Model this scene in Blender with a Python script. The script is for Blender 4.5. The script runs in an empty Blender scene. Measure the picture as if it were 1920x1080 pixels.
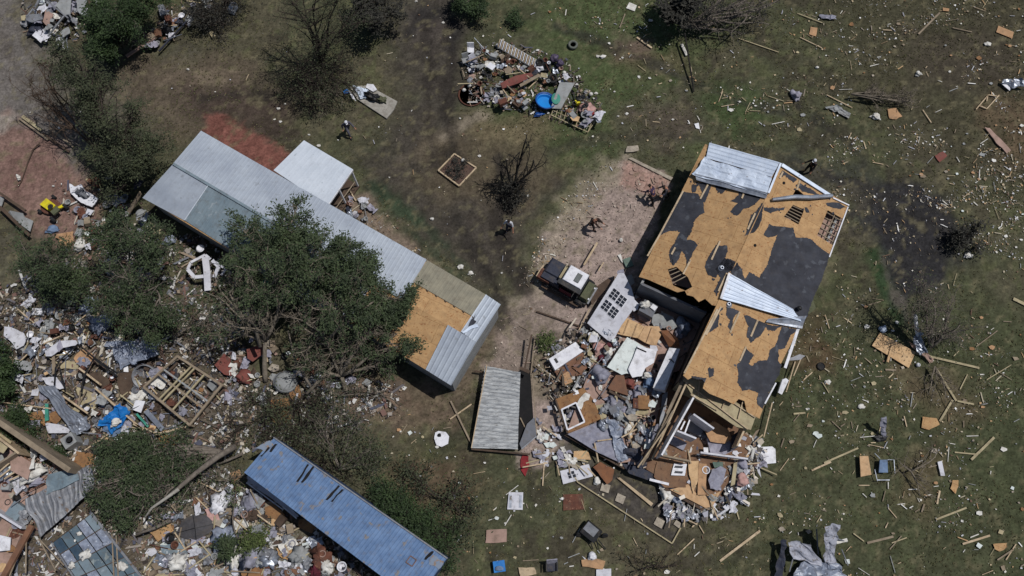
import bpy, math, random
import numpy as np
from mathutils import Vector, noise as mnoise
from mathutils.geometry import tessellate_polygon
R = math.radians
rnd = random.Random(7)
S = bpy.context.scene
col = S.collection

# ---------------- camera ----------------
FPX, TILT, DIST = 1500.0, R(18.0), 50.0
cam = bpy.data.objects.new('camera', bpy.data.cameras.new('camera'))
col.objects.link(cam)
CAM = Vector((0, -DIST*math.sin(TILT), DIST*math.cos(TILT)))
cam.location = CAM
cam.rotation_euler = (TILT, 0, 0)
cam.data.sensor_width = 36.0
cam.data.lens = 36.0*FPX/1920.0
cam.data.clip_end = 2000.0
S.camera = cam
# ---------------- light ----------------
SUN_DIR = Vector((0.46, 0.13, 1.0)).normalized()
sun_el = math.asin(SUN_DIR.z); sun_az = math.atan2(SUN_DIR.x, SUN_DIR.y)
w = bpy.data.worlds.new('World'); S.world = w; w.use_nodes = True
nt = w.node_tree; bgn = nt.nodes['Background']
sky = nt.nodes.new('ShaderNodeTexSky'); sky.sky_type = 'NISHITA'; sky.sun_disc = False
sky.sun_elevation = sun_el; sky.sun_rotation = sun_az
nt.links.new(sky.outputs[0], bgn.inputs[0]); bgn.inputs[1].default_value = 0.055
sl = bpy.data.lights.new('sun', 'SUN'); sl.energy = 3.6; sl.angle = R(0.5); sl.color = (1.0, 0.975, 0.945)
so = bpy.data.objects.new('sun', sl); col.objects.link(so)
so.rotation_euler = SUN_DIR.to_track_quat('Z', 'Y').to_euler(); so.location = (20, 5, 60)
S.view_settings.view_transform = 'Standard'; S.view_settings.look = 'None'
S.view_settings.exposure = -0.22; S.view_settings.gamma = 1.0

# ---------------- measuring: photo pixel -> place ----------------
UPV = Vector((0, math.cos(TILT), math.sin(TILT))); FWD = Vector((0, math.sin(TILT), -math.cos(TILT)))
def ray(px, py):
    return FWD*FPX + Vector((1, 0, 0))*(px-960.0) + UPV*(540.0-py)
def P(px, py, z=0.0):
    d = ray(px, py); t = (z-CAM.z)/d.z
    return CAM + d*t
class Plane:
    def __init__(s, a, b, c):
        s.p = a; s.n = (b-a).cross(c-a).normalized()
        if s.n.z < 0: s.n = -s.n
    def at(s, px, py, off=0.0):
        d = ray(px, py); t = (s.p + s.n*off - CAM).dot(s.n)/d.dot(s.n)
        return CAM + d*t
def pix(v):
    d = v-CAM; f = d.dot(FWD)
    return (960+FPX*d.x/f, 540-FPX*d.dot(UPV)/f)

# ---------------- materials ----------------
def lin(c):
    return tuple(((x/255)/12.92 if x/255 <= 0.04045 else ((x/255+0.055)/1.055)**2.4) for x in c[:3])
MATS = {}
def mat(name, c, c2=None, rough=0.85, metal=0.0, scale=3.0, bump=0.15, bscale=None, spots=None, kind='noise', stretch=None, island=False, spec=0.3, dirt=0.5, bricks=None):
    if name in MATS: return MATS[name]
    m = bpy.data.materials.new(name); m.use_nodes = True
    n = m.node_tree; N = n.nodes; L = n.links
    b = N['Principled BSDF']; b.inputs['Roughness'].default_value = rough; b.inputs['Metallic'].default_value = metal
    b.inputs['Specular IOR Level'].default_value = spec
    c1 = lin(c); c2 = lin(c2) if c2 else tuple(x*0.72 for x in c1)
    tc = N.new('ShaderNodeTexCoord'); geo = N.new('ShaderNodeNewGeometry')
    src = tc.outputs['UV'] if kind == 'uv' else geo.outputs['Position']
    if stretch:
        mp = N.new('ShaderNodeMapping'); mp.inputs['Scale'].default_value = stretch
        L.new(src, mp.inputs[0]); src = mp.outputs[0]
    nz = N.new('ShaderNodeTexNoise'); nz.inputs['Scale'].default_value = scale; nz.inputs['Detail'].default_value = 6
    nz.inputs['Roughness'].default_value = 0.65; L.new(src, nz.inputs['Vector'])
    mr = N.new('ShaderNodeMapRange'); mr.inputs[1].default_value = 0.35; mr.inputs[2].default_value = 0.65
    L.new(nz.outputs[0], mr.inputs[0])
    mx = N.new('ShaderNodeMix'); mx.data_type = 'RGBA'
    mx.inputs[6].default_value = (*c1, 1); mx.inputs[7].default_value = (*c2, 1)
    L.new(mr.outputs[0], mx.inputs[0]); out = mx.outputs[2]
    if spots:                                   # (colour, scale, threshold)
        n2 = N.new('ShaderNodeTexNoise'); n2.inputs['Scale'].default_value = spots[1]; n2.inputs['Detail'].default_value = 5
        L.new(src, n2.inputs['Vector'])
        r2 = N.new('ShaderNodeMapRange'); r2.inputs[1].default_value = spots[2]; r2.inputs[2].default_value = spots[2]+0.06
        L.new(n2.outputs[0], r2.inputs[0])
        m2 = N.new('ShaderNodeMix'); m2.data_type = 'RGBA'; m2.inputs[7].default_value = (*lin(spots[0]), 1)
        L.new(r2.outputs[0], m2.inputs[0]); L.new(out, m2.inputs[6]); out = m2.outputs[2]
    if dirt and not island:                     # mud and grime blotches
        n3_ = N.new('ShaderNodeTexNoise'); n3_.inputs['Scale'].default_value = 2.7; n3_.inputs['Detail'].default_value = 9; n3_.inputs['Roughness'].default_value = .7
        L.new(src, n3_.inputs['Vector'])
        r3 = N.new('ShaderNodeMapRange'); r3.inputs[1].default_value = .50; r3.inputs[2].default_value = .70; r3.inputs[4].default_value = dirt
        L.new(n3_.outputs[0], r3.inputs[0])
        m3 = N.new('ShaderNodeMix'); m3.data_type = 'RGBA'; m3.inputs[7].default_value = (*lin((92,82,70)), 1)
        L.new(r3.outputs[0], m3.inputs[0]); L.new(out, m3.inputs[6]); out = m3.outputs[2]
    if bricks is not None:                      # joints between 1.2 x 2.4 m boards
        mp2 = N.new('ShaderNodeMapping'); mp2.inputs['Rotation'].default_value = (0, 0, bricks); L.new(geo.outputs['Position'], mp2.inputs[0])
        bt = N.new('ShaderNodeTexBrick'); bt.inputs['Scale'].default_value = 1.0; bt.inputs['Brick Width'].default_value = 2.44; bt.inputs['Row Height'].default_value = 1.16
        bt.inputs['Mortar Size'].default_value = .014; bt.inputs['Mortar Smooth'].default_value = .2
        bt.inputs['Color1'].default_value = (1, 1, 1, 1); bt.inputs['Color2'].default_value = (.93, .93, .93, 1); bt.inputs['Mortar'].default_value = (.62, .57, .52, 1)
        L.new(mp2.outputs[0], bt.inputs['Vector'])
        mm_ = N.new('ShaderNodeMix'); mm_.data_type = 'RGBA'; mm_.blend_type = 'MULTIPLY'; mm_.inputs[0].default_value = 1
        L.new(out, mm_.inputs[6]); L.new(bt.outputs[0], mm_.inputs[7]); out = mm_.outputs[2]
    if island:
        hs = N.new('ShaderNodeHueSaturation'); mm = N.new('ShaderNodeMapRange')
        mm.inputs[3].default_value = 0.55; mm.inputs[4].default_value = 1.5
        L.new(geo.outputs['Random Per Island'], mm.inputs[0]); L.new(mm.outputs[0], hs.inputs['Value'])
        L.new(out, hs.inputs['Color']); out = hs.outputs[0]
    L.new(out, b.inputs['Base Color'])
    if bump:
        bp = N.new('ShaderNodeBump'); bp.inputs['Strength'].default_value = bump; bp.inputs['Distance'].default_value = 0.03
        nb = N.new('ShaderNodeTexNoise'); nb.inputs['Scale'].default_value = bscale or scale*4; nb.inputs['Detail'].default_value = 4
        L.new(src, nb.inputs['Vector']); L.new(nb.outputs[0], bp.inputs['Height']); L.new(bp.outputs[0], b.inputs['Normal'])
    MATS[name] = m
    return m
def ramp_mat(name, cols, rough=0.85):
    m = bpy.data.materials.new(name); m.use_nodes = True
    N = m.node_tree.nodes; L = m.node_tree.links; b = N['Principled BSDF']; b.inputs['Roughness'].default_value = rough
    b.inputs['Specular IOR Level'].default_value = 0.2
    g = N.new('ShaderNodeNewGeometry'); r = N.new('ShaderNodeValToRGB'); r.color_ramp.interpolation = 'CONSTANT'
    el = r.color_ramp.elements
    while len(el) < len(cols): el.new(0.5)
    for i, c in enumerate(cols):
        el[i].position = i/len(cols); el[i].color = (*lin(c), 1)
    L.new(g.outputs['Random Per Island'], r.inputs[0]); L.new(r.outputs[0], b.inputs['Base Color'])
    MATS[name] = m
    return m
def M(k): return MATS[k]
# palette of real surface colours
mat('osb', (187,151,107), (165,130,91), bricks=R(25), dirt=.3, scale=2.2, bump=0.25, bscale=26, spots=((150,104,66), 9, 0.60))
mat('osb_pale', (200,166,128), (176,142,106), scale=3, bump=0.25, bscale=26)
mat('osb_dark', (150,112,74), (122,90,62), scale=2.4, bump=0.25, bscale=26, spots=((110,72,44), 5, 0.60))
mat('felt', (60,62,70), (40,41,48), dirt=.12, rough=0.8, scale=1.4, bump=0.5, bscale=6, spots=((74,77,84), 2.2, 0.60))
mat('roof_pale', (174,182,192), (154,162,174), dirt=.18, rough=0.5, metal=0.15, scale=0.5, bump=0.08, bscale=6, spots=((146,152,160), 2.3, 0.64))
mat('roof_white', (206,213,222), (190,198,208), dirt=.12, rough=0.5, metal=0.1, scale=0.7, bump=0.06, bscale=6, spots=((172,180,188), 3, 0.66))
mat('roof_grey', (128,142,150), (112,128,138), rough=0.55, metal=0.1, scale=0.8, bump=0.1, bscale=8, spots=((146,156,162), 3, 0.62))
mat('roof_tan', (142,136,118), (122,118,104), rough=0.7, scale=1.5, bump=0.2)
mat('sheet_white', (210,220,234), (184,196,214), rough=0.5, metal=0.08, dirt=.15, scale=1.3, bump=0.25, bscale=3, spots=((150,150,156), 4, 0.66))
mat('sheet_steel', (170,176,186), (132,138,150), rough=0.4, metal=0.55, scale=1.5, bump=0.3, bscale=4, spots=((110,104,100), 4, 0.64))
mat('sheet_dull', (142,144,148), (112,114,120), rough=0.6, metal=0.3, scale=1.8, bump=0.3, bscale=5, spots=((104,88,76), 3.4, 0.62))
mat('shingle', (188,190,190), (140,143,146), rough=0.6, scale=1.6, bump=0.6, bscale=4, stretch=(1,3.5,1), spots=((116,118,120), 5, 0.60))
mat('blue_roof', (106,132,168), (84,110,146), dirt=.4, rough=0.7, metal=0.0, scale=1.6, bump=0.05, bscale=9, spots=((122,120,122), 2.0, 0.62))
mat('blue_side', (60,84,120), (50,70,100), rough=0.6, scale=2)
mat('wall_white', (206,206,212), (188,188,196), rough=0.7, scale=1.2, bump=0.08, spots=((160,156,152), 3.6, 0.66))
mat('gyp', (214,220,216), (196,204,202), rough=0.8, scale=1.4, bump=0.15, spots=((150,148,140), 5, 0.66))
mat('paint_white', (226,226,230), (206,206,212), rough=0.6, scale=3, bump=0.08)
mat('paper', (222,220,214), (190,186,178), rough=0.9, scale=4, bump=0.4, bscale=7)
mat('cloth_grey', (150,150,162), (118,118,132), rough=0.95, scale=3, bump=0.5, bscale=6)
mat('cloth_lilac', (164,162,174), (132,130,144), rough=0.95, scale=3, bump=0.5, bscale=6)
mat('poly_film', (152,160,176), (110,118,134), rough=0.35, scale=3, bump=0.7, bscale=6, spots=((196,202,212), 7, 0.62))
mat('wall_grey', (112,114,120), (98,100,106), rough=0.85, scale=1.4, bump=0.1)
mat('wall_pink', (168,140,128), (142,118,106), rough=0.85, scale=1.4, bump=0.15)
mat('siding', (150,152,152), (132,134,134), rough=0.8, scale=2, bump=0.1)
mat('dark', (26,25,27), (18,18,20), dirt=.05, rough=0.85, scale=3)
mat('black_plastic', (34,35,38), (24,25,28), rough=0.5, scale=3)
mat('tarp_navy', (52,56,70), (40,43,56), rough=0.7, scale=4, bump=0.5)
mat('rust', (104,66,52), (80,52,44), rough=0.9, scale=3, bump=0.3, spots=((128,92,74), 7, 0.6))
mat('redpaint', (128,74,66), (106,60,54), rough=0.8, scale=2, bump=0.2, spots=((92,64,56), 6, 0.6))
mat('red_cloth', (140,44,48), (112,36,40), rough=0.9, scale=4, bump=0.5)
mat('maroon', (96,34,48), (72,28,38), rough=0.9, scale=4, bump=0.5)
mat('pine', (196,176,148), (168,148,120), rough=0.85, scale=1.3, bump=0.25, stretch=(1,1,1), spots=((138,116,92), 6, 0.62))
mat('pine_old', (150,136,116), (122,108,92), rough=0.9, scale=1.3, bump=0.3)
mat('timber_dark', (88,72,60), (66,54,46), rough=0.9, scale=2, bump=0.3)
mat('plank_tan', (176,164,132), (150,138,110), rough=0.9, scale=1.5, bump=0.2)
mat('brown_board', (128,92,70), (106,76,60), rough=0.8, scale=2, bump=0.2)
mat('rust_board', (128,86,58), (104,68,48), rough=0.8, scale=2, bump=0.3)
mat('cardboard', (184,146,110), (158,124,92), rough=0.9, scale=2.5, bump=0.2)
mat('ply', (204,172,132), (186,152,112), rough=0.85, scale=2.5, bump=0.1, spots=((150,120,88), 6, 0.66))
mat('brown_floor', (128,98,74), (104,78,60), rough=0.8, scale=2, bump=0.2, spots=((92,66,50), 4, 0.6))
mat('tarp_blue', (28,118,190), (22,96,166), dirt=.2, rough=0.5, scale=2, bump=0.6, bscale=4)
mat('pool_blue', (30,130,205), (26,118,192), dirt=0, rough=0.4, scale=2, bump=0.0)
mat('pool_blue_dark', (24,78,150), (20,66,130), rough=0.45, scale=2)
mat('teal', (70,150,130), (54,128,112), rough=0.6, scale=2, bump=0.2)
mat('yellow', (214,200,40), (196,178,30), rough=0.5, scale=4)
mat('olive_net', (96,98,76), (76,80,60), rough=0.9, scale=6, bump=0.6)
mat('sky_cloth', (112,132,160), (90,110,138), rough=0.9, scale=4, bump=0.5)
mat('rubber', (40,41,44), (30,31,33), rough=0.9, scale=9, bump=0.2)
mat('tyre_dusty', (108,112,104), (88,92,86), rough=0.95, scale=9, bump=0.3)
mat('concrete', (164,160,152), (140,136,128), rough=0.95, scale=4, bump=0.3, bscale=24)
mat('stone', (172,162,146), (140,130,118), rough=0.95, scale=5, bump=0.4)
mat('window_dark', (46,50,60), (34,38,46), dirt=.1, rough=0.2, scale=3, bump=0.05)
mat('glass_green', (106,122,130), (82,98,110), rough=0.25, scale=1.2, bump=0.1, spots=((140,150,150), 2.4, 0.6))
mat('mesh_grille', (108,112,110), (84,88,88), rough=0.6, scale=20)
mat('skin', (176,128,104), (160,114,92), dirt=0, rough=0.6, scale=6, bump=0)
mat('hair', (44,34,28), (34,27,22), rough=0.8, scale=9)
mat('purple_bag', (88,78,102), (70,62,84), rough=0.45, scale=4, bump=0.4)
mat('pink', (196,158,150), (168,130,124), rough=0.9, scale=4)
mat('bark', (122,114,104), (92,84,78), rough=0.95, scale=4, bump=0.5)
mat('bark_pale', (136,126,112), (100,92,82), rough=0.95, scale=4, bump=0.5)
mat('bark_dark', (64,56,50), (48,42,38), rough=0.95, scale=4, bump=0.5)
mat('bark_black', (34,33,32), (24,23,22), rough=0.95, scale=4, bump=0.3)
mat('leaf_dark', (64,76,48), (42,52,34), rough=0.7, scale=1.1, bump=0, island=True)
mat('leaf_grey', (70,75,52), (47,53,38), rough=0.8, scale=1.0, bump=0, island=True)
mat('leaf_olive', (80,90,48), (58,70,38), rough=0.75, scale=1.0, bump=0, island=True)
mat('leaf_brown', (98,86,66), (72,62,48), rough=0.85, scale=1.0, bump=0, island=True)
mat('leaf_bush', (52,68,36), (34,48,26), rough=0.7, scale=1.1, bump=0, island=True)

# ---------------- mesh collecting ----------------
class MB:
    def __init__(s): s.v = []; s.f = []
    def add(s, vs, fs):
        o = len(s.v); s.v += [Vector(v) for v in vs]; s.f += [tuple(i+o for i in f) for f in fs]; return s
    def prism(s, top, thick, down=None):
        n = len(top); top = [Vector(t) for t in top]
        if down is None:
            nm = Vector((0, 0, 0))
            for i in range(n):
                a, b = top[i], top[(i+1) % n]; nm += a.cross(b)
            nm = nm.normalized() if nm.length > 1e-9 else Vector((0, 0, 1))
            if nm.z < 0: top.reverse(); nm = -nm
            down = -nm*thick
        else:
            area = sum(top[i].x*top[(i+1) % n].y-top[(i+1) % n].x*top[i].y for i in range(n))
            if area < 0: top.reverse()
        vs = top+[t+down for t in top]
        fs = [tuple(range(n)), tuple(range(2*n-1, n-1, -1))]+[(i, i+n, (i+1) % n+n, (i+1) % n) for i in range(n)]
        return s.add(vs, fs)
    def box(s, c, dx, dy, dz, rz=0.0, tilt=None):           # c = centre
        c = Vector(c); ca, sa = math.cos(rz), math.sin(rz)
        ex = Vector((ca, sa, 0)); ey = Vector((-sa, ca, 0)); ez = Vector((0, 0, 1))
        if tilt:
            from mathutils import Matrix
            q = Matrix.Rotation(tilt[0], 3, ex) @ Matrix.Rotation(tilt[1], 3, ey)
            ex, ey, ez = q@ex, q@ey, q@ez
        vs = [c+ex*(x*dx/2)+ey*(y*dy/2)+ez*(z*dz/2) for z in (-1, 1) for y in (-1, 1) for x in (-1, 1)]
        return s.add(vs, [(0, 2, 3, 1), (4, 5, 7, 6), (0, 1, 5, 4), (2, 6, 7, 3), (0, 4, 6, 2), (1, 3, 7, 5)])
    def beam(s, a, b, wd, th):
        a, b = Vector(a), Vector(b); d = (b-a)
        if d.length < 1e-4: return s
        d.normalize(); up = Vector((0, 0, 1)) if abs(d.z) < 0.95 else Vector((1, 0, 0))
        sd = d.cross(up).normalized(); u = sd.cross(d)
        vs = []
        for p in (a, b):
            for x, y in ((-1, -1), (1, -1), (1, 1), (-1, 1)): vs.append(p+sd*(x*wd/2)+u*(y*th/2))
        return s.add(vs, [(0, 3, 2, 1), (4, 5, 6, 7), (0, 1, 5, 4), (1, 2, 6, 5), (2, 3, 7, 6), (3, 0, 4, 7)])
    def tube(s, pts, rad, k=6, cap=True):
        pts = [Vector(p) for p in pts]; n = len(pts)
        if n < 2: return s
        if not hasattr(rad, '__len__'): rad = [rad]*n
        vs = []; pd = None
        for i, p in enumerate(pts):
            d = (pts[min(i+1, n-1)]-pts[max(i-1, 0)])
            d = d.normalized() if d.length > 1e-6 else Vector((0, 0, 1))
            up = pd if pd is not None else (Vector((0, 0, 1)) if abs(d.z) < 0.9 else Vector((1, 0, 0)))
            a = d.cross(up)
            a = a.normalized() if a.length > 1e-6 else d.orthogonal().normalized()
            b = a.cross(d); pd = b
            for j in range(k):
                t = 2*math.pi*j/k; vs.append(p+(a*math.cos(t)+b*math.sin(t))*rad[i])
        fs = [(i*k+j, i*k+(j+1) % k, (i+1)*k+(j+1) % k, (i+1)*k+j) for i in range(n-1) for j in range(k)]
        if cap: fs += [tuple(range(k-1, -1, -1)), tuple((n-1)*k+j for j in range(k))]
        return s.add(vs, fs)
    def blob(s, c, rx, ry, rz, amp=0.25, seed=0, nu=14, nv=9, freq=1.5, rot=0.0, flat=None):
        c = Vector(c); vs = []; fs = []; ca, sa = math.cos(rot), math.sin(rot)
        for j in range(nv+1):
            ph = math.pi*j/nv
            for i in range(nu):
                th = 2*math.pi*i/nu
                d = Vector((math.sin(ph)*math.cos(th), math.sin(ph)*math.sin(th), math.cos(ph)))
                k = 1+amp*mnoise.noise(d*freq+Vector((seed*7.3, seed*1.7, 0)))*2
                x, y, z = d.x*rx*k, d.y*ry*k, d.z*rz*k
                if flat is not None and z < flat: z = flat
                vs.append(c+Vector((x*ca-y*sa, x*sa+y*ca, z)))
        for j in range(nv):
            for i in range(nu):
                fs.append((j*nu+i, (j+1)*nu+i, (j+1)*nu+(i+1) % nu, j*nu+(i+1) % nu))
        return s.add(vs, fs)
    def lathe(s, c, prof, k=20, rz=0, sx=1, sy=1, axis=None):   # prof = [(r,z)]
        c = Vector(c); vs = []; n = len(prof)
        for r, z in prof:
            for j in range(k):
                t = 2*math.pi*j/k; v = Vector((r*math.cos(t)*sx, r*math.sin(t)*sy, z))
                if axis is not None: v = axis @ v
                vs.append(c+v)
        fs = [(i*k+j, i*k+(j+1) % k, (i+1)*k+(j+1) % k, (i+1)*k+j) for i in range(n-1) for j in range(k)]
        if prof[0][0] > 1e-4: fs.append(tuple(range(k-1, -1, -1)))
        if prof[-1][0] > 1e-4: fs.append(tuple((n-1)*k+j for j in range(k)))
        return s.add(vs, fs)
    def grid(s, a, b, c, d, nu, nv, hf, thick=0.012):
        """slab between corners a-b (u) and d-c (v); hf(u,v,x,y) lifts along the normal"""
        a, b, c, d = map(Vector, (a, b, c, d)); nm = (b-a).cross(d-a).normalized()
        if nm.z < 0: nm = -nm
        lu, lv = (b-a).length, (d-a).length; top = []
        for j in range(nv+1):
            for i in range(nu+1):
                u, v = i/nu, j/nv
                p = a*(1-u)*(1-v)+b*u*(1-v)+c*u*v+d*(1-u)*v
                h = hf(u, v, u*lu, v*lv)
                if isinstance(h, tuple): p = p+Vector(h[1]); h = h[0]
                top.append(p+nm*h)
        n = len(top); W = nu+1
        fs = [(j*W+i, j*W+i+1, (j+1)*W+i+1, (j+1)*W+i) for j in range(nv) for i in range(nu)]
        bot = [t-nm*thick for t in top]
        fb = [tuple(q+n for q in reversed(f)) for f in fs]
        rim = [i for i in range(nu)]+[j*W+nu for j in range(nv)]+[nv*W+i for i in range(nu, 0, -1)]+[j*W for j in range(nv, 0, -1)]
        fr = [(rim[i], rim[i]+n, rim[(i+1) % len(rim)]+n, rim[(i+1) % len(rim)]) for i in range(len(rim))]
        return s.add(top+bot, fs+fb+fr)
    def holed(s, outer, holes, thick):
        loops = [outer]+holes; flat = [Vector(p) for l in loops for p in l]
        tris = tessellate_polygon([[Vector(p) for p in l] for l in loops]); nm = Vector((0, 0, 0))
        for i in range(len(outer)): nm += Vector(outer[i]).cross(Vector(outer[(i+1) % len(outer)]))
        nm.normalize()
        if nm.z < 0: nm = -nm
        n = len(flat); vs = flat+[p-nm*thick for p in flat]; fs = []
        for t in tris:
            a, b, c = (flat[i] for i in t)
            if (b-a).cross(c-a).dot(nm) < 0: t = (t[0], t[2], t[1])
            fs.append(tuple(t)); fs.append((t[2]+n, t[1]+n, t[0]+n))
        o = 0
        for l in loops:
            k = len(l); fs += [(o+i, o+i+n, o+(i+1) % k+n, o+(i+1) % k) for i in range(k)]; o += k
        return s.add(vs, fs)
    def build(s, name, m, parent=None, smooth=False):
        if not s.v: s.v = [Vector((0, 0, 0))]
        me = bpy.data.meshes.new(name)
        if parent is not None: off = Vector(parent.get('_o', parent.location)) if False else absloc(parent)
        else:
            n = len(s.v); off = Vector((sum(v.x for v in s.v)/n, sum(v.y for v in s.v)/n, min(v.z for v in s.v)))
        me.from_pydata([tuple(v-off) for v in s.v], [], s.f); me.update()
        if isinstance(m, str): m = MATS[m]
        me.materials.append(m)
        if smooth: me.polygons.foreach_set('use_smooth', [True]*len(me.polygons))
        o = bpy.data.objects.new(name, me); col.objects.link(o)
        if parent is not None: o.parent = parent
        else: o.location = off
        return o
def absloc(o):
    l = Vector(o.location)
    while o.parent: o = o.parent; l += Vector(o.location)
    return l
def tag(o, label=None, cat=None, group=None, kind=None):
    if label: o['label'] = label
    if cat: o['category'] = cat
    if group: o['group'] = group
    if kind: o['kind'] = kind
    return o
def thing(name, label, cat, loc, group=None):
    o = bpy.data.objects.new(name, None); col.objects.link(o); o.location = Vector(loc); o.empty_display_size = 0.3
    return tag(o, label, cat, group)
AUTO = []                                          # things whose label is finished by its surroundings
def auto(o, phrase, cat, px, py, group):
    AUTO.append((o, phrase, px, py)); tag(o, None, cat, group); return o
def jag(pts, amp, steps=3, seed=0):
    """roughen the outline of a pixel polygon (torn edges)"""
    r = random.Random(seed*13+5); out = list(pts); a = amp
    for k in range(steps):
        nx = []
        for i in range(len(out)):
            p, q = out[i], out[(i+1) % len(out)]; nx.append(p)
            dx, dy = q[0]-p[0], q[1]-p[1]; L = math.hypot(dx, dy)
            if L > 3:
                t = r.uniform(-a, a)*min(1, L/14); nx.append(((p[0]+q[0])/2-dy/L*t, (p[1]+q[1])/2+dx/L*t))
        out = nx; a *= 0.6
    return out
def torn(pts, seed=0):
    r = random.Random(seed*7+1); base = jag(pts, 1.6, 2, seed); out = []
    for i in range(len(base)):
        p, q = base[i], base[(i+1) % len(base)]; L = math.hypot(q[0]-p[0], q[1]-p[1]); out.append(p)
        n = int(L/1.6)
        for k in range(1, n):
            t = k/n; a = r.choice([0, 0, r.uniform(-1.6, 1.6), r.uniform(-.6, .6)]); out.append((p[0]+(q[0]-p[0])*t-(q[1]-p[1])/L*a, p[1]+(q[1]-p[1])*t+(q[0]-p[0])/L*a))
    return out
def corr(n, amp, extra=0.0, seed=0, bend=None):
    """height function: n ribs running along v"""
    def h(u, v, x, y):
        ph = (u*n) % 1.0
        z = amp if ph < 0.22 else 0.0
        if extra: z += extra*mnoise.noise(Vector((x*0.9+seed*3, y*0.9, seed)))
        if bend: z += bend(u, v)
        return z
    return h
def crumple(amp, f=1.6, seed=0, fold=0.0):
    def h(u, v, x, y):
        q = Vector((x*f+seed*5.1, y*f, seed*2.0))
        z = amp*(mnoise.noise(q)+0.5*abs(mnoise.noise(q*2.3)))
        e = Vector((mnoise.noise(q+Vector((9, 0, 0))), mnoise.noise(q+Vector((0, 9, 0))), 0))*amp*1.4
        return (z+amp*0.7, e)
    return h
# ================= GROUND =================
nr = np.random.default_rng(11)
def vnoise(x, y, f, seed):
    g = np.random.default_rng(seed).random((128, 128)); xf = x*f+500.3; yf = y*f+500.7
    xi = np.floor(xf).astype(int); yi = np.floor(yf).astype(int); fx = xf-xi; fy = yf-yi
    fx = fx*fx*(3-2*fx); fy = fy*fy*(3-2*fy)
    a = g[xi % 128, yi % 128]; b = g[(xi+1) % 128, yi % 128]; c = g[xi % 128, (yi+1) % 128]; d = g[(xi+1) % 128, (yi+1) % 128]
    return (a*(1-fx)+b*fx)*(1-fy)+(c*(1-fx)+d*fx)*fy
def fbm(x, y, f, seed, o=4):
    t = 0; a = 1; s = 0
    for i in range(o):
        t = t+a*vnoise(x, y, f*2**i, seed+i); s += a; a *= 0.55
    return t/s
def sdist(X, Y, poly):
    n = len(poly); d = np.full(X.shape, 1e9); ins = np.zeros(X.shape, bool)
    for i in range(n):
        (x1, y1), (x2, y2) = poly[i], poly[(i+1) % n]
        ex, ey = x2-x1, y2-y1; L = ex*ex+ey*ey+1e-12
        t = np.clip(((X-x1)*ex+(Y-y1)*ey)/L, 0, 1)
        d = np.minimum(d, np.hypot(X-x1-t*ex, Y-y1-t*ey))
        c = ((y1 > Y) != (y2 > Y)); xx = (x2-x1)*(Y-y1)/((y2-y1) if y2 != y1 else 1e-9)+x1
        ins ^= (c & (X < xx))
    return np.where(ins, -d, d)
gx = np.arange(-44, 44.01, 0.16); gy = np.arange(-22, 42.01, 0.16)
X, Y = np.meshgrid(gx, gy)
def L3(c): return np.array(lin(c))
n1 = fbm(X, Y, 0.16, 1)[..., None]; n2 = fbm(X, Y, 0.5, 9)[..., None]; n3 = fbm(X, Y, 1.6, 21)[..., None]; n4 = fbm(X, Y, 4.5, 31, 2)[..., None]
def sm(t, a, b):
    t = np.clip((t-a)/(b-a), 0, 1); return t*t*(3-2*t)
C = L3((70, 71, 54))*np.ones(X.shape+(1,))
C = C*(1-sm(n1, .42, .62))+L3((78, 74, 60))*sm(n1, .42, .62)
C = C*(1-0.75*sm(n2, .52, .68))+L3((60, 56, 47))*0.75*sm(n2, .52, .68)
C = C*(1-0.7*sm(n3, .56, .70))+L3((80, 82, 58))*0.7*sm(n3, .56, .70)
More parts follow.
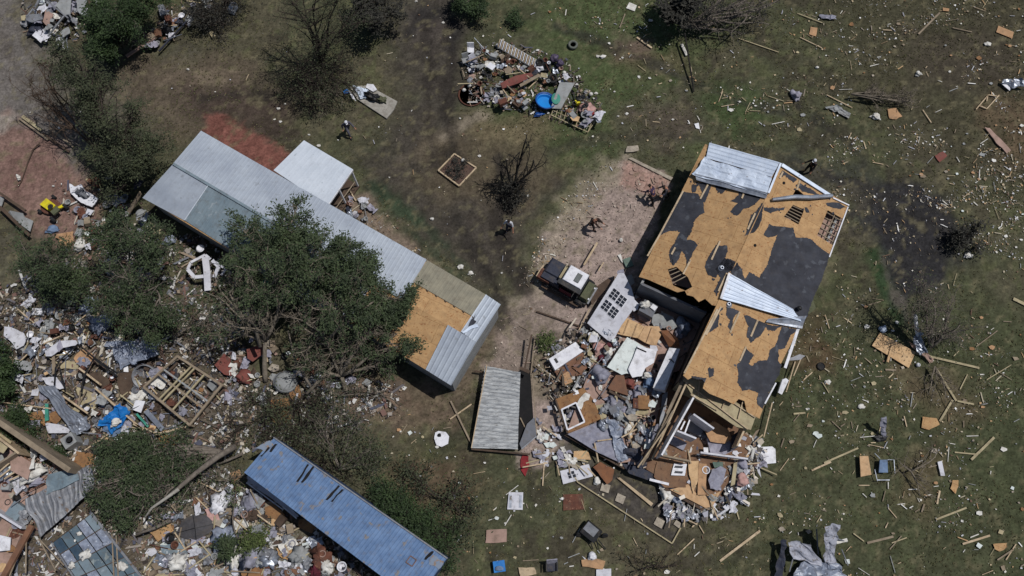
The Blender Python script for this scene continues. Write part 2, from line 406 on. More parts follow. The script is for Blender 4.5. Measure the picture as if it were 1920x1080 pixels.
PAINT = [   # colour, opacity, softness m, edge wobble m, photo outline
 ((68,80,50), .7, 2.5, 2.0, [(960,-60),(1330,-60),(1300,250),(1050,300),(930,240),(1000,60)]),
 ((66,63,50), .8, 2.5, 2.0, [(1580,-60),(1990,-60),(1990,400),(1800,330),(1620,200),(1560,60)]),
 ((64,69,49), .7, 2.5, 2.0, [(1420,560),(1990,560),(1990,1160),(1380,1160)]),
 ((100,95,91), 1, 1.6, 1.2, [(-260,-160),(30,-160),(55,20),(60,70),(120,150),(170,240),(150,330),(60,300),(-40,330),(-260,330)]),
 ((82,78,70), .8, 1.5, 1.5, [(60,90),(120,140),(330,110),(420,170),(380,230),(200,250),(90,200)]),
 ((84,75,64), .9, 1.2, 1.5, [(230,130),(330,100),(470,110),(500,200),(420,250),(330,260),(240,210)]),
 ((62,52,48), .75, 1.0, 1.2, [(350,160),(440,150),(540,190),(560,250),(480,260),(380,215),(340,190)]),
 ((116,94,86), 1, .7, .8, [(-260,215),(30,215),(100,260),(150,310),(185,380),(190,450),(120,470),(60,440),(0,380),(-260,380)]),
 ((108,72,64), 1, .35, .35, [(380,250),(388,216),(408,210),(545,288),(530,335),(430,300)]),
 ((108,84,77), .5, .8, .8, [(10,290),(90,280),(120,340),(60,380),(0,360)]),
 ((134,126,118), .9, .3, .3, [(-60,212),(22,212),(34,222),(0,252),(-60,262)]),
 ((65,60,55), .9, 1.5, 1.5, [(740,-60),(860,-60),(870,60),(850,130),(860,230),(900,280),(1010,280),(1040,340),(1000,420),(985,520),(940,560),(880,490),(790,420),(700,350),(690,300),(740,230),(755,100)]),
 ((70,64,60), .8, 1.2, 1.2, [(770,20),(850,10),(850,70),(800,90),(770,60)]),
 ((88,78,62), .55, 1.2, 1.2, [(790,240),(1010,230),(1060,330),(980,380),(830,370),(770,320)]),
 ((104,94,74), .8, .8, .8, [(870,220),(1010,225),(1050,250),(960,275),(880,250)]),
 ((128,118,104), .8, .3, .2, [(820,255),(880,215),(905,206),(925,222),(893,228),(830,262)]),
 ((78,70,62), .9, 1.5, 1.2, [(1150,190),(1230,165),(1330,190),(1340,260),(1240,270),(1160,240)]),
 ((100,84,76), .8, .6, .6, [(1150,70),(1210,72),(1215,110),(1150,112)]),
 ((142,127,119), 1, .35, .5, [(1168,296),(1258,334),(1230,420),(1195,530),(1130,600),(1080,640),(1055,700),(1045,780),(1060,830),(1020,870),(985,880),(960,830),(905,700),(930,650),(940,600),(975,560),(1010,520),(1015,450),(1060,400),(1110,350)]),
 ((152,120,108), .7, .25, .2, [(1172,300),(1256,335),(1238,372),(1160,345)]),
 ((130,121,104), .7, .7, .9, [(1100,320),(1168,294),(1150,340),(1085,420),(1040,480),(1010,540),(975,590),(940,600),(985,520),(1015,440),(1060,370)]),
 ((112,101,92), .8, .9, .9, [(955,560),(1040,560),(1080,640),(1050,700),(1010,730),(930,700),(900,690),(935,620)]),
 ((104,96,78), .7, .8, .9, [(995,640),(1035,640),(1040,720),(1000,750)]),
 ((47,46,47), 1, .8, 1.0, [(1605,385),(1650,350),(1700,345),(1770,365),(1800,420),(1805,480),(1780,530),(1740,560),(1690,575),(1665,540),(1640,470)]),
 ((42,41,43), .9, .8, .9, [(1660,400),(1740,380),(1780,420),(1740,450),(1680,460)]),
 ((48,68,42), .7, .8, .5, [(1625,470),(1645,465),(1672,545),(1655,560)]),
 ((58,72,44), .7, 1.2, 1.0, [(1320,160),(1400,160),(1440,220),(1380,250),(1310,220)]),
 ((54,66,50), .8, .5, .4, [(685,345),(715,340),(745,370),(795,420),(780,428),(730,395),(690,375)]),
 ((54,62,48), .8, .4, .3, [(755,425),(775,430),(830,480),(860,515),(845,520),(800,480)]),
 ((118,104,92), .9, .5, .5, [(640,370),(690,365),(720,410),(780,470),(870,545),(860,560),(800,500),(700,440),(640,395)]),
 ((66,62,58), 1, .25, .1, [(1075,905),(1118,872),(1300,950),(1262,1020)]),
 ((84,80,76), .7, .2, .1, [(1030,815),(1100,850),(1120,875),(1080,900)]),
 ((88,80,70), .9, 1.2, 1.2, [(-260,560),(100,560),(300,620),(420,620),(470,700),(700,720),(740,780),(560,830),(440,850),(400,930),(430,1160),(-260,1160)]),
 ((106,100,88), .8, 1.0, 1.0, [(270,900),(460,880),(560,960),(700,1100),(700,1200),(260,1200)]),
 ((104,88,76), .8, 1.0, 1.0, [(640,700),(820,735),(850,790),(760,790),(640,760)]),
 ((96,84,72), .8, .7, .8, [(850,590),(940,600),(905,690),(885,740),(840,760)]),
 ((92,74,62), .6, 1.0, 1.2, [(740,850),(860,850),(900,920),(850,980),(740,900)]),
 ((56,57,54), .7, 1.2, 1.2, [(1480,290),(1600,310),(1660,350),(1620,400),(1580,360),(1500,330)]),  # grey edge of the burnt ground with mottled leaf shadows painted in
 ((66,60,52), .8, 1.5, 1.2, [(1690,60),(1900,60),(1920,150),(1800,180),(1720,150)]),
 ((86,66,52), .6, 1.0, 1.5, [(1480,600),(1560,590),(1560,700),(1500,680)]),
 ((96,82,66), .6, .9, 1.2, [(1690,700),(1810,690),(1840,780),(1760,800),(1700,760)]),
 ((96,80,64), .6, .9, 1.2, [(1840,180),(1990,200),(1990,320),(1880,300)]),
 ((98,84,66), .5, .9, 1.2, [(1660,860),(1780,850),(1760,960),(1680,960)]),
 ((86,74,60), .5, .9, 1.2, [(1130,100),(1260,90),(1300,140),(1200,150)]),
 ((84,80,68), .6, 1.2, 1.5, [(-200,420),(60,440),(120,560),(-200,600)]),
 ((104,96,80), .6, .9, .9, [(1540,330),(1600,350),(1590,420),(1560,470),(1540,520),(1560,420)]),
]
for k, (c, op, soft, wob, pp) in enumerate(PAINT):
    pl = [(P(a, b).x, P(a, b).y) for a, b in pp]
    wn = (fbm(X, Y, 0.9/max(wob, .2), 60+k, 3)-0.5)*2.6*wob
    d = sdist(X, Y, pl)+wn
    C_ = (op*sm(-d, -soft, soft))[..., None]
    C = C*(1-C_)+L3(c)*(0.78+0.44*n3)*C_
STROKES = [((48,44,41), .8, .34, [(795,30),(805,120),(800,210),(812,300)]), ((48,44,41), .8, .34, [(840,20),(848,120),(838,215),(850,290)]), ((48,46,45), .8, .35, [(770,60),(790,30),(830,22),(856,50),(846,90)]),
 ((96,87,74), .3, .3, [(640,360),(700,330),(760,300),(820,265),(900,212)]), ((52,50,47), .7, .22, [(1050,50),(1130,80),(1200,110),(1290,150),(1380,190),(1480,215)]), ((60,56,50), .6, .3, [(1040,280),(1120,262),(1220,250),(1330,262),(1440,290),(1540,330),(1620,380)]),
 ((50,48,47), .8, .3, [(1560,330),(1640,360),(1700,400),(1760,430),(1810,440)]), ((44,43,43), .8, .2, [(1700,400),(1750,390),(1790,420),(1770,470),(1700,480)]), ((92,86,80), .7, .14, [(1650,470),(1662,510),(1680,560),(1700,600)]), ((42,58,38), .8, .14, [(1640,475),(1650,515),(1668,562),(1690,606)]),
 ((46,44,42), .7, .25, [(1500,200),(1540,230),(1580,260),(1620,300)]), ((52,48,44), .7, .3, [(380,185),(450,175),(540,190),(600,215)]), ((110,98,84), .5, .4, [(300,150),(380,140),(460,150)]), ((48,44,41), .8, .45, [(940,300),(940,400),(955,480),(985,540)]), ((46,43,40), .8, .4, [(860,420),(930,540),(940,600)]),
 ((78,72,62), .4, .2, [(1000,60),(900,130),(860,220)]), ((50,60,46), .7, .2, [(700,350),(760,395),(840,470),(880,520)]), ((98,94,90), .5, .4, [(30,80),(60,160),(40,230)]), ((86,80,74), .6, .3, [(0,60),(40,150),(110,230)])]
for k, (c, op, wd, pp) in enumerate(STROKES):
    pl = [(P(a, b).x, P(a, b).y) for a, b in pp]; d = np.full(X.shape, 1e9)
    for (x1, y1), (x2, y2) in zip(pl[:-1], pl[1:]):
        ex, ey = x2-x1, y2-y1; t = np.clip(((X-x1)*ex+(Y-y1)*ey)/(ex*ex+ey*ey), 0, 1); d = np.minimum(d, np.hypot(X-x1-t*ex, Y-y1-t*ey))
    d = d+(fbm(X, Y, .9, 200+k, 4)-.5)*1.3
    C_ = (op*sm(-d, -wd-.35, -wd+.25))[..., None]; C = C*(1-C_)+L3(c)*(0.75+0.5*n3)*C_
n5 = fbm(X, Y, 2.6, 303, 3)[..., None]
C = C*(1-.5*sm(n5, .60, .74))+L3((104,98,76))*.5*sm(n5, .60, .74)
C = C*(0.60+0.90*n4)
def build_ground():
    ny, nx = X.shape
    Z = (fbm(X, Y, 0.8, 77, 3)-0.5)*0.05
    co = np.stack([X, Y, Z-0.03], -1).reshape(-1, 3)
    idx = np.arange(nx*ny).reshape(ny, nx)
    f = np.stack([idx[:-1, :-1], idx[:-1, 1:], idx[1:, 1:], idx[1:, :-1]], -1).reshape(-1, 4)
    # outer ring out to the horizon
    B = 450.0; ex = [(-B, -B), (B, -B), (B, B), (-B, B)]; n0 = len(co)
    co = np.vstack([co, [(a, b, -0.03) for a, b in ex]])
    f = f.tolist()
    bot = idx[0, :].tolist(); rt = idx[:, -1].tolist(); tp = idx[-1, ::-1].tolist(); lf = idx[::-1, 0].tolist()
    for k, side in enumerate((bot, rt, tp, lf)):
        f.append([n0+k, n0+(k+1) % 4]+side[::-1])
    me = bpy.data.meshes.new('ground'); me.from_pydata(co.tolist(), [], f)
    ca = me.color_attributes.new('soil', 'FLOAT_COLOR', 'POINT')
    cc = np.ones((len(co), 4)); cc[:nx*ny, :3] = np.clip(C.reshape(-1, 3), 0, 1); cc[nx*ny:, :3] = lin((74, 73, 52))
    ca.data.foreach_set('color', cc.ravel().astype(np.float32))
    m = bpy.data.materials.new('ground_soil'); m.use_nodes = True; N = m.node_tree.nodes; L = m.node_tree.links
    b = N['Principled BSDF']; b.inputs['Roughness'].default_value = 1.0; b.inputs['Specular IOR Level'].default_value = 0.05
    at = N.new('ShaderNodeAttribute'); at.attribute_name = 'soil'
    tc = N.new('ShaderNodeNewGeometry')
    nz = N.new('ShaderNodeTexNoise'); nz.inputs['Scale'].default_value = 7; nz.inputs['Detail'].default_value = 8; nz.inputs['Roughness'].default_value = .75
    L.new(tc.outputs['Position'], nz.inputs['Vector'])
    mr = N.new('ShaderNodeMapRange'); mr.inputs[1].default_value = .3; mr.inputs[2].default_value = .7; mr.inputs[3].default_value = .55; mr.inputs[4].default_value = 1.5
    L.new(nz.outputs[0], mr.inputs[0])
    vm = N.new('ShaderNodeVectorMath'); vm.operation = 'SCALE'; L.new(at.outputs['Color'], vm.inputs[0]); L.new(mr.outputs[0], vm.inputs['Scale'])
    L.new(vm.outputs[0], b.inputs['Base Color'])
    bp = N.new('ShaderNodeBump'); bp.inputs['Strength'].default_value = .5; bp.inputs['Distance'].default_value = .06
    L.new(nz.outputs[0], bp.inputs['Height']); L.new(bp.outputs[0], b.inputs['Normal'])
    me.materials.append(m); me.polygons.foreach_set('use_smooth', [True]*len(me.polygons))
    o = bpy.data.objects.new('ground', me); col.objects.link(o); tag(o, kind='structure')
build_ground()
def soup(name, V, F, m, label, cat):
    me = bpy.data.meshes.new(name); me.from_pydata(V, [], F); me.materials.append(m)
    o = bpy.data.objects.new(name, me); col.objects.link(o); tag(o, label, cat, kind='stuff'); return o
BARE = [[(P(a, b).x, P(a, b).y) for a, b in PAINT[i][4]] for i in (3, 7, 8, 11, 18, 21, 23, 29)]
def inside(x, y, pl):
    c = False; n = len(pl)
    for i in range(n):
        (x1, y1), (x2, y2) = pl[i], pl[(i+1) % n]
        if (y1 > y) != (y2 > y) and x < (x2-x1)*(y-y1)/(y2-y1)+x1: c = not c
    return c
def make_grass():
    n = 60000; xs = nr.uniform(-37, 37, n); ys = nr.uniform(-19, 33, n)
    keep = fbm(xs, ys, 0.35, 5, 3)+nr.random(n)*0.25 > 0.56
    xs, ys = xs[keep], ys[keep]; bare = np.zeros(len(xs), bool)
    for pl in BARE: bare |= sdist(xs, ys, pl) < 0.2
    xs, ys = xs[~bare], ys[~bare]; V = []; F = []
    hs = nr.uniform(.02, .07, len(xs)); a = nr.uniform(0, 6.28, len(xs))
    for x, y, h, t in zip(xs.tolist(), ys.tolist(), hs.tolist(), a.tolist()):
        for k in range(3):
            tt = t+k*2.1; c, s_ = math.cos(tt), math.sin(tt); w_ = .03+h*.15; o = len(V)
            V += [(x-s_*w_, y+c*w_, -.03), (x+s_*w_, y-c*w_, -.03), (x+c*h*1.1, y+s_*h*1.1, h*.8)]; F.append((o, o+1, o+2))
    m = mat('grass_blade', (98,100,70), (92,84,64), scale=.7, bump=0, island=True, rough=.9, spec=.1)
    soup('grass', V, F, m, 'rough green and brown grass tufts across the yard', 'grass')
make_grass()
# scattered flecks nobody could count
def zone_noise(x, y): return fbm(np.array([x]), np.array([y]), .25, 91, 3)[0]
ramp_mat('flecks', [(204,200,190),(176,166,144),(150,138,116),(130,112,88),(186,186,190),(120,108,92),(176,146,110),(226,224,220),(104,84,70),(150,150,156),(188,170,140),(134,124,110)])
ramp_mat('flecks_mixed', [(188,186,182),(118,92,84),(80,82,96),(176,168,154),(56,54,54),(150,142,134),(104,100,102),(200,198,194),(128,108,92),(84,70,62),(112,114,120),(148,132,114),(70,64,58),(96,88,78),(88,78,68),(60,54,50)])
ramp_mat('flecks_white', [(226,226,228),(196,196,202),(160,160,168),(214,206,194),(120,120,128),(186,176,160),(232,232,232),(90,86,84)])
ramp_mat('gravel_mix', [(170,156,144),(150,130,118),(128,112,102),(186,172,158),(110,98,90),(160,150,134)])
def flecks(name, label, polys, dens, m, smin, smax, long=0.35, zmax=0.03, clump=0.0, tilt=.5):
    V = []; F = []
    for pp, dk in polys:
        pl = [(P(a, b).x, P(a, b).y) for a, b in pp]
        x0, x1 = min(p[0] for p in pl), max(p[0] for p in pl); y0, y1 = min(p[1] for p in pl), max(p[1] for p in pl)
        n = int((x1-x0)*(y1-y0)*dens*dk); xs = nr.uniform(x0, x1, n); ys = nr.uniform(y0, y1, n)
        k = sdist(xs, ys, pl) < 0
        if clump: k &= (.5*fbm(xs*.5+ys*.25, ys*1.3-xs*.3, .8, 44, 3)+.5*fbm(xs, ys, .3, 45, 3)+nr.random(n)*.12 > .5+clump*.14)
        xs, ys = xs[k], ys[k]
        for x, y in zip(xs.tolist(), ys.tolist()):
            s_ = smin*.7+(smax*1.25-smin*.7)*rnd.random()**5; lx = s_*(1 if rnd.random() > long*.7 else rnd.uniform(1.6, 5)); ly = s_*rnd.uniform(.5, 1)
            if lx > s_: ly = s_*.5
            t = rnd.uniform(0, 6.28); z = rnd.uniform(.0, zmax); h = .02; c, q = math.cos(t), math.sin(t); tz = rnd.uniform(-tilt, tilt)
            o = len(V); ks = [(-1, -1), (1, -rnd.uniform(.5, 1)), (rnd.uniform(.6, 1), 1), (-rnd.uniform(.4, 1), rnd.uniform(.6, 1))]
            for zz in (0, 1):
                for a, b in ks:
                    dx, dy = a*lx/2, b*ly/2
                    V.append((x+dx*c-dy*q, y+dx*q+dy*c, z+abs(a*tz*lx*.25)*(a > 0)+zz*h))
            F += [(o+4, o+5, o+6, o+7)]+[(o+i, o+(i+1) % 4, o+4+(i+1) % 4, o+4+i) for i in range(4)]
    return soup(name, V, F, M(m), label, 'litter')
ALLR = [[(1440,-40),(1990,-40),(1990,1120),(1380,1120),(1440,700),(1560,520),(1600,380),(1480,290)]]
flecks('small_litter', 'pale splinters and scraps peppered through the right hand field', [(ALLR[0], 1), ([(1800,150),(1990,150),(1990,520),(1780,440),(1660,260)], 1.8), ([(1600,300),(1800,320),(1900,380),(1900,450),(1700,370)], 1.9), ([(1560,330),(1640,350),(1590,420),(1560,480)], 1.5), ([(1440,220),(1640,270),(1700,340),(1560,330),(1440,280)], 1.4)], 24.0, 'flecks', .022, .12, clump=.6)
flecks('small_litter', 'thin pale flecks spread over the upper middle lawn', [([(960,-40),(1480,-40),(1480,290),(1300,290),(1040,270),(900,60)], 1), ([(1000,0),(1230,60),(1330,130),(1500,190),(1480,240),(1300,150),(1050,60)], 3.0)], 6, 'flecks', .025, .12, clump=.4)
flecks('small_litter', 'sparse pale specks on the central brown lawn', [([(420,-40),(960,-40),(1000,300),(1050,420),(960,560),(800,480),(640,340),(300,160)], .6), ([(700,740),(1050,860),(1250,1000),(1380,1000),(1380,1120),(880,1120),(720,860)], 2.2), ([(0,0),(-40,200),(200,300),(300,60)], .3), ([(690,400),(860,500),(960,570),(940,600),(800,490),(700,430)], 2.2)], 2.6, 'flecks', .03, .14, clump=.3)
flecks('gravel', 'loose stone chips over the pinkish bare yard', [([(1168,296),(1258,334),(1195,530),(1100,620),(1050,760),(1020,870),(985,860),(905,700),(940,600),(1015,450),(1110,350)], 1)], 26, 'gravel_mix', .03, .11, long=.15, clump=.1)
flecks('gravel', 'chipped stones and straw at the white lean-to porch', [([(620,370),(690,365),(790,470),(870,550),(840,550),(700,440)], 1)], 40, 'flecks', .03, .13, clump=.1)
flecks('small_litter', 'dense mixed rubble carpet below the big leafy tree', [([(-40,560),(150,470),(420,430),(470,700),(760,720),(740,780),(560,830),(440,850),(430,900),(560,960),(760,1120),(-40,1120)], 1)], 64, 'flecks_mixed', .035, .30, zmax=.16, clump=0)
flecks('small_litter', 'pale insulation and plaster bits in the lower left rubble', [([(-40,570),(200,560),(420,620),(440,700),(600,760),(440,850),(430,900),(560,960),(740,1100),(-40,1100)], 1)], 2.5, 'flecks_white', .05, .34, zmax=.3, clump=.1, tilt=1)
flecks('small_litter', 'straw coloured chaff along the left border of bare yard', [([(1168,292),(1100,322),(1010,430),(985,520),(950,600),(990,640),(1015,540),(1070,430),(1140,350)], 1)], 40, 'flecks', .03, .12, clump=.1)
flecks('small_litter', 'mixed household rubble carpeting the collapsed room floor', [([(1190,545),(1330,585),(1270,700),(1215,880),(1160,868),(1060,812),(1000,700),(1040,640),(1100,600)], 1), ([(1240,900),(1290,750),(1410,820),(1420,880),(1340,965),(1290,960)], 1.2)], 80, 'flecks_mixed', .03, .24, zmax=.55, clump=0, tilt=1.2)
flecks('small_litter', 'fine mixed trash between the junk heap pieces', [([(870,100),(940,75),(1060,110),(1130,200),(1105,245),(1000,215),(880,195)], 1)], 60, 'flecks_mixed', .04, .2, zmax=.12, clump=0)
flecks('small_litter', 'bright white and grey insulation bits around the collapsed rooms', [([(1010,640),(1060,600),(1110,610),(1270,600),(1250,740),(1215,880),(1160,880),(1040,870),(1000,800),(1030,700)], 1), ([(1220,900),(1300,780),(1400,810),(1440,850),(1420,920),(1350,985),(1240,960)], 1.3)], 26, 'flecks_white', .03, .30, zmax=.6, clump=.1, tilt=1)
flecks('small_litter', 'white and tan shards in the upper left wreckage', [([(30,-60),(230,-60),(150,80),(50,70)], 1.2), ([(250,80),(370,-40),(440,-40),(330,70),(240,110)], 1)], 26, 'flecks_mixed', .04, .24, zmax=.15, clump=0)
flecks('small_litter', 'splinters and red scraps beside the yellow mower', [([(90,330),(280,380),(330,470),(300,560),(120,480)], 1)], 20, 'flecks_mixed', .04, .22, zmax=.08, clump=.1)
# ================= BUILDINGS =================
def zt(ox, oy, s): return lambda l: [(ox+x/s, oy+y/s) for x, y in l]
z1 = zt(1180, 250, 4.32); z2 = zt(1180, 480, 4.908); z3 = zt(1180, 680, 6.0)
# ---------- wrecked house with orange decking ----------
ZE, ZR = 2.7, 3.95
hL0, hR0, hE0 = P(1322,270,ZE), P(1466,308,ZR), P(1591,384,ZE)
hL1, hR1, hE1, hR2 = P(1195,527,ZE), P(1343,573,ZR), P(1424,785,ZE), P(1281,706,ZR)
plL, plR = Plane(hL0, hR0, hL1), Plane(hR0, hE0, hE1)
house = thing('wrecked_house', 'torn-open house with orange roof decking and black felt tatters', 'house', P(1390,560,0))
pxl = lambda pl, pts, off=0: [pl.at(x, y, off) for x, y in pts]
# left slope deck with the torn hole above the eave corner
holeL = pxl(plL, [(1252,505),(1268,500),(1290,520),(1298,538),(1285,545),(1262,535)])
lo = pxl(plL, [(1322,270),(1466,308),(1403,440),(1345,574)]+[(1335,572),(1322,560),(1310,566),(1300,556),(1288,553),(1284,545),(1270,548)]+[(1240,535),(1215,524),(1198,519)])
MB().holed(lo, [holeL], .05).build('roof_deck', 'osb', house)
hA = pxl(plR, [(1552,394),(1580,410),(1562,460),(1532,441)])
hB = pxl(plR, [(1487,384),(1508,393),(1497,421),(1470,406)])
hC = pxl(plR, [(1493,353),(1514,371),(1484,371)])
ro = pxl(plR, [(1466,308),(1591,384),(1556,478),(1500,612),(1455,700),(1424,785)]+[(1400,772),(1396,752),(1385,748),(1376,758),(1355,748),(1330,738),(1318,728),(1322,712),(1300,706),(1290,712),(1281,704)]+[(1343,573),(1403,440)])
MB().holed(ro, [hA, hB, hC], .05).build('roof_deck', 'osb', house)
FELT_L = [z1([(435,470),(560,490),(600,560),(612,640),(540,690),(505,800),(465,862),(525,872),(556,905),(505,1000),(462,1065),(450,980),(425,945),(345,1015),(370,1060),(350,1070),(325,1010),(325,950),(370,880),(412,800),(330,790),(245,832)]),
 z1([(560,400),(642,405),(662,430),(612,560),(570,545),(590,480)]), z1([(690,420),(782,440),(752,490),(705,460)]),
 z1([(880,450),(960,450),(1062,490),(1060,530),(990,590),(925,610),(870,668),(815,640),(830,620),(880,565),(815,550),(885,500)]),
 z1([(1078,560),(1087,600),(1072,700),(1015,800),(930,832),(950,790),(985,660),(1050,600)]),
 z1([(700,905),(790,905),(797,950),(772,1010),(880,1050),(905,1090),(840,1110),(740,1110),(700,1170),(640,1150),(610,1080),(640,1000)]),
 z1([(360,930),(430,945),(410,1000),(350,1070),(330,1020)]), z1([(505,420),(560,415),(540,470),(510,480)]),
 z2([(790,120),(880,20),(990,60),(1005,100),(910,150),(800,370),(780,320),(840,200)])]
FELT_R = [[(1442,420),(1455,424),(1488,427),(1492,445),(1520,448),(1535,462),(1556,478),(1545,510),(1525,560),(1512,598),(1490,598),(1440,560),(1385,525),(1370,513),(1378,498),(1392,504),(1396,523),(1404,510),(1424,521),(1437,500),(1458,440),(1440,445),(1432,440)],
 z1([(1090,600),(1262,600),(1250,622),(1140,645),(1090,622)]), z1([(1240,300),(1360,375),(1330,400),(1260,340),(1220,350)]), z1([(1380,400),(1500,470),(1590,530),(1510,500),(1400,470),(1370,440)]),
 z1([(1590,560),(1700,560),(1760,600),(1700,610),(1640,600),(1610,590)]), z1([(1440,600),(1460,640),(1430,640),(1420,600)]),
 z2([(870,470),(830,520),(820,650),(700,720),(705,700),(800,500)]), z2([(890,470),(1020,510),(960,570),(940,700),(905,650),(930,590),(890,540)]),
 z2([(1050,540),(1180,590),(1250,620),(1262,650),(1200,740),(1120,800),(1080,740),(1100,650)]), z2([(1250,620),(1400,645),(1340,690),(1270,680)]),
 [(1465,612),(1494,618),(1482,629),(1471,653),(1460,655),(1459,676),(1466,684),(1462,702),(1450,722),(1436,755),(1430,767),(1420,758),(1422,737),(1405,730),(1392,733),(1382,717),(1384,697),(1382,683),(1386,680),(1400,653),(1414,665),(1404,682),(1410,686),(1424,676),(1439,674),(1443,657),(1453,650),(1462,623)],
 z3([(700,150),(870,170),(850,230),(820,190),(700,165)]), z3([(885,60),(950,60),(940,150),(900,170)])]
for k, (pl, lst) in enumerate(((plL, FELT_L), (plR, FELT_R))):
    for j, pp in enumerate(lst):
        MB().prism(pxl(pl, torn(pp, j+k*31), .010+.003*(j % 3)), .008).build('roof_felt', 'felt', house)
tat = MB(); r2_ = random.Random(99)
for k in range(150):
    L_ = rnd.choice([(FELT_L, plL), (FELT_R, plR)]); pp = r2_.choice(L_[0]); q_ = r2_.choice(jag(pp, 7, 3, k)); x = q_[0]+r2_.gauss(0, 4); y = q_[1]+r2_.gauss(0, 4)
    inr = inside(x, y, [(1322,275),(1464,314),(1402,442),(1346,566),(1200,520)]) if L_[1] is plL else inside(x, y, [(1468,316),(1584,388),(1550,478),(1492,612),(1450,700),(1420,776),(1384,745),(1290,706),(1348,573)])
    if not inr: continue
    s__ = r2_.uniform(.8, 3.2); tat.prism([L_[1].at(x+math.cos(a)*s__*r2_.uniform(.4, 1.3), y+math.sin(a)*s__*r2_.uniform(.4, 1.3), .006+.0007*(k % 6)) for a in (0, 1.2, 2.5, 3.8, 5.1)], .004)
tag(tat.build('felt_tatters', 'felt', house), kind='stuff')
BAT = [((1281,358),(1236,442),0),((1328,345),(1313,373),0),((1399,352),(1391,372),0),((1416,400),(1402,430),0),((1350,452),(1334,487),0),((1266,464),(1259,477),0),((1295,487),(1281,514),0),((1363,512),(1347,546),0),((1236,442),(1214,480),0),
 ((1387,585),(1369,624),1),((1421,600),(1408,631),1),((1399,650),(1387,677),1),((1352,575),(1324,628),1),((1345,580),(1283,700),1),((1468,322),(1462,334),1),((1500,338),(1494,356),1)]
for a, b, s_ in BAT:
    pl = plR if s_ else plL
    MB().beam(pl.at(*a, .035), pl.at(*b, .035), .10, .045).build('batten', 'pine', house)
def roofsheet(quad, pl, nr_, name='roof_sheet', m='sheet_white', off=.1, amp=.03, extra=.04, par=None, seed=1, nu=None, nv=14, offs=None, thick=.012):
    q = [pl.at(x, y, (offs[i] if offs else off)) for i, (x, y) in enumerate(quad)]
    return MB().grid(*q, nu or nr_*5, nv, corr(nr_, amp, extra, seed), thick).build(name, m, par)
# peeled sheets on the upper end: ribs run with the quad's long side
roofsheet([(1330,268),(1324,296),(1447,332),(1462,305)], plL, 4, par=house, seed=3, offs=(.12,.12,.10,.08), extra=.05)
def hcr(u, v, x, y):
    a, e = crumple(.11*(1-.75*v)+.015, 1.5, 4)(u, v, x, y); return (a+(.03 if (u*4) % 1 < .25 else 0), e)
MB().grid(*[plL.at(x, y, o_) for (x, y), o_ in zip([(1320,297),(1300,328),(1438,366),(1447,333)], (.12,.22,.14,.10))], 16, 30, hcr, .012).build('roof_sheet', 'sheet_white', house)
roofsheet([(1303,325),(1306,338),(1436,372),(1440,362)], plL, 1, m='sheet_steel', par=house, seed=8, offs=(.30,.18,.14,.22), extra=.12)
roofsheet([(1370,514),(1351,560),(1503,603),(1487,580)], plR, 6, par=house, seed=5, offs=(.10,.12,.30,.20), extra=.10)
roofsheet([(1440,598),(1436,604),(1504,616),(1512,592)], plR, 1, m='sheet_steel', par=house, seed=6, offs=(.15,.12,.16,.35), extra=.06)
MB().beam(plR.at(1368,512,.12), plR.at(1352,560,.14), .14, .05).build('ridge_cap', 'paint_white', house)
MB().beam(plL.at(1464,306,.12), plL.at(1441,362,.13), .12, .06).build('ridge_cap', 'sheet_white', house)
MB().beam(plR.at(1466,309,.10), plR.at(1560,369,.08), .22, .06).build('rake_trim', 'sheet_white', house)
MB().beam(plR.at(1562,371,.06), plR.at(1592,385,.05), .08, .05).build('rake_trim', 'paint_white', house)
MB().tube([plR.at(1448,374,.18), plR.at(1490,369,.22), plR.at(1520,370,.2), plR.at(1560,367,.15)], [.10,.14,.14,.13], 8).build('silver_duct', 'sheet_steel', house)
MB().beam(plR.at(1590,388,.03), plR.at(1555,482,.03), .07, .05).build('eave_trim', 'paint_white', house)
MB().beam(plR.at(1455,718,.05), plR.at(1434,757,.05), .08, .05).build('eave_trim', 'paint_white', house)
MB().beam(plR.at(1497,615,.02), plR.at(1472,690,.02), .16, .04).build('eave_trim', 'paint_white', house)
for c, s_ in (((1416,460),0),((1470,343),1)):
    pl = plR if s_ else plR
    MB().blob(pl.at(*c, .02), .09, .09, .05, .1).build('vent_hole', 'dark', house)
for a in ((1353,503),(1366,571)):
    MB().lathe(plL.at(*a, .0) if a[0] < 1360 else plR.at(*a, .0), [(.20,.0),(.13,.05),(.10,.16),(.07,.16),(.07,.02)], 12).build('pipe_boot', 'sheet_steel', house)
MB().blob(plR.at(1499,578,.22), .16, .13, .14, .1).build('turbine_vent', 'black_plastic', house)
# rafters visible in the holes and ceiling board below
def rafters(hole, pl, n, m='pine_old'):
    a, b, c, d = hole
    for i in range(n):
        t = (i+.5)/n; p = (a[0]+(d[0]-a[0])*t, a[1]+(d[1]-a[1])*t); q = (b[0]+(c[0]-b[0])*t, b[1]+(c[1]-b[1])*t)
        MB().beam(pl.at(*p, -.10), pl.at(*q, -.10), .05, .08).build('rafter', m, house)
rafters([(1552,394),(1580,410),(1562,460),(1532,441)], plR, 5); rafters([(1487,384),(1508,393),(1497,421),(1470,406)], plR, 5)
rafters([(1252,505),(1268,500),(1290,520),(1262,535)], plL, 4)
MB().beam(plR.at(1565,402,-.1), plR.at(1545,450,-.1), .05, .09).build('rafter', 'pine_old', house)
hf = [P(x, y, 0) for x, y in [(1311,296),(1572,404),(1402,800),(1276,735),(1318,600),(1188,552)]]
MB().prism([p+Vector((0,0,2.35)) for p in [hf[0]*.97+hf[2]*.03, hf[1]*.97+hf[3]*.03, hf[2]*.97+hf[0]*.03, hf[3], hf[4]*.9+hf[1]*.1, hf[5]*.95+hf[1]*.05]], .03).build('ceiling', 'wall_pink', house)
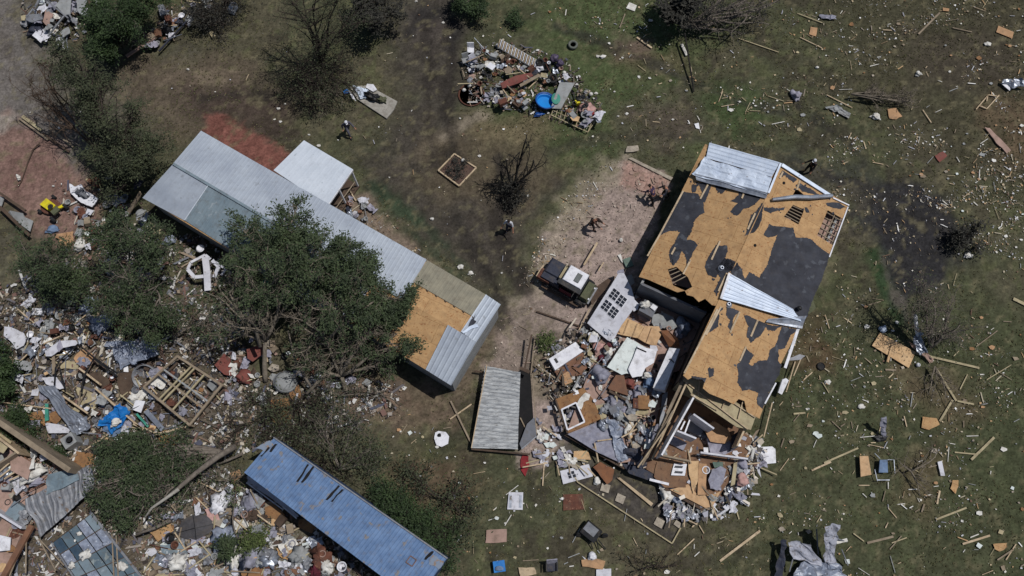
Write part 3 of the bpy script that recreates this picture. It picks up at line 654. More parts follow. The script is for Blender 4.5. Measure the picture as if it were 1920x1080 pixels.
def wall(a, b, h, th=.14, m='siding', z0=0.0, name='wall', par=None):
    a, b = Vector(a), Vector(b); d = (b-a).normalized(); n = Vector((-d.y, d.x, 0))*th/2
    base = [a-n, b-n, b+n, a+n]
    return MB().prism([p+Vector((0,0,h)) for p in base], 0, down=Vector((0,0,z0-h))).build(name, m, par)
def inset(v, c, k): return Vector((v.x+(c.x-v.x)*k, v.y+(c.y-v.y)*k, 0))
cen = Vector((sum(v.x for v in (hL0, hE0, hE1, hL1))/4, sum(v.y for v in (hL0, hE0, hE1, hL1))/4, 0))
g = lambda v: Vector((v.x, v.y, 0))
ax = (g(hL1)-g(hL0)).normalized(); bx = (g(hE0)-g(hL0)).normalized()
w0, w1, w2, w3 = g(hL0)+bx*.3+ax*.3, g(hE0)-bx*.3+ax*.3, g(hE1)-bx*.3, g(hL1)+bx*.3
w5 = g(hR2)+bx*.05
wall(w0, w1, 2.6, par=house); wall(w1, w2, 2.55, par=house); wall(w3, w0, 2.55, par=house)
wall(w3+ax*.0, g(hR1)+ax*.15-bx*.2, 2.6, m='wall_grey', par=house); wall(g(hR1)+ax*.1, w5, 2.75, m='timber_dark', par=house)
wall(w5, w2, 2.5, m='plank_tan', par=house)
MB().prism([hL0+Vector((0,0,-.12))+bx*.2+ax*.3, hE0+Vector((0,0,-.12))-bx*.2+ax*.3, hR0+Vector((0,0,-.12))+ax*.3], 0, down=ax*.12).build('gable', 'siding', house)
# open edge: ridge beams, wall plates running to the front
for a, b, wd, m in [((1345,578),(1212,858),.16,'pine_old'),((1336,590),(1250,775),.10,'timber_dark'),((1288,716),(1222,862),.10,'pine'),((1262,770),(1204,872),.09,'pine_old'),((1256,792),(1196,876),.08,'pine')]:
    MB().beam(P(*a, ZR-.3 if wd > .12 else 2.9), P(*b, 1.6), wd, .12).build('wall_plate', m, house)
# tan plank strip along the broken eave
strip = [(1281,712),(1300,703),(1418,778),(1408,806),(1380,800),(1300,745)]
MB().prism([P(x, y, 2.75) for x, y in strip], .05).build('soffit_board', 'plank_tan', house)
for a, b in [((1281,713),(1402,805)),((1300,705),(1416,783)),((1295,740),(1345,770)),((1312,712),(1309,742)),((1364,742),(1354,765)),((1394,748),(1384,785)),((1356,742),(1395,748))]:
    MB().beam(P(*a, 2.83), P(*b, 2.83), .05, .06).build('ceiling_joist', 'timber_dark' if rnd.random() < .4 else 'pine', house)
# open rooms: floor, partition walls, window frames
flr = [(1188,548),(1336,590),(1290,735),(1408,815),(1395,850),(1335,952),(1300,938),(1180,868),(1060,812),(1100,700)]
MB().prism([P(x, y, .55) for x, y in [(1250,700),(1290,735),(1410,822),(1402,850),(1335,950),(1300,934),(1212,880)]], .15).build('floor_deck', 'brown_floor', house)
MB().prism([P(x, y, .50) for x, y in [(1192,556),(1326,598),(1290,690),(1250,702),(1212,878),(1162,868),(1062,812),(1125,640)]], .15).build('floor_deck', 'wall_pink', house)
for a, b, h, m in [((1299,745),(1238,855),2.3,'paint_white'),((1297,779),(1335,806),2.0,'wall_white'),((1267,810),(1302,824),1.9,'wall_white'),((1395,800),(1378,838),1.9,'pine'),((1238,855),(1290,866),1.0,'pine_old'),((1310,850),(1398,862),.9,'wall_white')]:
    A, B = P(*a, h), P(*b, h); wall((A.x, A.y, .5), (B.x, B.y, .5), h, .10, m, .5, 'partition', house)
for a, b in [((1284,790),(1276,806)),((1294,785),(1284,812)),((1278,783),(1264,808))]:
    MB().beam(P(*a, 1.9), P(*b, 1.9), .08, .08).build('window_frame', 'paint_white', house)

# ---------- long metal roofed building ----------
lng = thing('long_building', 'long low building under pale metal roof beside the big tree', 'building', P(600,470,0))
a0, a1, b1, b0, r0, r1 = P(377,245,2.5), P(938,570,2.5), P(845,724,2.5), P(268,371,2.5), P(325,306,3.1), P(892,641,3.1)
pN, pS = Plane(a0, a1, r0), Plane(r0, r1, b0)
def onN(pts, off=0): return [pN.at(x, y, off) for x, y in pts]
def onS(pts, off=0): return [pS.at(x, y, off) for x, y in pts]
dn_ = Vector((0,0,-.02)); f1_ = (a1-a0).normalized()*.05; f2_ = (b0-r0).normalized()*.06; f3_ = (r0-a0).normalized()*.06
MB().prism([a0+f1_+f3_+dn_, a1-f1_+f3_+dn_, r1-f1_+dn_, r0+f1_+dn_], .03).build('roof_deck', 'osb', lng); MB().prism([r0+f1_+dn_, r1-f1_+dn_, b1-f1_-f2_+dn_, b0+f1_-f2_+dn_], .02).build('roof_deck', 'osb', lng)
def cover(q, n, m, amp=.018, nv=6, extra=.01, name='roof_sheet'):
    return MB().grid(*q, n*4, nv, corr(n, amp, extra, n), .01).build(name, m, lng)
cover(onN([(377,245),(800,487),(757,561),(325,306)], .03), 70, 'roof_pale', .006)
cover(onN([(801,488),(912,553),(884,592),(774,528)], .03), 18, 'roof_tan', .010)
cover(onN([(911,552),(939,571),(893,642),(864,622)], .05), 4, 'roof_pale')
cover(onS([(325,307),(390,345),(345,413),(267,371)], .03), 7, 'roof_pale', .006)
cover(onS([(391,346),(560,446),(520,524),(346,413)], .03), 30, 'roof_grey', .007)
cover(onS([(560,446),(700,528),(655,606),(520,524)], .04), 24, 'roof_pale', .007)
cover(onS([(840,609),(893,641),(846,723),(798,693)], .06), 6, 'roof_pale', .03)
MB().prism(onN(jag([(878,612),(892,588),(889,600),(893,603),(885,612)], 2, 2, 4), .07), .01).build('roof_felt', 'felt', lng)
MB().grid(*onN([(866,622),(893,607),(896,612),(868,626)], .12), 8, 3, crumple(.05, 2, 3), .01).build('bent_sheet', 'sheet_white', lng)
for i in range(14):
    t = i/13; MB().beam(pN.at(774+t*110, 528+t*64, .045), pN.at(777+t*110, 532+t*64, .045), .06, .02).build('clip', 'timber_dark', lng) if i % 2 else None
MB().beam(pN.at(325,307,.07), pN.at(757,561,.07), .16, .03).build('ridge_cap', 'roof_grey', lng)
MB().beam(pS.at(391,346,.06), pS.at(346,413,.06), .06, .03).build('flashing', 'roof_white', lng)
ga, gb, gc, gd = g(a0), g(a1), g(b1), g(b0); lc = (ga+gb+gc+gd)/4
W = [inset(v, lc, 0) for v in (ga, gb, gc, gd)]
e1 = (gb-ga).normalized(); e2 = (gd-ga).normalized()
W = [ga+e1*.2+e2*.25, gb-e1*.12+e2*.2, gc-e1*.12-e2*.2, gd+e1*.2-e2*.25]
wall(W[0], W[1], 2.42, par=lng); wall(W[1], W[2], 2.42, m='siding', par=lng); wall(W[2], W[3], 2.42, par=lng); wall(W[3], W[0], 2.42, par=lng)
MB().prism([a1-e1*.12+e2*.2-Vector((0,0,.1)), r1-e1*.12-Vector((0,0,.1)), b1-e1*.12-e2*.2-Vector((0,0,.1))], 0, down=-e1*.1).build('gable', 'siding', lng)
wp = W[1]+(W[2]-W[1])*.3
MB().box(wp+Vector((0,0,1.4)), .9, .06, 1.0, math.atan2((W[2]-W[1]).y, (W[2]-W[1]).x)).build('window', 'window_dark', lng)
# lean-to porch
por = thing('lean_to_porch', 'white square lean-to roof attached to long building side', 'porch', P(590,345,0))
q = [P(570,263,2.75), P(661,317,2.6), P(613,386,2.45), P(513,319,2.6)]
MB().grid(*q, 40, 6, corr(10, .004, .012, 2), .05).build('roof', 'roof_white', por)
for v in (q[1], q[2], q[0]*.5+q[1]*.5, q[1]*.5+q[2]*.5):
    MB().box(Vector((v.x-.12, v.y, v.z/2-.05)), .10, .10, v.z-.1).build('post', 'paint_white', por)
MB().beam(q[1]-Vector((0,0,.1)), q[2]-Vector((0,0,.1)), .08, .14).build('fascia', 'paint_white', por)
for k in range(9):
    t = k/8; v = q[1]*(1-t)+q[2]*t; MB().box(Vector((v.x-.1, v.y, .5)), .03, .03, .9).build('baluster', 'pine_old', por)
MB().prism([Vector((v.x, v.y, .18)) for v in q], .16).build('porch_floor', 'timber_dark', por)
MB().beam(Vector((q[1].x-.1, q[1].y, .95)), Vector((q[2].x-.1, q[2].y, .95)), .05, .05).build('rail', 'pine_old', por)
# terracotta slab behind the building
# ---------- blue container building ----------
con = thing('blue_container', 'long blue container with ribbed rust stained roof', 'container', P(650,950,0))
cc = [P(514,821,2.6), P(838,1047,2.6), P(778,1128,2.6), P(458,886,2.6)]
def boxy(pt, mroof, mside, par, n, amp):
    MB().grid(*pt, n*4, 14, corr(n, amp, .02, 4), .03).build('roof', mroof, par)
    gs = [Vector((v.x, v.y, 0)) for v in pt]; c = sum(gs, Vector())/4
    gs = [v+(c-v).normalized()*.05 for v in gs]
    for i in range(4): wall(gs[i], gs[(i+1) % 4], pt[0].z-.04, .06, mside, .12, 'side_wall', par)
boxy(cc, 'blue_roof', 'blue_side', con, 56, .022)
pc = Plane(*cc[:3])
for a, b, wd in [((505,838),(489,856),.13),((518,832),(507,848),.09),((578,870),(557,904),.15),((588,874),(566,905),.12),((636,910),(612,938),.15),((643,917),(622,941),.12),((812,1033),(797,1050),.18)]:
    pts = [(a[0]-2, a[1]), (a[0]+2, a[1]+1), (b[0]+2, b[1]), (b[0]-2, b[1]-1)]
    MB().prism([pc.at(x, y, .034) for x, y in jag(pts, 1.5, 2, int(a[0]))], .006).build('tar_patch', 'dark', con)
for pp in ([(812,1040),(832,1052),(822,1068),(804,1058)], [(478,842),(506,826),(514,834),(494,846)]):
    MB().prism([pc.at(x, y, .030) for x, y in jag(pp, 3, 3, pp[0][0])], .004).build('rust_stain', mat('stain', (132,140,152), (112,128,150), scale=3, bump=.1, spots=((140,120,104), 5, .56)), con)
for a, b in [((770,1042),(781,1050)),((781,1050),(773,1062)),((773,1062),(761,1054)),((761,1054),(770,1042))]:
    MB().beam(pc.at(*a, .05), pc.at(*b, .05), .04, .03).build('hatch_frame', 'brown_board', con)
MB().beam(pc.at(513,820,.05), pc.at(839,1047,.05), .07, .06).build('edge_rail', 'sheet_dull', con)
# ---------- corner house bottom left ----------
cor = thing('collapsed_house', 'roofless timber house with exposed studs at lower left corner', 'house', P(60,900,0))
MB().prism([P(x, y, .4) for x, y in [(-80,770),(130,880),(60,960),(40,1000),(-10,1120),(-120,1120)]], .3).build('floor_deck', 'wall_pink', cor)
for a, b, h, m in [((-60,752),(130,882),2.2,'pine_old'),((-30,800),(35,850),1.9,'pine'),((30,848),(-20,880),1.8,'pine_old'),((-40,940),(40,990),1.2,'wall_white')]:
    A, B = P(*a, h), P(*b, h); wall((A.x, A.y, 0), (B.x, B.y, 0), h, .28 if m == 'pine_old' and h > 1.9 else .12, m, .3, 'wall', cor)
for i in range(4):
    MB().beam(P(-10+i*9, 892+i*3, 1.2), P(18+i*6, 868+i*8, 1.2), .08, .06).build('stud', 'pine', cor)
MB().prism([P(x, y, 1.3) for x, y in [(18,842),(60,868),(52,900),(20,882)]], .04).build('ceiling_panel', 'wall_pink', cor)
MB().prism([P(x, y, 1.6) for x, y in [(0,812),(22,828),(6,850),(-20,840)]], .04).build('ceiling_panel', 'plank_tan', cor)
# ---------- sheds of wreck upper left ----------
# ================= TREES AND SHRUBS =================
def curve(a, b, sag, n, r, wig):
    a, b = Vector(a), Vector(b); pts = []; L = (b-a).length
    off = Vector((r.uniform(-1, 1), r.uniform(-1, 1), 0))
    off2 = Vector((r.uniform(-1, 1), r.uniform(-1, 1), r.uniform(-.5, .5)))
    for i in range(n+1):
        t = i/n; p = a.lerp(b, t); k = math.sin(t*math.pi)
        p += Vector((0, 0, sag*L*k))+off*wig*L*k+off2*wig*.5*L*math.sin(2*math.pi*t)
        pts.append(p)
    return pts
def leaves(V, F, pts, n, spread, size, r, up=.35):
    for i in range(n):
        e = pts[r.randrange(len(pts))]; c, d = (e if isinstance(e[0], (tuple, Vector)) else (e, None))
        t = r.random()**2*.5
        if d is None: d = (math.cos(r.uniform(0, 6.28)), math.sin(r.uniform(0, 6.28)), 0)
        x = c[0]+d[0]*t+r.gauss(0, spread); y = c[1]+d[1]*t+r.gauss(0, spread); z = max(.05, c[2]+d[2]*t+r.gauss(0, spread*.7))
        a = math.atan2(d[1], d[0])+r.gauss(0, .7); s_ = size*r.uniform(.5, 1.6); el = r.uniform(-.6, .8)
        ux, uy, uz = math.cos(a)*s_, math.sin(a)*s_, el*s_*.6; vx, vy, vz = -math.sin(a)*s_*.36, math.cos(a)*s_*.36, r.uniform(-.5, .5)*s_*.5
        o = len(V); V += [(x-ux, y-uy, z-uz), (x+vx, y+vy, z+vz), (x+ux, y+uy, z+uz), (x-vx, y-vy, z-vz)]; F.append((o, o+1, o+2, o+3))
def tree(name, label, cat, base, blobs, bark='bark', leaf='leaf_dark', nleaf=3000, lsize=.12, r0=.22, seed=1, limbs=5, twigs=4, spread=.32, fork=None, cluster=None, tw=.02, group=None, branch_from=None, twl=1.0):
    """base: photo pixel; blobs: (px, py, z, radius m, weight)"""
    r = random.Random(seed); B = P(base[0], base[1], 0.0)
    root = thing(name, label, cat, B, group)
    wood = MB(); ends = []
    fk = P(*fork) if fork else B+Vector((0, 0, .5))
    if fork: wood.tube(curve(B, fk, 0, 5, r, .03), [r0*(1-.35*i/5) for i in range(6)], 8)
    for bl in blobs:
        (px, py, z, rad, wt) = bl[:5]; lw = bl[5] if len(bl) > 5 else 1.0; e0 = []
        c = P(px, py, z)
        n = 7; main = curve(fk, c, .06, n, r, .07)
        wood.tube(main, [r0*.62*(1-.8*i/n)+.015 for i in range(n+1)], 6)
        for k in range(max(2, int(limbs*wt))):
            i = r.randrange(3, n+1); st = main[i]
            d = Vector((r.gauss(0, 1), r.gauss(0, 1), r.gauss(.25, .6))).normalized()
            e = c+d*rad*r.uniform(.45, 1.2)
            if e.z < .15: e.z = .15
            br = curve(st, e, .04, 6, r, .10); wood.tube(br, [r0*.28*(1-.8*j/6)+tw*.5 for j in range(7)], 5, False)
            e0 += [(p_, d) for p_ in br[4:]]
            for q in range(twigs):
                s2 = br[r.randrange(2, 7)]; d2 = (d*.6+Vector((r.gauss(0, .8), r.gauss(0, .8), r.gauss(.1, .5)))).normalized()
                e2 = s2+d2*rad*r.uniform(.25, .6)*twl
                if e2.z < .08: e2.z = .08
                b2 = curve(s2, e2, .03, 4, r, .12); wood.tube(b2, [tw*(1-.7*j/4) for j in range(5)], 4, False); e0 += [(p_, d2) for p_ in b2[2:]]
                if twigs > 5:
                    for q2 in range(3):
                        s3 = b2[r.randrange(1, 5)]; e3 = s3+(d2+Vector((r.gauss(0, .8), r.gauss(0, .8), r.gauss(0, .4)))).normalized()*rad*.28*twl
                        wood.tube([s3, (s3+e3)/2+Vector((r.gauss(0, .04), r.gauss(0, .04), 0)), e3], [tw*.6, tw*.45, tw*.25], 3, False); e0.append((e3, d2))
        if r.random() < 2: ends += [q_ for q_ in e0 if r.random() < lw and (mnoise.noise(q_[0]*.95+Vector((seed, 0, 0))) > -.09 or r.random() < .12)]
    wood.build('trunk', bark, root, smooth=True)
    if nleaf:
        V = []; F = []; loc = absloc(root)
        if cluster and len(ends) > cluster: ends = r.sample(ends, cluster)
        leaves(V, F, [(tuple(p-loc), tuple(dd)) for p, dd in ends], nleaf, spread, lsize, r)
        me = bpy.data.meshes.new('crown'); me.from_pydata(V, [], F); me.materials.append(M(leaf))
        o = bpy.data.objects.new('crown', me); col.objects.link(o); o.parent = root
    return root
# the big tree, two crowns leaning over the long roof
tree('leafy_tree', 'largest green tree, spreading over the long metal roof', 'tree', (498,715),
     [(475,450,4.6,1.2,.9),(535,430,5.0,1.3,1),(515,505,5.2,1.5,1,.7),(430,550,4.0,1.4,1,.25),(405,600,3.0,1.3,.9,.12),(470,600,3.8,1.3,.8,.06),(580,480,5.4,1.3,1),(620,490,5.0,1.2,.9)],
     bark='bark_pale', leaf='leaf_dark', nleaf=26000, lsize=.068, r0=.17, seed=4, limbs=10, twigs=7, spread=.13, fork=(497,640,1.6), tw=.022)
tree('leafy_tree', 'broad many-stemmed green tree behind the blue container, right of the largest trunk', 'tree', (650,735),
     [(670,510,4.6,1.4,1.1),(725,560,4.0,1.2,1),(640,560,4.4,1.5,1,.4),(580,610,3.6,1.6,1,.12),(690,600,3.6,1.4,1,.2),(745,625,2.8,1.1,.9,.7),(650,660,2.4,1.5,1,.08),(580,690,2.0,1.2,.8,.06),(620,470,4.2,1.0,.6),(720,670,1.6,1.1,.8,.2)],
     bark='bark_pale', leaf='leaf_dark', nleaf=23000, lsize=.068, r0=.17, seed=9, limbs=9, twigs=7, spread=.14, fork=(640,705,.9), tw=.022)
tree('leafy_tree', 'medium green tree standing left of the dented bent gutter', 'tree', (285,640),
     [(230,440,4.2,1.3,1),(290,470,4.4,1.5,1),(250,530,4.0,1.6,1),(220,580,3.2,1.4,1),(300,560,3.4,1.3,.8),(265,610,2.6,1.2,.7)],
     leaf='leaf_dark', nleaf=20000, lsize=.065, r0=.16, seed=12, limbs=9, twigs=7, spread=.15)
tree('leafy_tree', 'small dark tree at far left below the yellow mower', 'tree', (120,580),
     [(60,470,2.6,1.2,.8),(110,480,3.0,1.3,1),(130,530,2.4,1.2,1),(85,520,2.4,1.1,.8)], leaf='leaf_dark', nleaf=9000, lsize=.065, r0=.12, seed=15, limbs=8, twigs=7, spread=.16)
tree('storm_damaged_tree', 'tall half-stripped olive tree leaning between dirt road and pale roof', 'tree', (245,365),
     [(120,110,5.6,1.0,.9),(160,140,5.6,1.1,1),(190,190,5.0,1.2,1),(230,230,4.6,1.3,1,.8),(250,290,3.4,1.5,1),(200,300,3.0,1.2,.8),(215,350,2.0,1.1,.6),(150,200,4.4,1.0,.6,.25),(290,280,3.2,.9,.6)],
     leaf='leaf_grey', nleaf=20000, lsize=.062, r0=.2, seed=19, limbs=9, twigs=7, spread=.18, bark='bark_dark')
tree('storm_damaged_tree', 'bare snapped branches sticking out left toward the dirt road', 'tree', (190,290),
     [(90,150,4.2,1.3,1),(60,180,3.2,1.2,.9),(110,220,2.6,1.3,.9),(70,120,4.0,.8,.4)], nleaf=0, r0=.10, seed=21, limbs=7, twigs=7, bark='timber_dark', tw=.018, twl=1.4)
tree('dense_shrub', 'dense black-green shrub in the upper left wreckage', 'shrub', (238,95),
     [(200,40,2.6,1.3,1),(240,20,3.2,1.5,1),(275,10,2.8,1.3,1),(220,70,2.0,1.3,1),(190,80,1.8,1.0,.8)], leaf='leaf_bush', nleaf=26000, lsize=.07, r0=.12, seed=23, limbs=7, spread=.22, cluster=900)
tree('bare_tree', 'tall leafless tree with grey-green twigs at top left centre', 'tree', (605,130),
     [(590,10,5.6,1.5,1),(560,30,5.0,1.5,1),(640,-10,5.6,1.5,1),(610,60,3.6,1.6,1),(540,-10,5.6,1.2,.8),(650,50,4.0,1.3,.8)],
     leaf='leaf_grey', nleaf=3500, lsize=.05, r0=.15, seed=25, limbs=8, twigs=7, spread=.25, bark='bark_dark', tw=.012)
tree('bare_tree', 'low black spiky shrub left of the debris-covered mattress', 'shrub', (598,168),
     [(560,135,1.4,1.2,1),(600,120,1.8,1.2,1),(640,150,1.2,1.3,1),(590,175,.9,1.2,1),(545,165,.8,1.1,.9),(630,120,1.4,1.1,1),(600,200,.6,.9,.8)],
     leaf='leaf_grey', nleaf=1800, lsize=.06, r0=.07, seed=27, limbs=8, twigs=7, spread=.2, bark='bark_dark', tw=.018, twl=1.4) if mat('leaf_black', (58,56,50), (44,44,40), island=True, bump=0) else None
tree('dense_shrub', 'round near-black bush at the top edge, centre left', 'shrub', (700,62),
     [(690,20,2.2,1.2,1),(720,35,1.8,1.1,1),(665,20,1.6,1.0,1),(700,0,2.4,1.1,1),(730,10,1.8,.9,.8)], leaf='leaf_black', nleaf=6000, lsize=.085, r0=.12, seed=28, limbs=7, spread=.2, twigs=5, bark='bark_dark')
tree('dense_shrub', 'small round green bush at top centre edge', 'shrub', (884,18),
     [(880,0,1.2,.8,1),(900,4,1.0,.7,1),(868,2,.9,.6,1)], leaf='leaf_bush', nleaf=6000, lsize=.07, r0=.07, seed=31, limbs=6, spread=.16)
tree('dense_shrub', 'tiny dark green tuft left of the old tyre', 'shrub', (967,38), [(967,32,.5,.3,1)], leaf='leaf_bush', nleaf=1200, lsize=.06, r0=.03, seed=33, limbs=5, spread=.12)
tree('bare_tree', 'leafless black yard tree beside the square flower bed', 'tree', (962,362),
     [(975,285,3.0,1.0,1),(950,300,2.6,1.0,1),(1000,300,2.8,1.1,1),(940,340,1.2,1.1,1),(970,330,1.8,1.1,1),(920,345,1.0,1.1,.8),(985,262,3.4,.8,.7)],
     nleaf=0, r0=.11, seed=35, limbs=5, twigs=5, bark='bark_black', tw=.02, twl=1.2)
tree('bare_tree', 'small dark shrub under the leafless yard tree', 'shrub', (962,375),
     [(955,360,.7,.7,1),(975,352,.8,.7,1),(950,375,.5,.6,1),(972,380,.5,.5,1)], leaf='leaf_black', nleaf=900, lsize=.06, r0=.05, seed=36, limbs=6, twigs=6, spread=.14, bark='bark_black', tw=.02)  # low shrub with near-black twigs and leaves
tree('fallen_tree', 'uprooted pale-limbed tree lying along the upper edge', 'tree', (1275,60),
     [(1340,20,1.6,1.7,1),(1400,30,1.4,1.6,1),(1330,-20,2.2,1.6,1),(1380,-30,2.0,1.7,1),(1440,10,.9,1.2,.8),(1300,30,1.5,1.3,.9),(1350,55,.8,1.2,.8),(1420,-10,1.6,1.4,.9)],
     leaf='leaf_black', nleaf=1800, lsize=.07, r0=.20, seed=38, limbs=6, twigs=5, spread=.3, bark='bark', tw=.024, twl=1.5)
tree('dense_shrub', 'black bush by the fallen tree root, raised and thickened to cast a shadow', 'shrub', (1262,50),
     [(1258,8,2.1,.8,1),(1275,-4,2.4,.8,1),(1270,14,2.0,.7,.8)], leaf='leaf_black', nleaf=6500, lsize=.12, r0=.12, seed=39, limbs=7, spread=.2, bark='bark_black')  # bush lifted and made dense so its shadow falls on the grass
tree('bare_tree', 'grey stripped tree right of the plywood sheet', 'tree', (1738,655),
     [(1750,560,3.0,1.3,1),(1720,560,2.8,1.1,1),(1780,590,2.4,1.3,1),(1745,600,2.2,1.3,1),(1800,610,1.2,1.1,.9),(1770,630,1.2,1.2,.9),(1730,530,3.4,.9,.7)],
     leaf='leaf_grey', nleaf=1300, lsize=.055, r0=.12, seed=41, limbs=6, twigs=6, spread=.25, bark='bark', tw=.016, twl=1.2)
tree('bare_tree', 'charred black shrub on the edge of the burnt ground', 'shrub', (1812,462),
     [(1808,435,.9,.7,1),(1820,430,.8,.6,1),(1800,450,.5,.6,1),(1822,455,.4,.5,.8)], leaf='leaf_black', nleaf=900, lsize=.08, r0=.06, seed=43, limbs=7, twigs=6, spread=.14, bark='bark_black', tw=.026)
tree('brush_tree', 'brown twiggy thicket between big tree and blue container', 'shrub', (640,880),
     [(620,780,1.8,1.2,.9),(670,800,1.6,1.2,.9),(695,840,1.4,1.0,.9),(600,810,1.4,1.1,.9),(680,870,1.0,.8,.8)],
     leaf='leaf_grey', nleaf=2600, lsize=.06, r0=.08, seed=45, limbs=6, twigs=6, spread=.3, bark='bark', tw=.014)
tree('brush_tree', 'green and brown hedge along the blue container side', 'shrub', (800,985),
     [(740,945,1.2,.7,1),(775,970,1.2,.8,1),(810,1000,1.2,.9,1),(840,1025,1.0,.8,1),(720,925,1.0,.6,.8),(835,985,.8,.7,.7)],
     leaf='leaf_bush', nleaf=11000, lsize=.06, r0=.06, seed=47, limbs=8, twigs=7, spread=.22, bark='bark_dark', tw=.014)
tree('brush_tree', 'loose grey-green bramble above the container side hedge', 'shrub', (830,935),
     [(790,915,.5,1.0,.8),(840,930,.5,1.1,.8),(760,885,.4,.8,.7),(880,970,.4,.9,.8)], leaf='leaf_grey', nleaf=1800, lsize=.065, r0=.05, seed=49, limbs=7, twigs=6, spread=.3, bark='bark_dark')
tree('fallen_tree', 'green tree blown over left of the blue container', 'tree', (425,850),
     [(350,885,1.4,1.2,.9,.15),(305,865,1.8,1.2,1,.6),(250,845,2.0,1.2,1,.9),(212,850,1.6,.8,1),(225,900,1.8,1.1,1),(275,935,1.4,1.3,1,.35),(225,955,1.2,.9,.8,.7),(205,920,1.4,.9,.8),(310,935,1.0,1.0,.7,.25)],
     leaf='leaf_dark', nleaf=19000, lsize=.068, r0=.2, seed=51, limbs=10, twigs=7, spread=.17, bark='bark')
tree('dense_shrub', 'glossy dark green bush on the left photo edge', 'shrub', (0,740),
     [(-8,690,1.8,1.0,1),(8,710,1.4,.9,1),(-15,660,1.6,.9,1)], leaf='leaf_bush', nleaf=9000, lsize=.08, r0=.08, seed=53, limbs=6, spread=.18)
tree('broken_branches', 'leafy broken branches beside the blue tarp strip', 'branch', (60,800),
     [(20,785,.7,.7,1),(50,812,.6,.7,1),(85,838,.5,.6,.9)], leaf='leaf_bush', nleaf=4500, lsize=.06, r0=.06, seed=54, limbs=6, spread=.22)
tree('broken_branches', 'olive leafy branches in the rubble below the container', 'branch', (450,1010),
     [(440,930,.5,.4,.7),(478,1000,.5,.5,1),(495,1012,.4,.5,.8)], leaf='leaf_olive', nleaf=2600, lsize=.055, r0=.05, seed=55, limbs=6, spread=.2)
tree('broken_branches', 'dark needle branch lying over pale film near container', 'branch', (425,1040),
     [(424,1022,.6,.5,1),(432,1035,.4,.4,.8)], leaf='leaf_dark', nleaf=2600, lsize=.07, r0=.04, seed=56, limbs=6, spread=.12)
tree('broken_branches', 'grey branch pile in front of the steel dome', 'branch', (560,760),
     [(590,760,.6,1.1,1),(530,800,.6,1.2,1),(570,800,.5,1.2,1),(500,770,.6,1.0,1)], leaf='leaf_grey', nleaf=2600, lsize=.06, r0=.07, seed=57, limbs=8, twigs=8, spread=.3, bark='bark_dark')
tree('broken_branches', 'splayed dry branch fan on grass near top right', 'branch', (1590,184),
     [(1650,170,.4,.7,1),(1690,178,.3,.8,1),(1660,192,.25,.7,1),(1715,190,.2,.6,.8),(1640,180,.3,.5,.8)], nleaf=0, r0=.06, seed=58, limbs=7, twigs=8, bark='bark_pale', tw=.018)
tree('broken_branches', 'brown twig tangle below the stripped tree', 'branch', (1745,690),
     [(1760,720,.3,1.0,1),(1740,740,.2,.9,1),(1775,745,.3,.9,1),(1750,700,.4,.7,.8)], nleaf=0, r0=.05, seed=59, limbs=5, twigs=4, bark='bark_pale', tw=.014, twl=1.3)
tree('broken_branches', 'brown twig tangle beside the blue cushioned lawn chair', 'branch', (1700,885),
     [(1715,900,.3,.8,1),(1735,875,.3,.9,1),(1690,870,.3,.9,1),(1725,930,.2,.8,.8),(1760,840,.3,.6,.6)], nleaf=0, r0=.05, seed=60, limbs=4, twigs=4, bark='bark_pale', tw=.014, twl=1.3)
tree('broken_branches', 'dark twig mound at the bottom edge near overturned bin', 'branch', (1225,1060),
     [(1215,1055,.4,.9,1),(1245,1065,.4,.9,1),(1190,1070,.3,.8,1)], leaf='leaf_brown', nleaf=300, lsize=.05, r0=.04, seed=61, limbs=5, twigs=4, bark='bark_dark', tw=.02)
tree('broken_branches', 'dark branches fallen across the upper left fence', 'branch', (420,40),
     [(380,20,1.0,1.1,1),(420,10,1.2,1.1,1),(400,50,.6,.9,1),(440,-10,1.4,.9,1)], leaf='leaf_black', nleaf=3500, lsize=.06, r0=.08, seed=62, limbs=8, twigs=8, bark='bark_dark', tw=.022)
tree('weeds', 'weedy green tuft beside the small white refrigerator panel', 'weeds', (1020,650), [(1018,640,.2,.4,1),(1028,655,.2,.4,1)], leaf='leaf_olive', nleaf=700, lsize=.06, r0=.02, seed=63, limbs=5, spread=.2)
r_ = random.Random(3)
def log(label, pts, rad, bark='bark', name='fallen_limb'):
    p = [P(*a) for a in pts]; n = len(p)
    return tag(MB().tube(p, [rad*(1-.55*i/(n-1)) for i in range(n)], 7).build(name, bark, smooth=True), label, 'limb')
log('long grey limb lying diagonally over the blown-over green tree', [(440,838,1.2),(410,855,1.9),(370,885,2.3),(335,915,2.3),(320,925,2.3)], .20, 'bark')
log('peeled white limb end hooking down over green leaves', [(335,917,2.35),(310,935,2.5),(285,952,2.5),(272,970,2.4)], .11, 'concrete')
log('straight grey log by the broken orange board', [(320,975,.9),(290,990,1.0),(255,1002,1.1)], .13, 'bark')
log('crooked pale limb running from dome to big crown', [(575,738,1.0),(600,712,1.2),(630,680,1.5),(650,660,1.9),(665,640,2.3),(700,615,3.0)], .12, 'bark_pale')
log('thin pale limb crossing above the grey dome', [(590,736,.9),(570,705,1.3),(552,670,1.8),(540,620,2.6)], .10, 'bark')
log('thick ivory limb reaching up through the crown', [(612,640,2.8),(640,610,3.6),(670,590,4.2),(700,565,4.8)], .11, 'bark_pale')
log('short split log near the container upper end', [(455,850,.5),(430,862,.5),(405,872,.4)], .10, 'bark')
log('thick stub limb standing left in big tree fork', [(488,650,2.2),(470,580,3.6),(462,540,4.4),(468,500,5.0)], .12, 'bark_pale')
# vines/overgrown ground beside the trampled yard

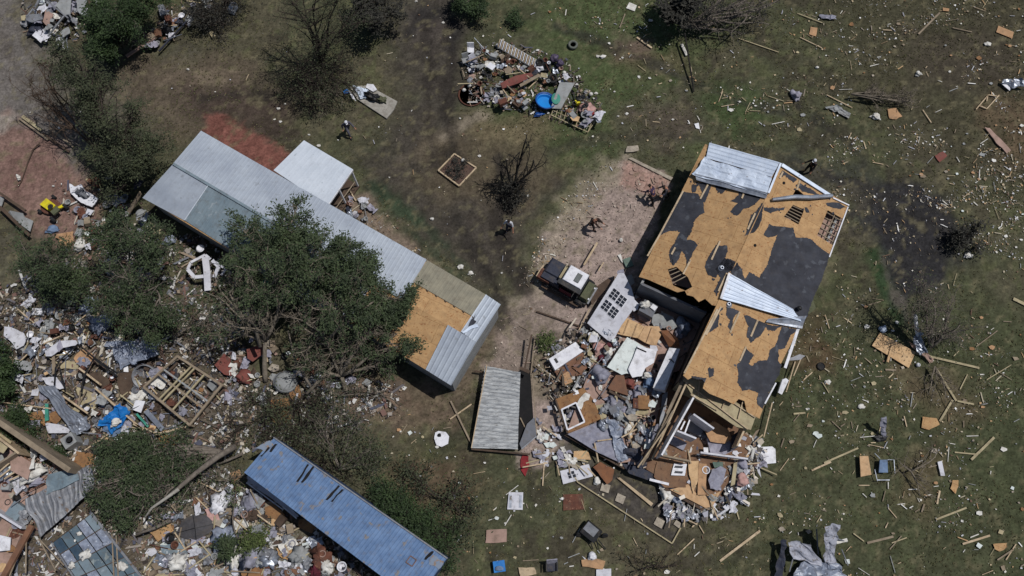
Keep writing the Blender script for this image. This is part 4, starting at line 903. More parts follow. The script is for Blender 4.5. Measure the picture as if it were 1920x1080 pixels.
for i, (b_, bl_, lb) in enumerate([((330,640), [(350,620,.5,1.0,1),(380,600,.6,1.0,1),(320,600,.5,.8,1)], 'grey dry branches right of the medium green tree'), ((640,745), [(600,720,.5,1.0,1),(680,725,.5,1.0,1),(720,735,.4,.9,1)], 'grey dry branches under the many-stemmed tree'),
  ((450,800), [(430,780,.5,.9,1),(480,790,.5,1.0,1),(440,825,.4,.9,1)], 'grey dry branches right of the crate frame'), ((400,900), [(380,905,.5,.9,1),(410,890,.6,.9,1),(440,900,.4,.8,1)], 'grey dry branches right of the blown-over tree'),
  ((90,560), [(60,570,.4,1.0,1),(110,575,.4,.9,1),(150,590,.4,.9,1)], 'dark dry branches below the small far left tree'), ((560,850), [(570,850,.4,.8,1),(610,870,.4,.8,1),(650,895,.3,.8,1)], 'dry branches lying along the container upper edge'),
  ((600,160), [(560,150,.5,1.0,1),(640,175,.4,1.0,1),(600,200,.3,.9,1)], 'dead twigs spreading around the low spiky shrub')]):
    tree('broken_branches', lb, 'branch', b_, bl_, nleaf=500, leaf='leaf_grey', lsize=.05, r0=.05, seed=80+i, limbs=6, twigs=5, bark=('bark_pale','bark','bark_dark')[i % 3], tw=.016, twl=1.5, spread=.3)
# ================= OBJECTS READ FROM THE PHOTO =================
def slab(name, label, cat, pts, z, m, th=.03, j=0, par=None, group=None, rise=None, seed=0):
    """flat board/panel: photo outline, height of top face(s)"""
    if j: pts = jag(pts, j, 2, seed+int(pts[0][0]))
    zs = z if hasattr(z, '__len__') and len(z) == len(pts) else [z if not hasattr(z, '__len__') else z[0]]*len(pts)
    if hasattr(z, '__len__') and len(z) != len(pts):
        z0 = z[0]; zs = [z0]*len(pts)
    top = [P(x, y, q) for (x, y), q in zip(pts, zs)]
    o = MB().prism(top, th).build(name, m, par)
    if par is None: tag(o, label, cat, group)
    return o
def sheet(name, label, cat, pts, z, m, amp=.08, f=1.8, nu=14, nv=10, th=.012, par=None, ribs=0, ramp=.02, seed=1, group=None):
    zs = z if hasattr(z, '__len__') else [z]*4
    q = [P(x, y, k) for (x, y), k in zip(pts, zs)]
    if ribs:
        c = crumple(amp, f, seed)
        def h(u, v, x, y):
            a, e = c(u, v, x, y); return (a+(ramp if (u*ribs) % 1.0 < .25 else 0), e)
        nu = ribs*5
    else: h = crumple(amp, f, seed)
    o = MB().grid(*q, nu, nv, h, th).build(name, m, par)
    if par is None: tag(o, label, cat, group)
    return o
def boxat(name, label, cat, px, py, dx, dy, dz, ang, m, z=0, tilt=None, par=None, group=None):
    c = P(px, py, z+dz); c.z = z+dz/2
    o = MB().box(c, dx, dy, dz, R(ang), tilt).build(name, m, par)
    if par is None: tag(o, label, cat, group)
    return o
def lump(name, label, cat, px, py, rx, ry, rz, m, z=0, rot=0, amp=.3, seed=1, par=None, group=None, f=1.8):
    c = P(px, py, z+rz); c.z = z+rz*.75
    o = MB().blob(c, rx, ry, rz, amp, seed, 16, 10, f, R(rot), -rz*.7).build(name, m, par, smooth=True)
    if par is None: tag(o, label, cat, group)
    return o
def plank(name, label, cat, a, b, wd=.10, th=.04, z=.05, m='pine', z2=None, par=None, group=None):
    o = MB().beam(P(*a, z), P(*b, z if z2 is None else z2), wd, th).build(name, m, par)
    if par is None: tag(o, label, cat, group)
    return o
# ---- fallen crumpled roof section in the middle ----
fr = thing('fallen_roof_section', 'crumpled grey fallen roof section with black gap along its right side', 'roof section', P(940,770,0))
q = [P(910,686,.75), P(976,698,1.0), P(970,842,.55), P(884,840,.45)]
MB().grid(*q, 30, 130, lambda u, v, x, y: .03*math.sin(y*27+2.5*mnoise.noise(Vector((x*1.5, y*1.2, 2))))+.12*mnoise.noise(Vector((x*.8, y*1.1, 5)))-(.5*max(0, u-.8)*max(0, v-.75)*8 if u > .8 and v > .75 else 0), .02).build('crumpled_sheet', 'shingle', fr)
MB().prism([P(x, y, .10) for x, y in [(974,694),(994,700),(999,785),(985,812),(970,838),(960,800)]], .04).build('black_gap_sheet', 'dark', fr)  # flat black sheet laid low, standing in for the shaded gap
MB().prism([P(x, y, .35) for x, y in [(988,795),(1002,782),(1006,818),(978,842),(974,832)]], .03).build('side_panel', 'wall_grey', fr)
for a, b, z, z2, wd, m in [((913,684),(884,840),.8,.5,.05,'pine'),((884,842),(994,852),.35,.3,.10,'timber_dark'),((997,627),(984,690),.9,.5,.10,'timber_dark'),((975,690),(993,698),.9,.9,.20,'timber_dark'),((1003,632),(996,700),.2,.2,.06,'pine_old'),((998,700),(1006,815),.3,.3,.05,'pine_old'),((889,696),(912,698),.3,.4,.10,'timber_dark'),((1006,818),(978,842),.4,.4,.08,'sheet_dull'),((845,752),(884,832),.1,.1,.10,'pine_old'),((844,786),(884,758),.08,.08,.08,'pine')]:
    MB().beam(P(*a, z), P(*b, z2), wd, .08).build('beam', m, fr)
# ---- utility buggy ----
bug = thing('utility_buggy', 'small dark utility vehicle with white roof panel and roof vent', 'vehicle', P(1068,532,0))
bd = Vector((math.cos(R(-31)), math.sin(R(-31)), 0)); bn = Vector((-bd.y, bd.x, 0)); bc = P(1066,535,0)
def bp(u, v, z): return bc+bd*u+bn*v+Vector((0, 0, z))
def bbox(name, u0, u1, v0, v1, z0, z1, m, taper=0):
    t = [bp(u0+taper, v0+taper*.5, z1), bp(u1-taper, v0+taper*.5, z1), bp(u1-taper, v1-taper*.5, z1), bp(u0+taper, v1-taper*.5, z1)]
    b = [bp(u0, v0, z0), bp(u1, v0, z0), bp(u1, v1, z0), bp(u0, v1, z0)]
    mb = MB(); mb.add(b+t, [(3,2,1,0),(4,5,6,7),(0,1,5,4),(1,2,6,5),(2,3,7,6),(3,0,4,7)]); return mb.build(name, m, bug)
bbox('chassis', -1.75, 1.55, -.75, .72, .30, .55, 'black_plastic'); bbox('body', -1.7, -.35, -.72, .70, .55, 1.05, 'tarp_navy', .06)
bbox('cargo_bed', -1.9, -1.0, -.80, -.1, .5, .9, 'rust', .04); bbox('bonnet', .95, 1.6, -.62, .62, .55, 1.0, 'olive_net', .12)
bbox('seat', -.3, .5, -.6, .6, .55, .85, 'black_plastic', .05); bbox('roof', -.35, .95, -.42, .66, 1.72, 1.79, 'paint_white', .05)
bbox('roof_edge', -.55, 1.05, -.72, -.42, 1.62, 1.70, 'black_plastic', .02); bbox('side_step', -1.4, 1.2, -1.05, -.85, .25, .33, 'timber_dark')
bbox('tarp', -1.65, -.55, -.30, .72, 1.08, 1.16, 'tarp_navy', .1); bbox('beam', -1.95, -1.85, -.75, .1, .7, .78, 'pine')
v_ = bbox('roof_vent', .28, .62, -.18, .42, 1.79, 1.86, 'mesh_grille', .04)
bbox('windscreen', .96, 1.02, -.55, .55, 1.0, 1.62, 'window_dark'); bbox('folded_rail', -.62, -.45, -.3, .62, 1.3, 1.4, 'plank_tan')
from mathutils import Matrix
rotY = Matrix.Rotation(R(90), 3, bd)
for u in (-1.15, 1.1):
    for v in (-.78, .74):
        ty = MB().lathe(bp(u, v, .31), [(.17,-.11),(.30,-.10),(.32,0),(.30,.10),(.17,.11)], 16, axis=rotY).build('wheel', 'rubber', bug)
        MB().lathe(bp(u, v, .31), [(.02,-.12),(.16,-.12),(.16,.12),(.02,.12)], 12, axis=rotY).build('rim', 'sheet_dull', ty)
for u in (-.45, .95):
    for v in (-.62, .62): MB().beam(bp(u, v, .6), bp(u, v, 1.72), .05, .05).build('roof_post', 'black_plastic', bug)
bbox('rear_window', -.40, -.36, -.5, .6, 1.1, 1.6, 'window_dark'); bbox('side_door', -.3, .55, -.76, -.72, .45, 1.05, 'maroon', .02); bbox('bumper', 1.6, 1.7, -.6, .6, .4, .55, 'sheet_dull')
for v in (-.4, .4): MB().blob(bp(1.55, v, .78), .07, .07, .06, 0).build('headlight', 'paint_white', bug)
MB().tube([bp(.75, -.3, 1.0), bp(.62, -.3, 1.15)], .02).build('steering_column', 'black_plastic', bug)
# ---- yellow mower ----
mw = thing('ride_on_mower', 'yellow ride-on mower wreck on the reddish yard', 'mower', P(103,395,0))
mc = P(98,390,0); md = Vector((math.cos(R(-35)), math.sin(R(-35)), 0)); mn = Vector((-md.y, md.x, 0))
def mp(u, v, z): return mc+md*u+mn*v+Vector((0, 0, z))
MB().lathe(mp(0, 0, .12), [(.55,0),(.60,.06),(.56,.14),(.1,.16)], 18, sx=1.1, sy=.9).build('mower_deck', 'rust', mw)
MB().prism([mp(a, b, .55) for a, b in [(-.42,-.28),(.42,-.26),(.44,.26),(-.40,.28)]], .3).build('bonnet', 'yellow', mw)
MB().prism([mp(a, b, .70) for a, b in [(.6,-.25),(.95,-.3),(1.0,.2),(.62,.25)]], .12).build('seat', 'olive_net', mw)
MB().prism([mp(a, b, .45) for a, b in [(.55,.2),(.75,.25),(.9,.55),(.7,.6)]], .1).build('fender', 'yellow', mw)
for a, b, r_w in ((-.35,.62,.17),(-.35,-.62,.17),(.8,.55,.24),(.8,-.55,.24)):
    MB().lathe(mp(a, b, r_w), [(.05,-.09),(r_w*.9,-.09),(r_w,0),(r_w*.9,.09),(.05,.09)], 14, axis=Matrix.Rotation(R(90), 3, md)).build('wheel', 'rubber', mw)
MB().tube([mp(.35,0,.5), mp(.5,0,.85)], .02).build('steering_column', 'black_plastic', mw)
MB().lathe(mp(.5,0,.86), [(.16,0),(.18,.02),(.16,.04)], 14).build('steering_wheel', 'black_plastic', mw)
# ---- square flower bed ----
fb = thing('flower_bed', 'small square brick-edged flower bed with dark bushes', 'flower bed', P(857,318,0))
fq = [(852,289),(893,315),(861,349),(822,320)]
for i in range(4): MB().beam(P(*fq[i], .10), P(*fq[(i+1) % 4], .10), .09, .14).build('border', 'pine', fb)
MB().prism([P(x, y, .07) for x, y in [(852,292),(890,315),(861,346),(826,320)]], .06).build('soil', mat('mulch', (92,72,62), (72,56,50), scale=6), fb)
for i, (x, y, s_) in enumerate([(853,300,.36),(872,307,.34),(858,316,.22),(839,318,.3),(859,330,.32)]):
    V = []; F = []; c = P(x, y, .35)-absloc(fb); leaves(V, F, [tuple(c+Vector((rnd.gauss(0, s_*.4), rnd.gauss(0, s_*.4), rnd.gauss(-.1, .1)))) for _ in range(6)], 170, .05, .05, rnd)
    me = bpy.data.meshes.new('bush'); me.from_pydata(V, [], F); me.materials.append(M('leaf_black')); o = bpy.data.objects.new('bush', me); col.objects.link(o); o.parent = fb
lump('white_stone', 'white round stone in the upper corner of flower bed', 'stone', 868,300,.14,.12,.12,'paper', z=.08, amp=.15)
# ---- bed by the fallen house: edging and stepping stones ----
be = thing('garden_edging', 'pale garden edging strip bounding the dark bed at bottom', 'edging', P(1170,960,0))
for a, b in (((1083,904),(1260,1019)),((1260,1019),(1284,975)),((1076,892),(1083,904))):
    MB().beam(P(*a, .08), P(*b, .08), .07, .10).build('edging_board', 'plank_tan', be)
for i, ((x, y), lb) in enumerate(zip([(1135,915),(1163,935),(1236,980),(1271,983)], ['topmost square stepping stone in the dark bed', 'square stepping stone below the topmost one in the bed', 'square stepping stone near the lower bed corner', 'half-buried stepping stone at the bed end under debris'])):
    c = P(x, y, .05); tag(MB().box(c, .5 if i < 3 else .42, .46 if i < 3 else .3, .06, R(-18-i*6)).build('stepping_stone', 'stone'), lb, 'stepping stone', 'stepping stones in the dark bed')
# paver cobbles upper yard
for i in range(26):
    px, py = 1168+rnd.random()*78, 302+rnd.random()*60
    if inside(px, py, [(1172,302),(1254,337),(1238,370),(1162,345)]):
        auto(MB().lathe(P(px, py, 0), [(.17,0),(.17,.03),(.12,.04)], 6).build('paving_stone', 'wall_pink'), 'hexagonal pink paving stone', 'paving stone', px, py, 'hexagonal paving stones in the bare yard')
slab('concrete_curb','pale curb strip along the top of the bare yard','curb',[(1178,297),(1184,295),(1262,333),(1258,338)],.08,'stone',.08)
sheet('concrete_chunk','pale broken slab lying above the bare yard corner','concrete',[(1176,275),(1196,273),(1197,284),(1174,286)],.1,'stone',.06)
# ---- white panel with four windows ----
wpnl = thing('window_wall_panel', 'fallen white wall panel with four multi-pane windows', 'wall panel', P(1148,580,0))
zz = lambda x, y: .9+.010*(640-y)*.35
pw = [(1101,606),(1160,512),(1170,512),(1184,540),(1190,562),(1192,573),(1165,610),(1148,642),(1138,637)]
A_, B_, C_ = P(1101,606,.7), P(1162,512,1.2), P(1148,642,.9); plw = Plane(A_, B_, C_)
MB().prism([plw.at(x, y) for x, y in pw], .10).build('panel', 'wall_white', wpnl)
def winq(o_, a, b): return [plw.at(o_[0], o_[1], .012), plw.at(o_[0]+a[0], o_[1]+a[1], .012), plw.at(o_[0]+a[0]+b[0], o_[1]+a[1]+b[1], .012), plw.at(o_[0]+b[0], o_[1]+b[1], .012)]
for o_ in [(1151,539.5),(1164,551.5),(1136,560.5),(1149,573)]:
    a, b = (12.6,9.8), (-11.2,16); wq = winq(o_, a, b)
    pn = MB().prism(wq, .02).build('window', 'window_dark', wpnl); mb = MB()
    for t in (0, .5, 1): mb.beam(wq[0].lerp(wq[1], t), wq[3].lerp(wq[2], t), .022, .03)
    for t in (0, .34, .67, 1): mb.beam(wq[0].lerp(wq[3], t), wq[1].lerp(wq[2], t), .022, .03)
    mb.build('frame', 'paint_white', pn)
tag(MB().prism([plw.at(x, y, -.05) for x, y in [(1178,566),(1186,558),(1198,570),(1196,580),(1188,584),(1184,576)]], .08).build('panel_scrap', 'wall_white'), 'torn white flap right of the four-window panel', 'panel')
sheet('torn_film','pale plastic scrap on top of the four-window panel','film',[(1158,508),(1168,505),(1172,522),(1160,526)],.9,'cloth_lilac',.08,4)
# ---- collapsed rooms, left cluster ----
slab('plywood_crate_side','grey-brown plywood leaf between buggy and window panel','board',[(1103,548),(1140,522),(1148,528),(1110,572)],[.5],'timber_dark',.05)
slab('refrigerator_panel','white fridge lying left of the rubble, dark handle mark','fridge',[(1029,673),(1079,641),(1094,658),(1041,694)],[.75],'paint_white',.55,rise=1)
boxat('fridge_handle','small black handle plate on the white fridge','handle',1043,676,.30,.14,.03,-60,'black_plastic',z=.76)
slab('brown_cabinet','brown chest tucked beside the white fridge','cabinet',[(1040,696),(1093,660),(1100,678),(1092,702),(1050,712)],[.45,.5,.5,.4,.4],'brown_board',.3)
slab('tan_board','small tan board standing below the brown chest','board',[(1052,704),(1066,695),(1074,716),(1060,722)],.5,'cardboard',.05)
slab('brown_board','brown board leaning right of the brown chest','board',[(1073,689),(1092,666),(1101,690),(1088,700)],.55,'brown_board',.05)
for i,(p,lb) in enumerate([([(1143,597),(1176,596),(1208,612),(1196,634),(1166,628),(1140,622)],'tan cabinet doors beside the window panel corner'),([(1196,634),(1209,611),(1236,612),(1241,625),(1229,650),(1213,644)],'tan folding board left of the brown triangle'),([(1163,625),(1145,618),(1148,610),(1160,612)],'small brown box beside tan cabinet doors')]):
    slab('cabinet_board',lb,'board',p,[.8,.85,.8][i],['ply','osb_pale','brown_board'][i],.10,j=.5)
for a,b in [((1180,598),(1170,626)),((1196,606),(1186,632)),((1222,614),(1212,642))]:
    plank('door_joint','thin dark joint line between tan cabinet boards','strip',a,b,.02,.02,.92,'brown_board',group='joint strips over the tan cabinet boards')
slab('brown_triangle','dark brown wedge tilted against the inner pit','panel',[(1238,620),(1252,619),(1273,638),(1274,650),(1254,650)],[1.0,1.0,1.3,1.1,.8],'rust_board',.04)
slab('pebbled_board','octagonal grey pebbled slab at the back of room','slab',[(1224,590),(1244,586),(1262,594),(1270,612),(1262,618),(1226,612),(1222,604)],.8,'siding',.12)
boxat('grey_cabinet','dark grey cabinet topped with crushed white things','cabinet',1216,578,.9,.8,1.0,-30,'wall_grey',z=.5)
lump('white_crockery','crushed white crockery heap on the grey cabinet','crockery',1210,571,.3,.2,.12,'paper',z=1.5,amp=.5,f=4)
boxat('white_box','small square white box on the grey cabinet','box',1226,576,.34,.3,.08,-40,'paint_white',z=1.52)
slab('grey_armchair','grey-pink armchair side below the grey cabinet','armchair',[(1197,592),(1204,584),(1222,600),(1216,610),(1198,600)],[.8,.9,.7,.6,.6],'wall_pink',.3)
lump('clear_plastic_bag','shiny grey plastic bag at edge of black pit','bag',1281,612,.45,.5,.35,'poly_film',z=.5,rot=20,amp=.5)
lump('clear_plastic_bag','small crushed plastic bag left of the pit wall','bag',1272,628,.3,.3,.2,'cloth_lilac',z=.5,amp=.5)
# white ceiling panels
slab('ceiling_panel','large white ceiling sheet in middle of rubble','panel',[(1176,632),(1208,650),(1215,654),(1190,704),(1175,700),(1166,703),(1138,688)],[1.05,1.1,1.1,.8,.8,.75,.75],'gyp',.04,j=.6)
slab('ceiling_panel','bright ceiling sheet overlapping the large one, right','panel',[(1196,648),(1232,656),(1226,680),(1210,690),(1204,705),(1186,708),(1178,692)],[1.2,1.15,1.1,1.05,.9,.85,.95],'paint_white',.04,j=.8)
plank('black_strip','black strip on the bright ceiling sheet','strip',(1194,652),(1212,660),.07,.03,1.22,'dark')
slab('black_mark','small black scrap on the large white sheet','scrap',[(1160,674),(1168,674),(1167,677),(1160,677)],.95,'dark',.02)
slab('white_beam','long white box beam beside the ridge wall','beam',[(1255,652),(1275,654),(1262,690),(1252,716),(1246,732),(1224,727),(1234,700)],[1.6,1.7,1.7,1.65,1.6,1.4,1.5],'paint_white',.7)
plank('beam_joint','thin dark strip on the white box beam','strip',(1256,672),(1264,680),.05,.02,1.68,'dark')
slab('grey_plank','grey weathered plank under the white box beam','plank',[(1242,740),(1252,734),(1248,770),(1234,820),(1229,836),(1222,832),(1236,800),(1240,762)],.9,'sheet_dull',.08,j=.6)
# bags and clothes
lump('grey_bag','bulging grey refuse bag left of white sheet','bag',1126,702,.5,.52,.4,'cloth_grey',z=.5,rot=30,amp=.35)
lump('white_pillow','white pillow by the window panel foot','pillow',1115,628,.28,.22,.16,'paper',z=.4,rot=20,amp=.3)
lump('white_pillow','white pillow left of the large white sheet','pillow',1141,660,.3,.24,.16,'paper',z=.6,rot=70,amp=.4)
lump('maroon_cloth','maroon cloth at the window panel corner','cloth',1142,647,.26,.14,.14,'maroon',z=.6,rot=-20,amp=.4)
lump('maroon_cloth','maroon cloth bundle above the grey refuse bag','cloth',1127,672,.24,.2,.14,'maroon',z=.5,amp=.4)
lump('pink_cloth','pale mauve bedding lump left of white pillow','bedding',1122,652,.42,.3,.14,'pink',z=.4,rot=40,amp=.4)
lump('blue_jeans','blue and white clothes pile right of white sheet','clothes',1216,714,.34,.42,.22,'sky_cloth',z=.6,amp=.5)
lump('white_cloth','white shirt on the blue clothes pile','clothes',1212,704,.26,.16,.12,'paper',z=.95,amp=.5)
lump('black_bag','black bag between white sheet and clothes pile','bag',1205,700,.28,.34,.22,'black_plastic',z=.6,amp=.4)
lump('red_clothes','dusty red clothes below the large white sheet','clothes',1178,718,.28,.4,.2,'redpaint',z=.6,rot=80,amp=.5)
lump('lilac_clothes','lilac and grey clothes heap below red clothes','clothes',1196,738,.4,.4,.2,'cloth_lilac',z=.5,amp=.5)
slab('brown_cabinet','large brown chest below the large white sheet','cabinet',[(1155,703),(1170,704),(1178,742),(1142,730),(1140,727)],[1.0,1.0,.9,.85,.85],'brown_board',.5)
slab('pink_board','pink-grey board left of the large brown chest','board',[(1116,718),(1134,716),(1142,742),(1130,748),(1118,732)],.6,'wall_pink',.05)
plank('dark_joist','long dark joist below the large brown chest','joist',(1142,733),(1192,760),.14,.12,.8,'timber_dark')
slab('grey_subfloor','grey carpeted floor strip under the dark joist','floor panel',[(1130,748),(1150,740),(1190,762),(1186,772),(1160,765)],.62,'cloth_grey',.05)
boxat('ochre_cabinet','ochre box beside the grey weathered plank','cabinet',1207,754,.65,.8,.5,-2,'osb_dark',z=.55)
boxat('rust_box','small rust-brown box left of the ochre box','box',1192,756,.3,.6,.55,-2,'rust',z=.5)
slab('tan_shelf','tan shelf board below the ochre box','shelf',[(1178,767),(1216,766),(1216,778),(1176,776)],.7,'plank_tan',.06)
# OSB wall with window opening
ow = thing('osb_wall_panel', 'orange board wall section with a square window opening', 'wall panel', P(1084,775,0))
po = Plane(P(1042,750,.6), P(1096,728,.6), P(1064,812,.9))
ou = [(1042,748),(1075,736),(1094,726),(1106,742),(1112,748),(1118,762),(1127,785),(1066,812)]
ho = [(1053,768),(1080,755),(1096,791),(1064,806)]
MB().holed([po.at(x, y) for x, y in ou], [[po.at(x, y) for x, y in ho]], .06).build('board', 'osb_dark', ow)
mb = MB()
for i in range(4): mb.beam(po.at(*ho[i], .03), po.at(*ho[(i+1) % 4], .03), .09, .10)
mb.build('window_frame', 'paint_white', ow)
MB().beam(po.at(1042,750,-.05), po.at(1064,812,-.05), .09, .12).build('stud', 'timber_dark', ow)
tag(MB().prism([po.at(x, y, .05) for x, y in jag([(1098,736),(1107,740),(1104,750),(1094,754),(1090,768),(1082,760),(1084,752)], 1.5, 2, 3)], .02).build('white_scrap', 'paper'), 'torn white scrap stuck to the orange wall panel', 'scrap')
slab('tan_board','pale tan board right of the orange wall panel','board',[(1116,760),(1130,758),(1138,782),(1126,788),(1120,775)],.75,'plank_tan',.05)
lump('black_debris','black and white clutter inside the window opening','clutter',1072,775,.3,.3,.12,'cloth_grey',z=.1,amp=.6,f=4)
lump('white_box','white scrap in the window opening corner','scrap',1060,783,.2,.2,.1,'paper',z=.1,amp=.5)
# grey metal sheet + tarp with drape
slab('grey_steel_sheet','large triangular grey sheet at front of collapsed room','sheet',[(1064,814),(1138,784),(1150,830),(1164,868),(1120,848)],[.7,.9,.75,.6,.62],'cloth_grey',.03,j=.5)
slab('joist_edge','dark joist edge below the triangular grey sheet','joist',[(1058,816),(1066,812),(1176,872),(1170,880)],.45,'timber_dark',.25)
sheet('hanging_film','crinkled grey plastic drape right of the grey sheet','drape',[(1138,784),(1160,790),(1178,862),(1158,868)],[.9,.9,.6,.6],'poly_film',.14,3,10,22)
sheet('blue_tarp','dark blue-black tarp slumped over the front corner','tarp',[(1172,838),(1198,836),(1212,872),(1176,862)],[.8,.8,.5,.5],'tarp_navy',.2,2.4,12,12)
slab('dark_gutter','long dark gutter running along the front of the floor','gutter',[(1165,868),(1180,866),(1270,910),(1266,920),(1226,904),(1180,888)],.5,'tarp_navy',.12)
plank('white_trim','bright white trim piece on the dark gutter','trim',(1218,899),(1254,908),.14,.05,.62,'paint_white')
# clutter right of sheet
for i,(x,y,rx,ry,m,lb) in enumerate([(1150,758,.5,.26,'cloth_grey','grey sofa cushion behind the orange wall panel'),(1166,768,.5,.3,'cloth_lilac','lilac mattress roll left of the tan shelf'),(1178,802,.3,.5,'paper','white rag above the front tarp'),(1200,800,.25,.3,'siding','grey lump beside the lower plank end'),(1206,808,.14,.4,'paint_white','white bent strip beside the lower plank end'),(1228,820,.35,.25,'cloth_grey','grey rag at the plank foot'),(1130,797,.35,.3,'sheet_steel','shiny crushed tin above the grey sheet'),(1160,780,.35,.3,'siding','rumpled grey sheet above the drape')]):
    lump('cloth_bundle' if 'rag' in lb or 'cushion' in lb or 'mattress' in lb else 'crushed_scrap',lb,'cloth' if 'rag' in lb else 'scrap',x,y,rx,ry,.22,m,z=.5,rot=-60+i*25,amp=.45,seed=i,f=2.4)
boxat('grey_suitcase','grey suitcase lying above the drape','suitcase',1155,765,.9,.4,.3,28,'wall_grey',z=.65,tilt=(.15,.1))
# ---- loose doors and boards below ----
dr = thing('panel_door', 'white door with small four-pane window lying on grass', 'door', P(1080,888,0))
dq = [(1050,883),(1104,870),(1112,893),(1056,908)]
MB().prism([P(x, y, .12) for x, y in dq], .05).build('door_leaf', 'wall_white', dr)
mb = MB()
for x, y in [(1067,888),(1074,886),(1069,894),(1077,892)]: mb.box(P(x, y, .135), .17, .17, .02, R(14))
mb.build('window', 'window_dark', dr); MB().blob(P(1083,889,.15), .03, .03, .03, 0).build('knob', 'sheet_dull', dr)
slab('orange_board','orange-brown board right of the four-pane door','board',[(1112,876),(1126,866),(1152,880),(1148,900),(1138,908),(1130,898)],[.35,.5,.5,.3,.2,.2],'rust_board',.04,j=1)
slab('tan_board','tan board above the four-pane door','board',[(1076,846),(1102,845),(1108,862),(1076,860)],.15,'ply',.04,j=.6)
slab('grey_roof_scrap','grey felt strip above the four-pane door','felt',[(1040,858),(1074,858),(1080,875),(1046,878)],.06,'felt',.03,j=.8)
plank('pine_stud','pale stud standing beside the orange-brown board','stud',(1115,830),(1122,866),.08,.05,.9,'pine',z2=.3)
lump('white_bag','white bag right of the four-pane door','bag',1119,902,.2,.22,.14,'paper',amp=.3)
slab('brown_square','square brown board lying on grass below the door','board',[(1056,927),(1092,926),(1096,955),(1056,957)],.06,'rust',.04)
ws = thing('white_window_frame','white framed window lying on grass left of brown square','window',P(966,938,0))
MB().prism([P(x,y,.10) for x,y in [(954,923),(981,923),(980,956),(951,955)]],.06).build('sash','wall_white',ws)
for x in (955,974): MB().prism([P(a,b,.115) for a,b in [(x,928),(x+5,928),(x+4,952),(x-1,952)]],.01).build('pane','sheet_steel',ws)
slab('red_cloth','red cloth strip below the crumpled fallen roof','cloth',[(980,850),(991,855),(993,872),(985,893),(977,882),(976,862)],.06,'red_cloth',.03,j=1)
slab('long_pine_board','long pale board across the dark garden bed','board',[(1157,896),(1162,895),(1225,944),(1221,949)],.12,'pine',.05)
# white board right of house
slab('white_square_board','clean white square board on grass, right of open rooms','board',[(1426,838),(1448,837),(1454,842),(1455,868),(1436,870),(1431,860),(1427,850)],.10,'paint_white',.04)
# front deck things
slab('framed_window','white framed shelf unit on the front deck','frame',[(1264,869),(1288,870),(1284,892),(1258,891)],.72,'paint_white',.10)
for y in (873,883): slab('shelf_gap','dark slot in the white framed shelf unit','slot',[(1266,y),(1281,y+1),(1279,y+5),(1264,y+4)],.735,'window_dark',.02,group='dark slots of the white shelf unit')
slab('orange_board','upright orange plank on the front deck','plank',[(1310,868),(1325,870),(1323,928),(1308,928)],.72,'cardboard',.05,j=.4)
slab('tan_board','tan board with a hole left of the upright orange plank','board',[(1290,864),(1310,864),(1309,900),(1300,926),(1296,905),(1292,890)],.70,'ply',.04,j=1)
slab('brown_carpet','torn brown carpet covering the left front deck','carpet',[(1232,866),(1262,862),(1284,895),(1286,914),(1246,914),(1226,894)],.62,'brown_floor',.03,j=1)
slab('pink_vinyl','pale pink vinyl at the deck tip','vinyl',[(1256,918),(1290,908),(1310,930),(1340,926),(1352,920),(1336,950),(1322,952)],.60,'osb_pale',.03,j=.8)
slab('deck_joist','long dark joist along the front deck tip','joist',[(1245,918),(1250,914),(1322,952),(1318,958)],.5,'timber_dark',.35)
slab('insulation_batt','grey insulation sheet right of the upright orange plank','insulation',[(1335,880),(1350,874),(1362,880),(1356,905),(1345,920),(1332,916),(1328,900)],.85,'cloth_grey',.10,j=1.5)
slab('green_board','dark green board above the insulation sheet','board',[(1336,866),(1355,866),(1356,875),(1340,877)],.8,mat('green_b',(96,116,106),(80,100,92)),.04,j=.8)
slab('tan_board','narrow tan board right of the insulation sheet','board',[(1376,868),(1383,866),(1378,908),(1370,912)],.8,'plank_tan',.04)
lump('lilac_pillow','pale lilac pillow at the right end of deck','pillow',1392,870,.34,.26,.18,'cloth_lilac',z=.6,rot=-30,amp=.25)
lump('pink_pillow','dusty pink pillow below the lilac pillow','pillow',1392,900,.34,.36,.18,'pink',z=.5,amp=.3)
lump('white_bundle','crumpled white sheet hanging below the deck tip','sheet',1248,925,.34,.55,.2,'paper',z=.15,rot=20,amp=.5)
lump('grey_bundle','grey film bundle beside the crumpled white sheet','film',1262,930,.6,.3,.15,'poly_film',z=.1,rot=-35,amp=.6)
slab('cardboard_sheet','tan cardboard sheet leaning inside open room','cardboard',[(1327,795),(1340,790),(1366,806),(1372,822),(1360,832),(1332,828),(1322,808)],[1.2,1.4,1.3,1.0,.9,.9,1.1],'cardboard',.03,j=.6)
slab('mattress','pale blue and tan mattress leaning by dark cover','mattress',[(1326,822),(1368,826),(1374,845),(1360,852),(1332,850)],[1.0,1.0,.8,.8,.8],'cloth_lilac',.2,j=.6)
slab('navy_cover','navy cover at the right wall of open room','cover',[(1374,816),(1386,808),(1384,838),(1370,846)],[1.3,1.4,1.0,1.0],'tarp_navy',.3,j=.8)
slab('white_paper','small white square beside the leaning mattress','paper',[(1319,839),(1328,839),(1328,850),(1320,850)],.95,'paint_white',.02)
boxat('grey_bathtub','grey tub between the white partition walls','tub',1306,799,.9,.9,.4,-28,'wall_grey',z=.55)
boxat('grey_rug','grey rug below the white partition walls','rug',1270,830,1.0,.5,.08,-28,'cloth_grey',z=.6)
boxat('dark_heap','dark timber heap along the house edge','timber',1196,850,.5,.5,.3,50,'timber_dark',z=.4)
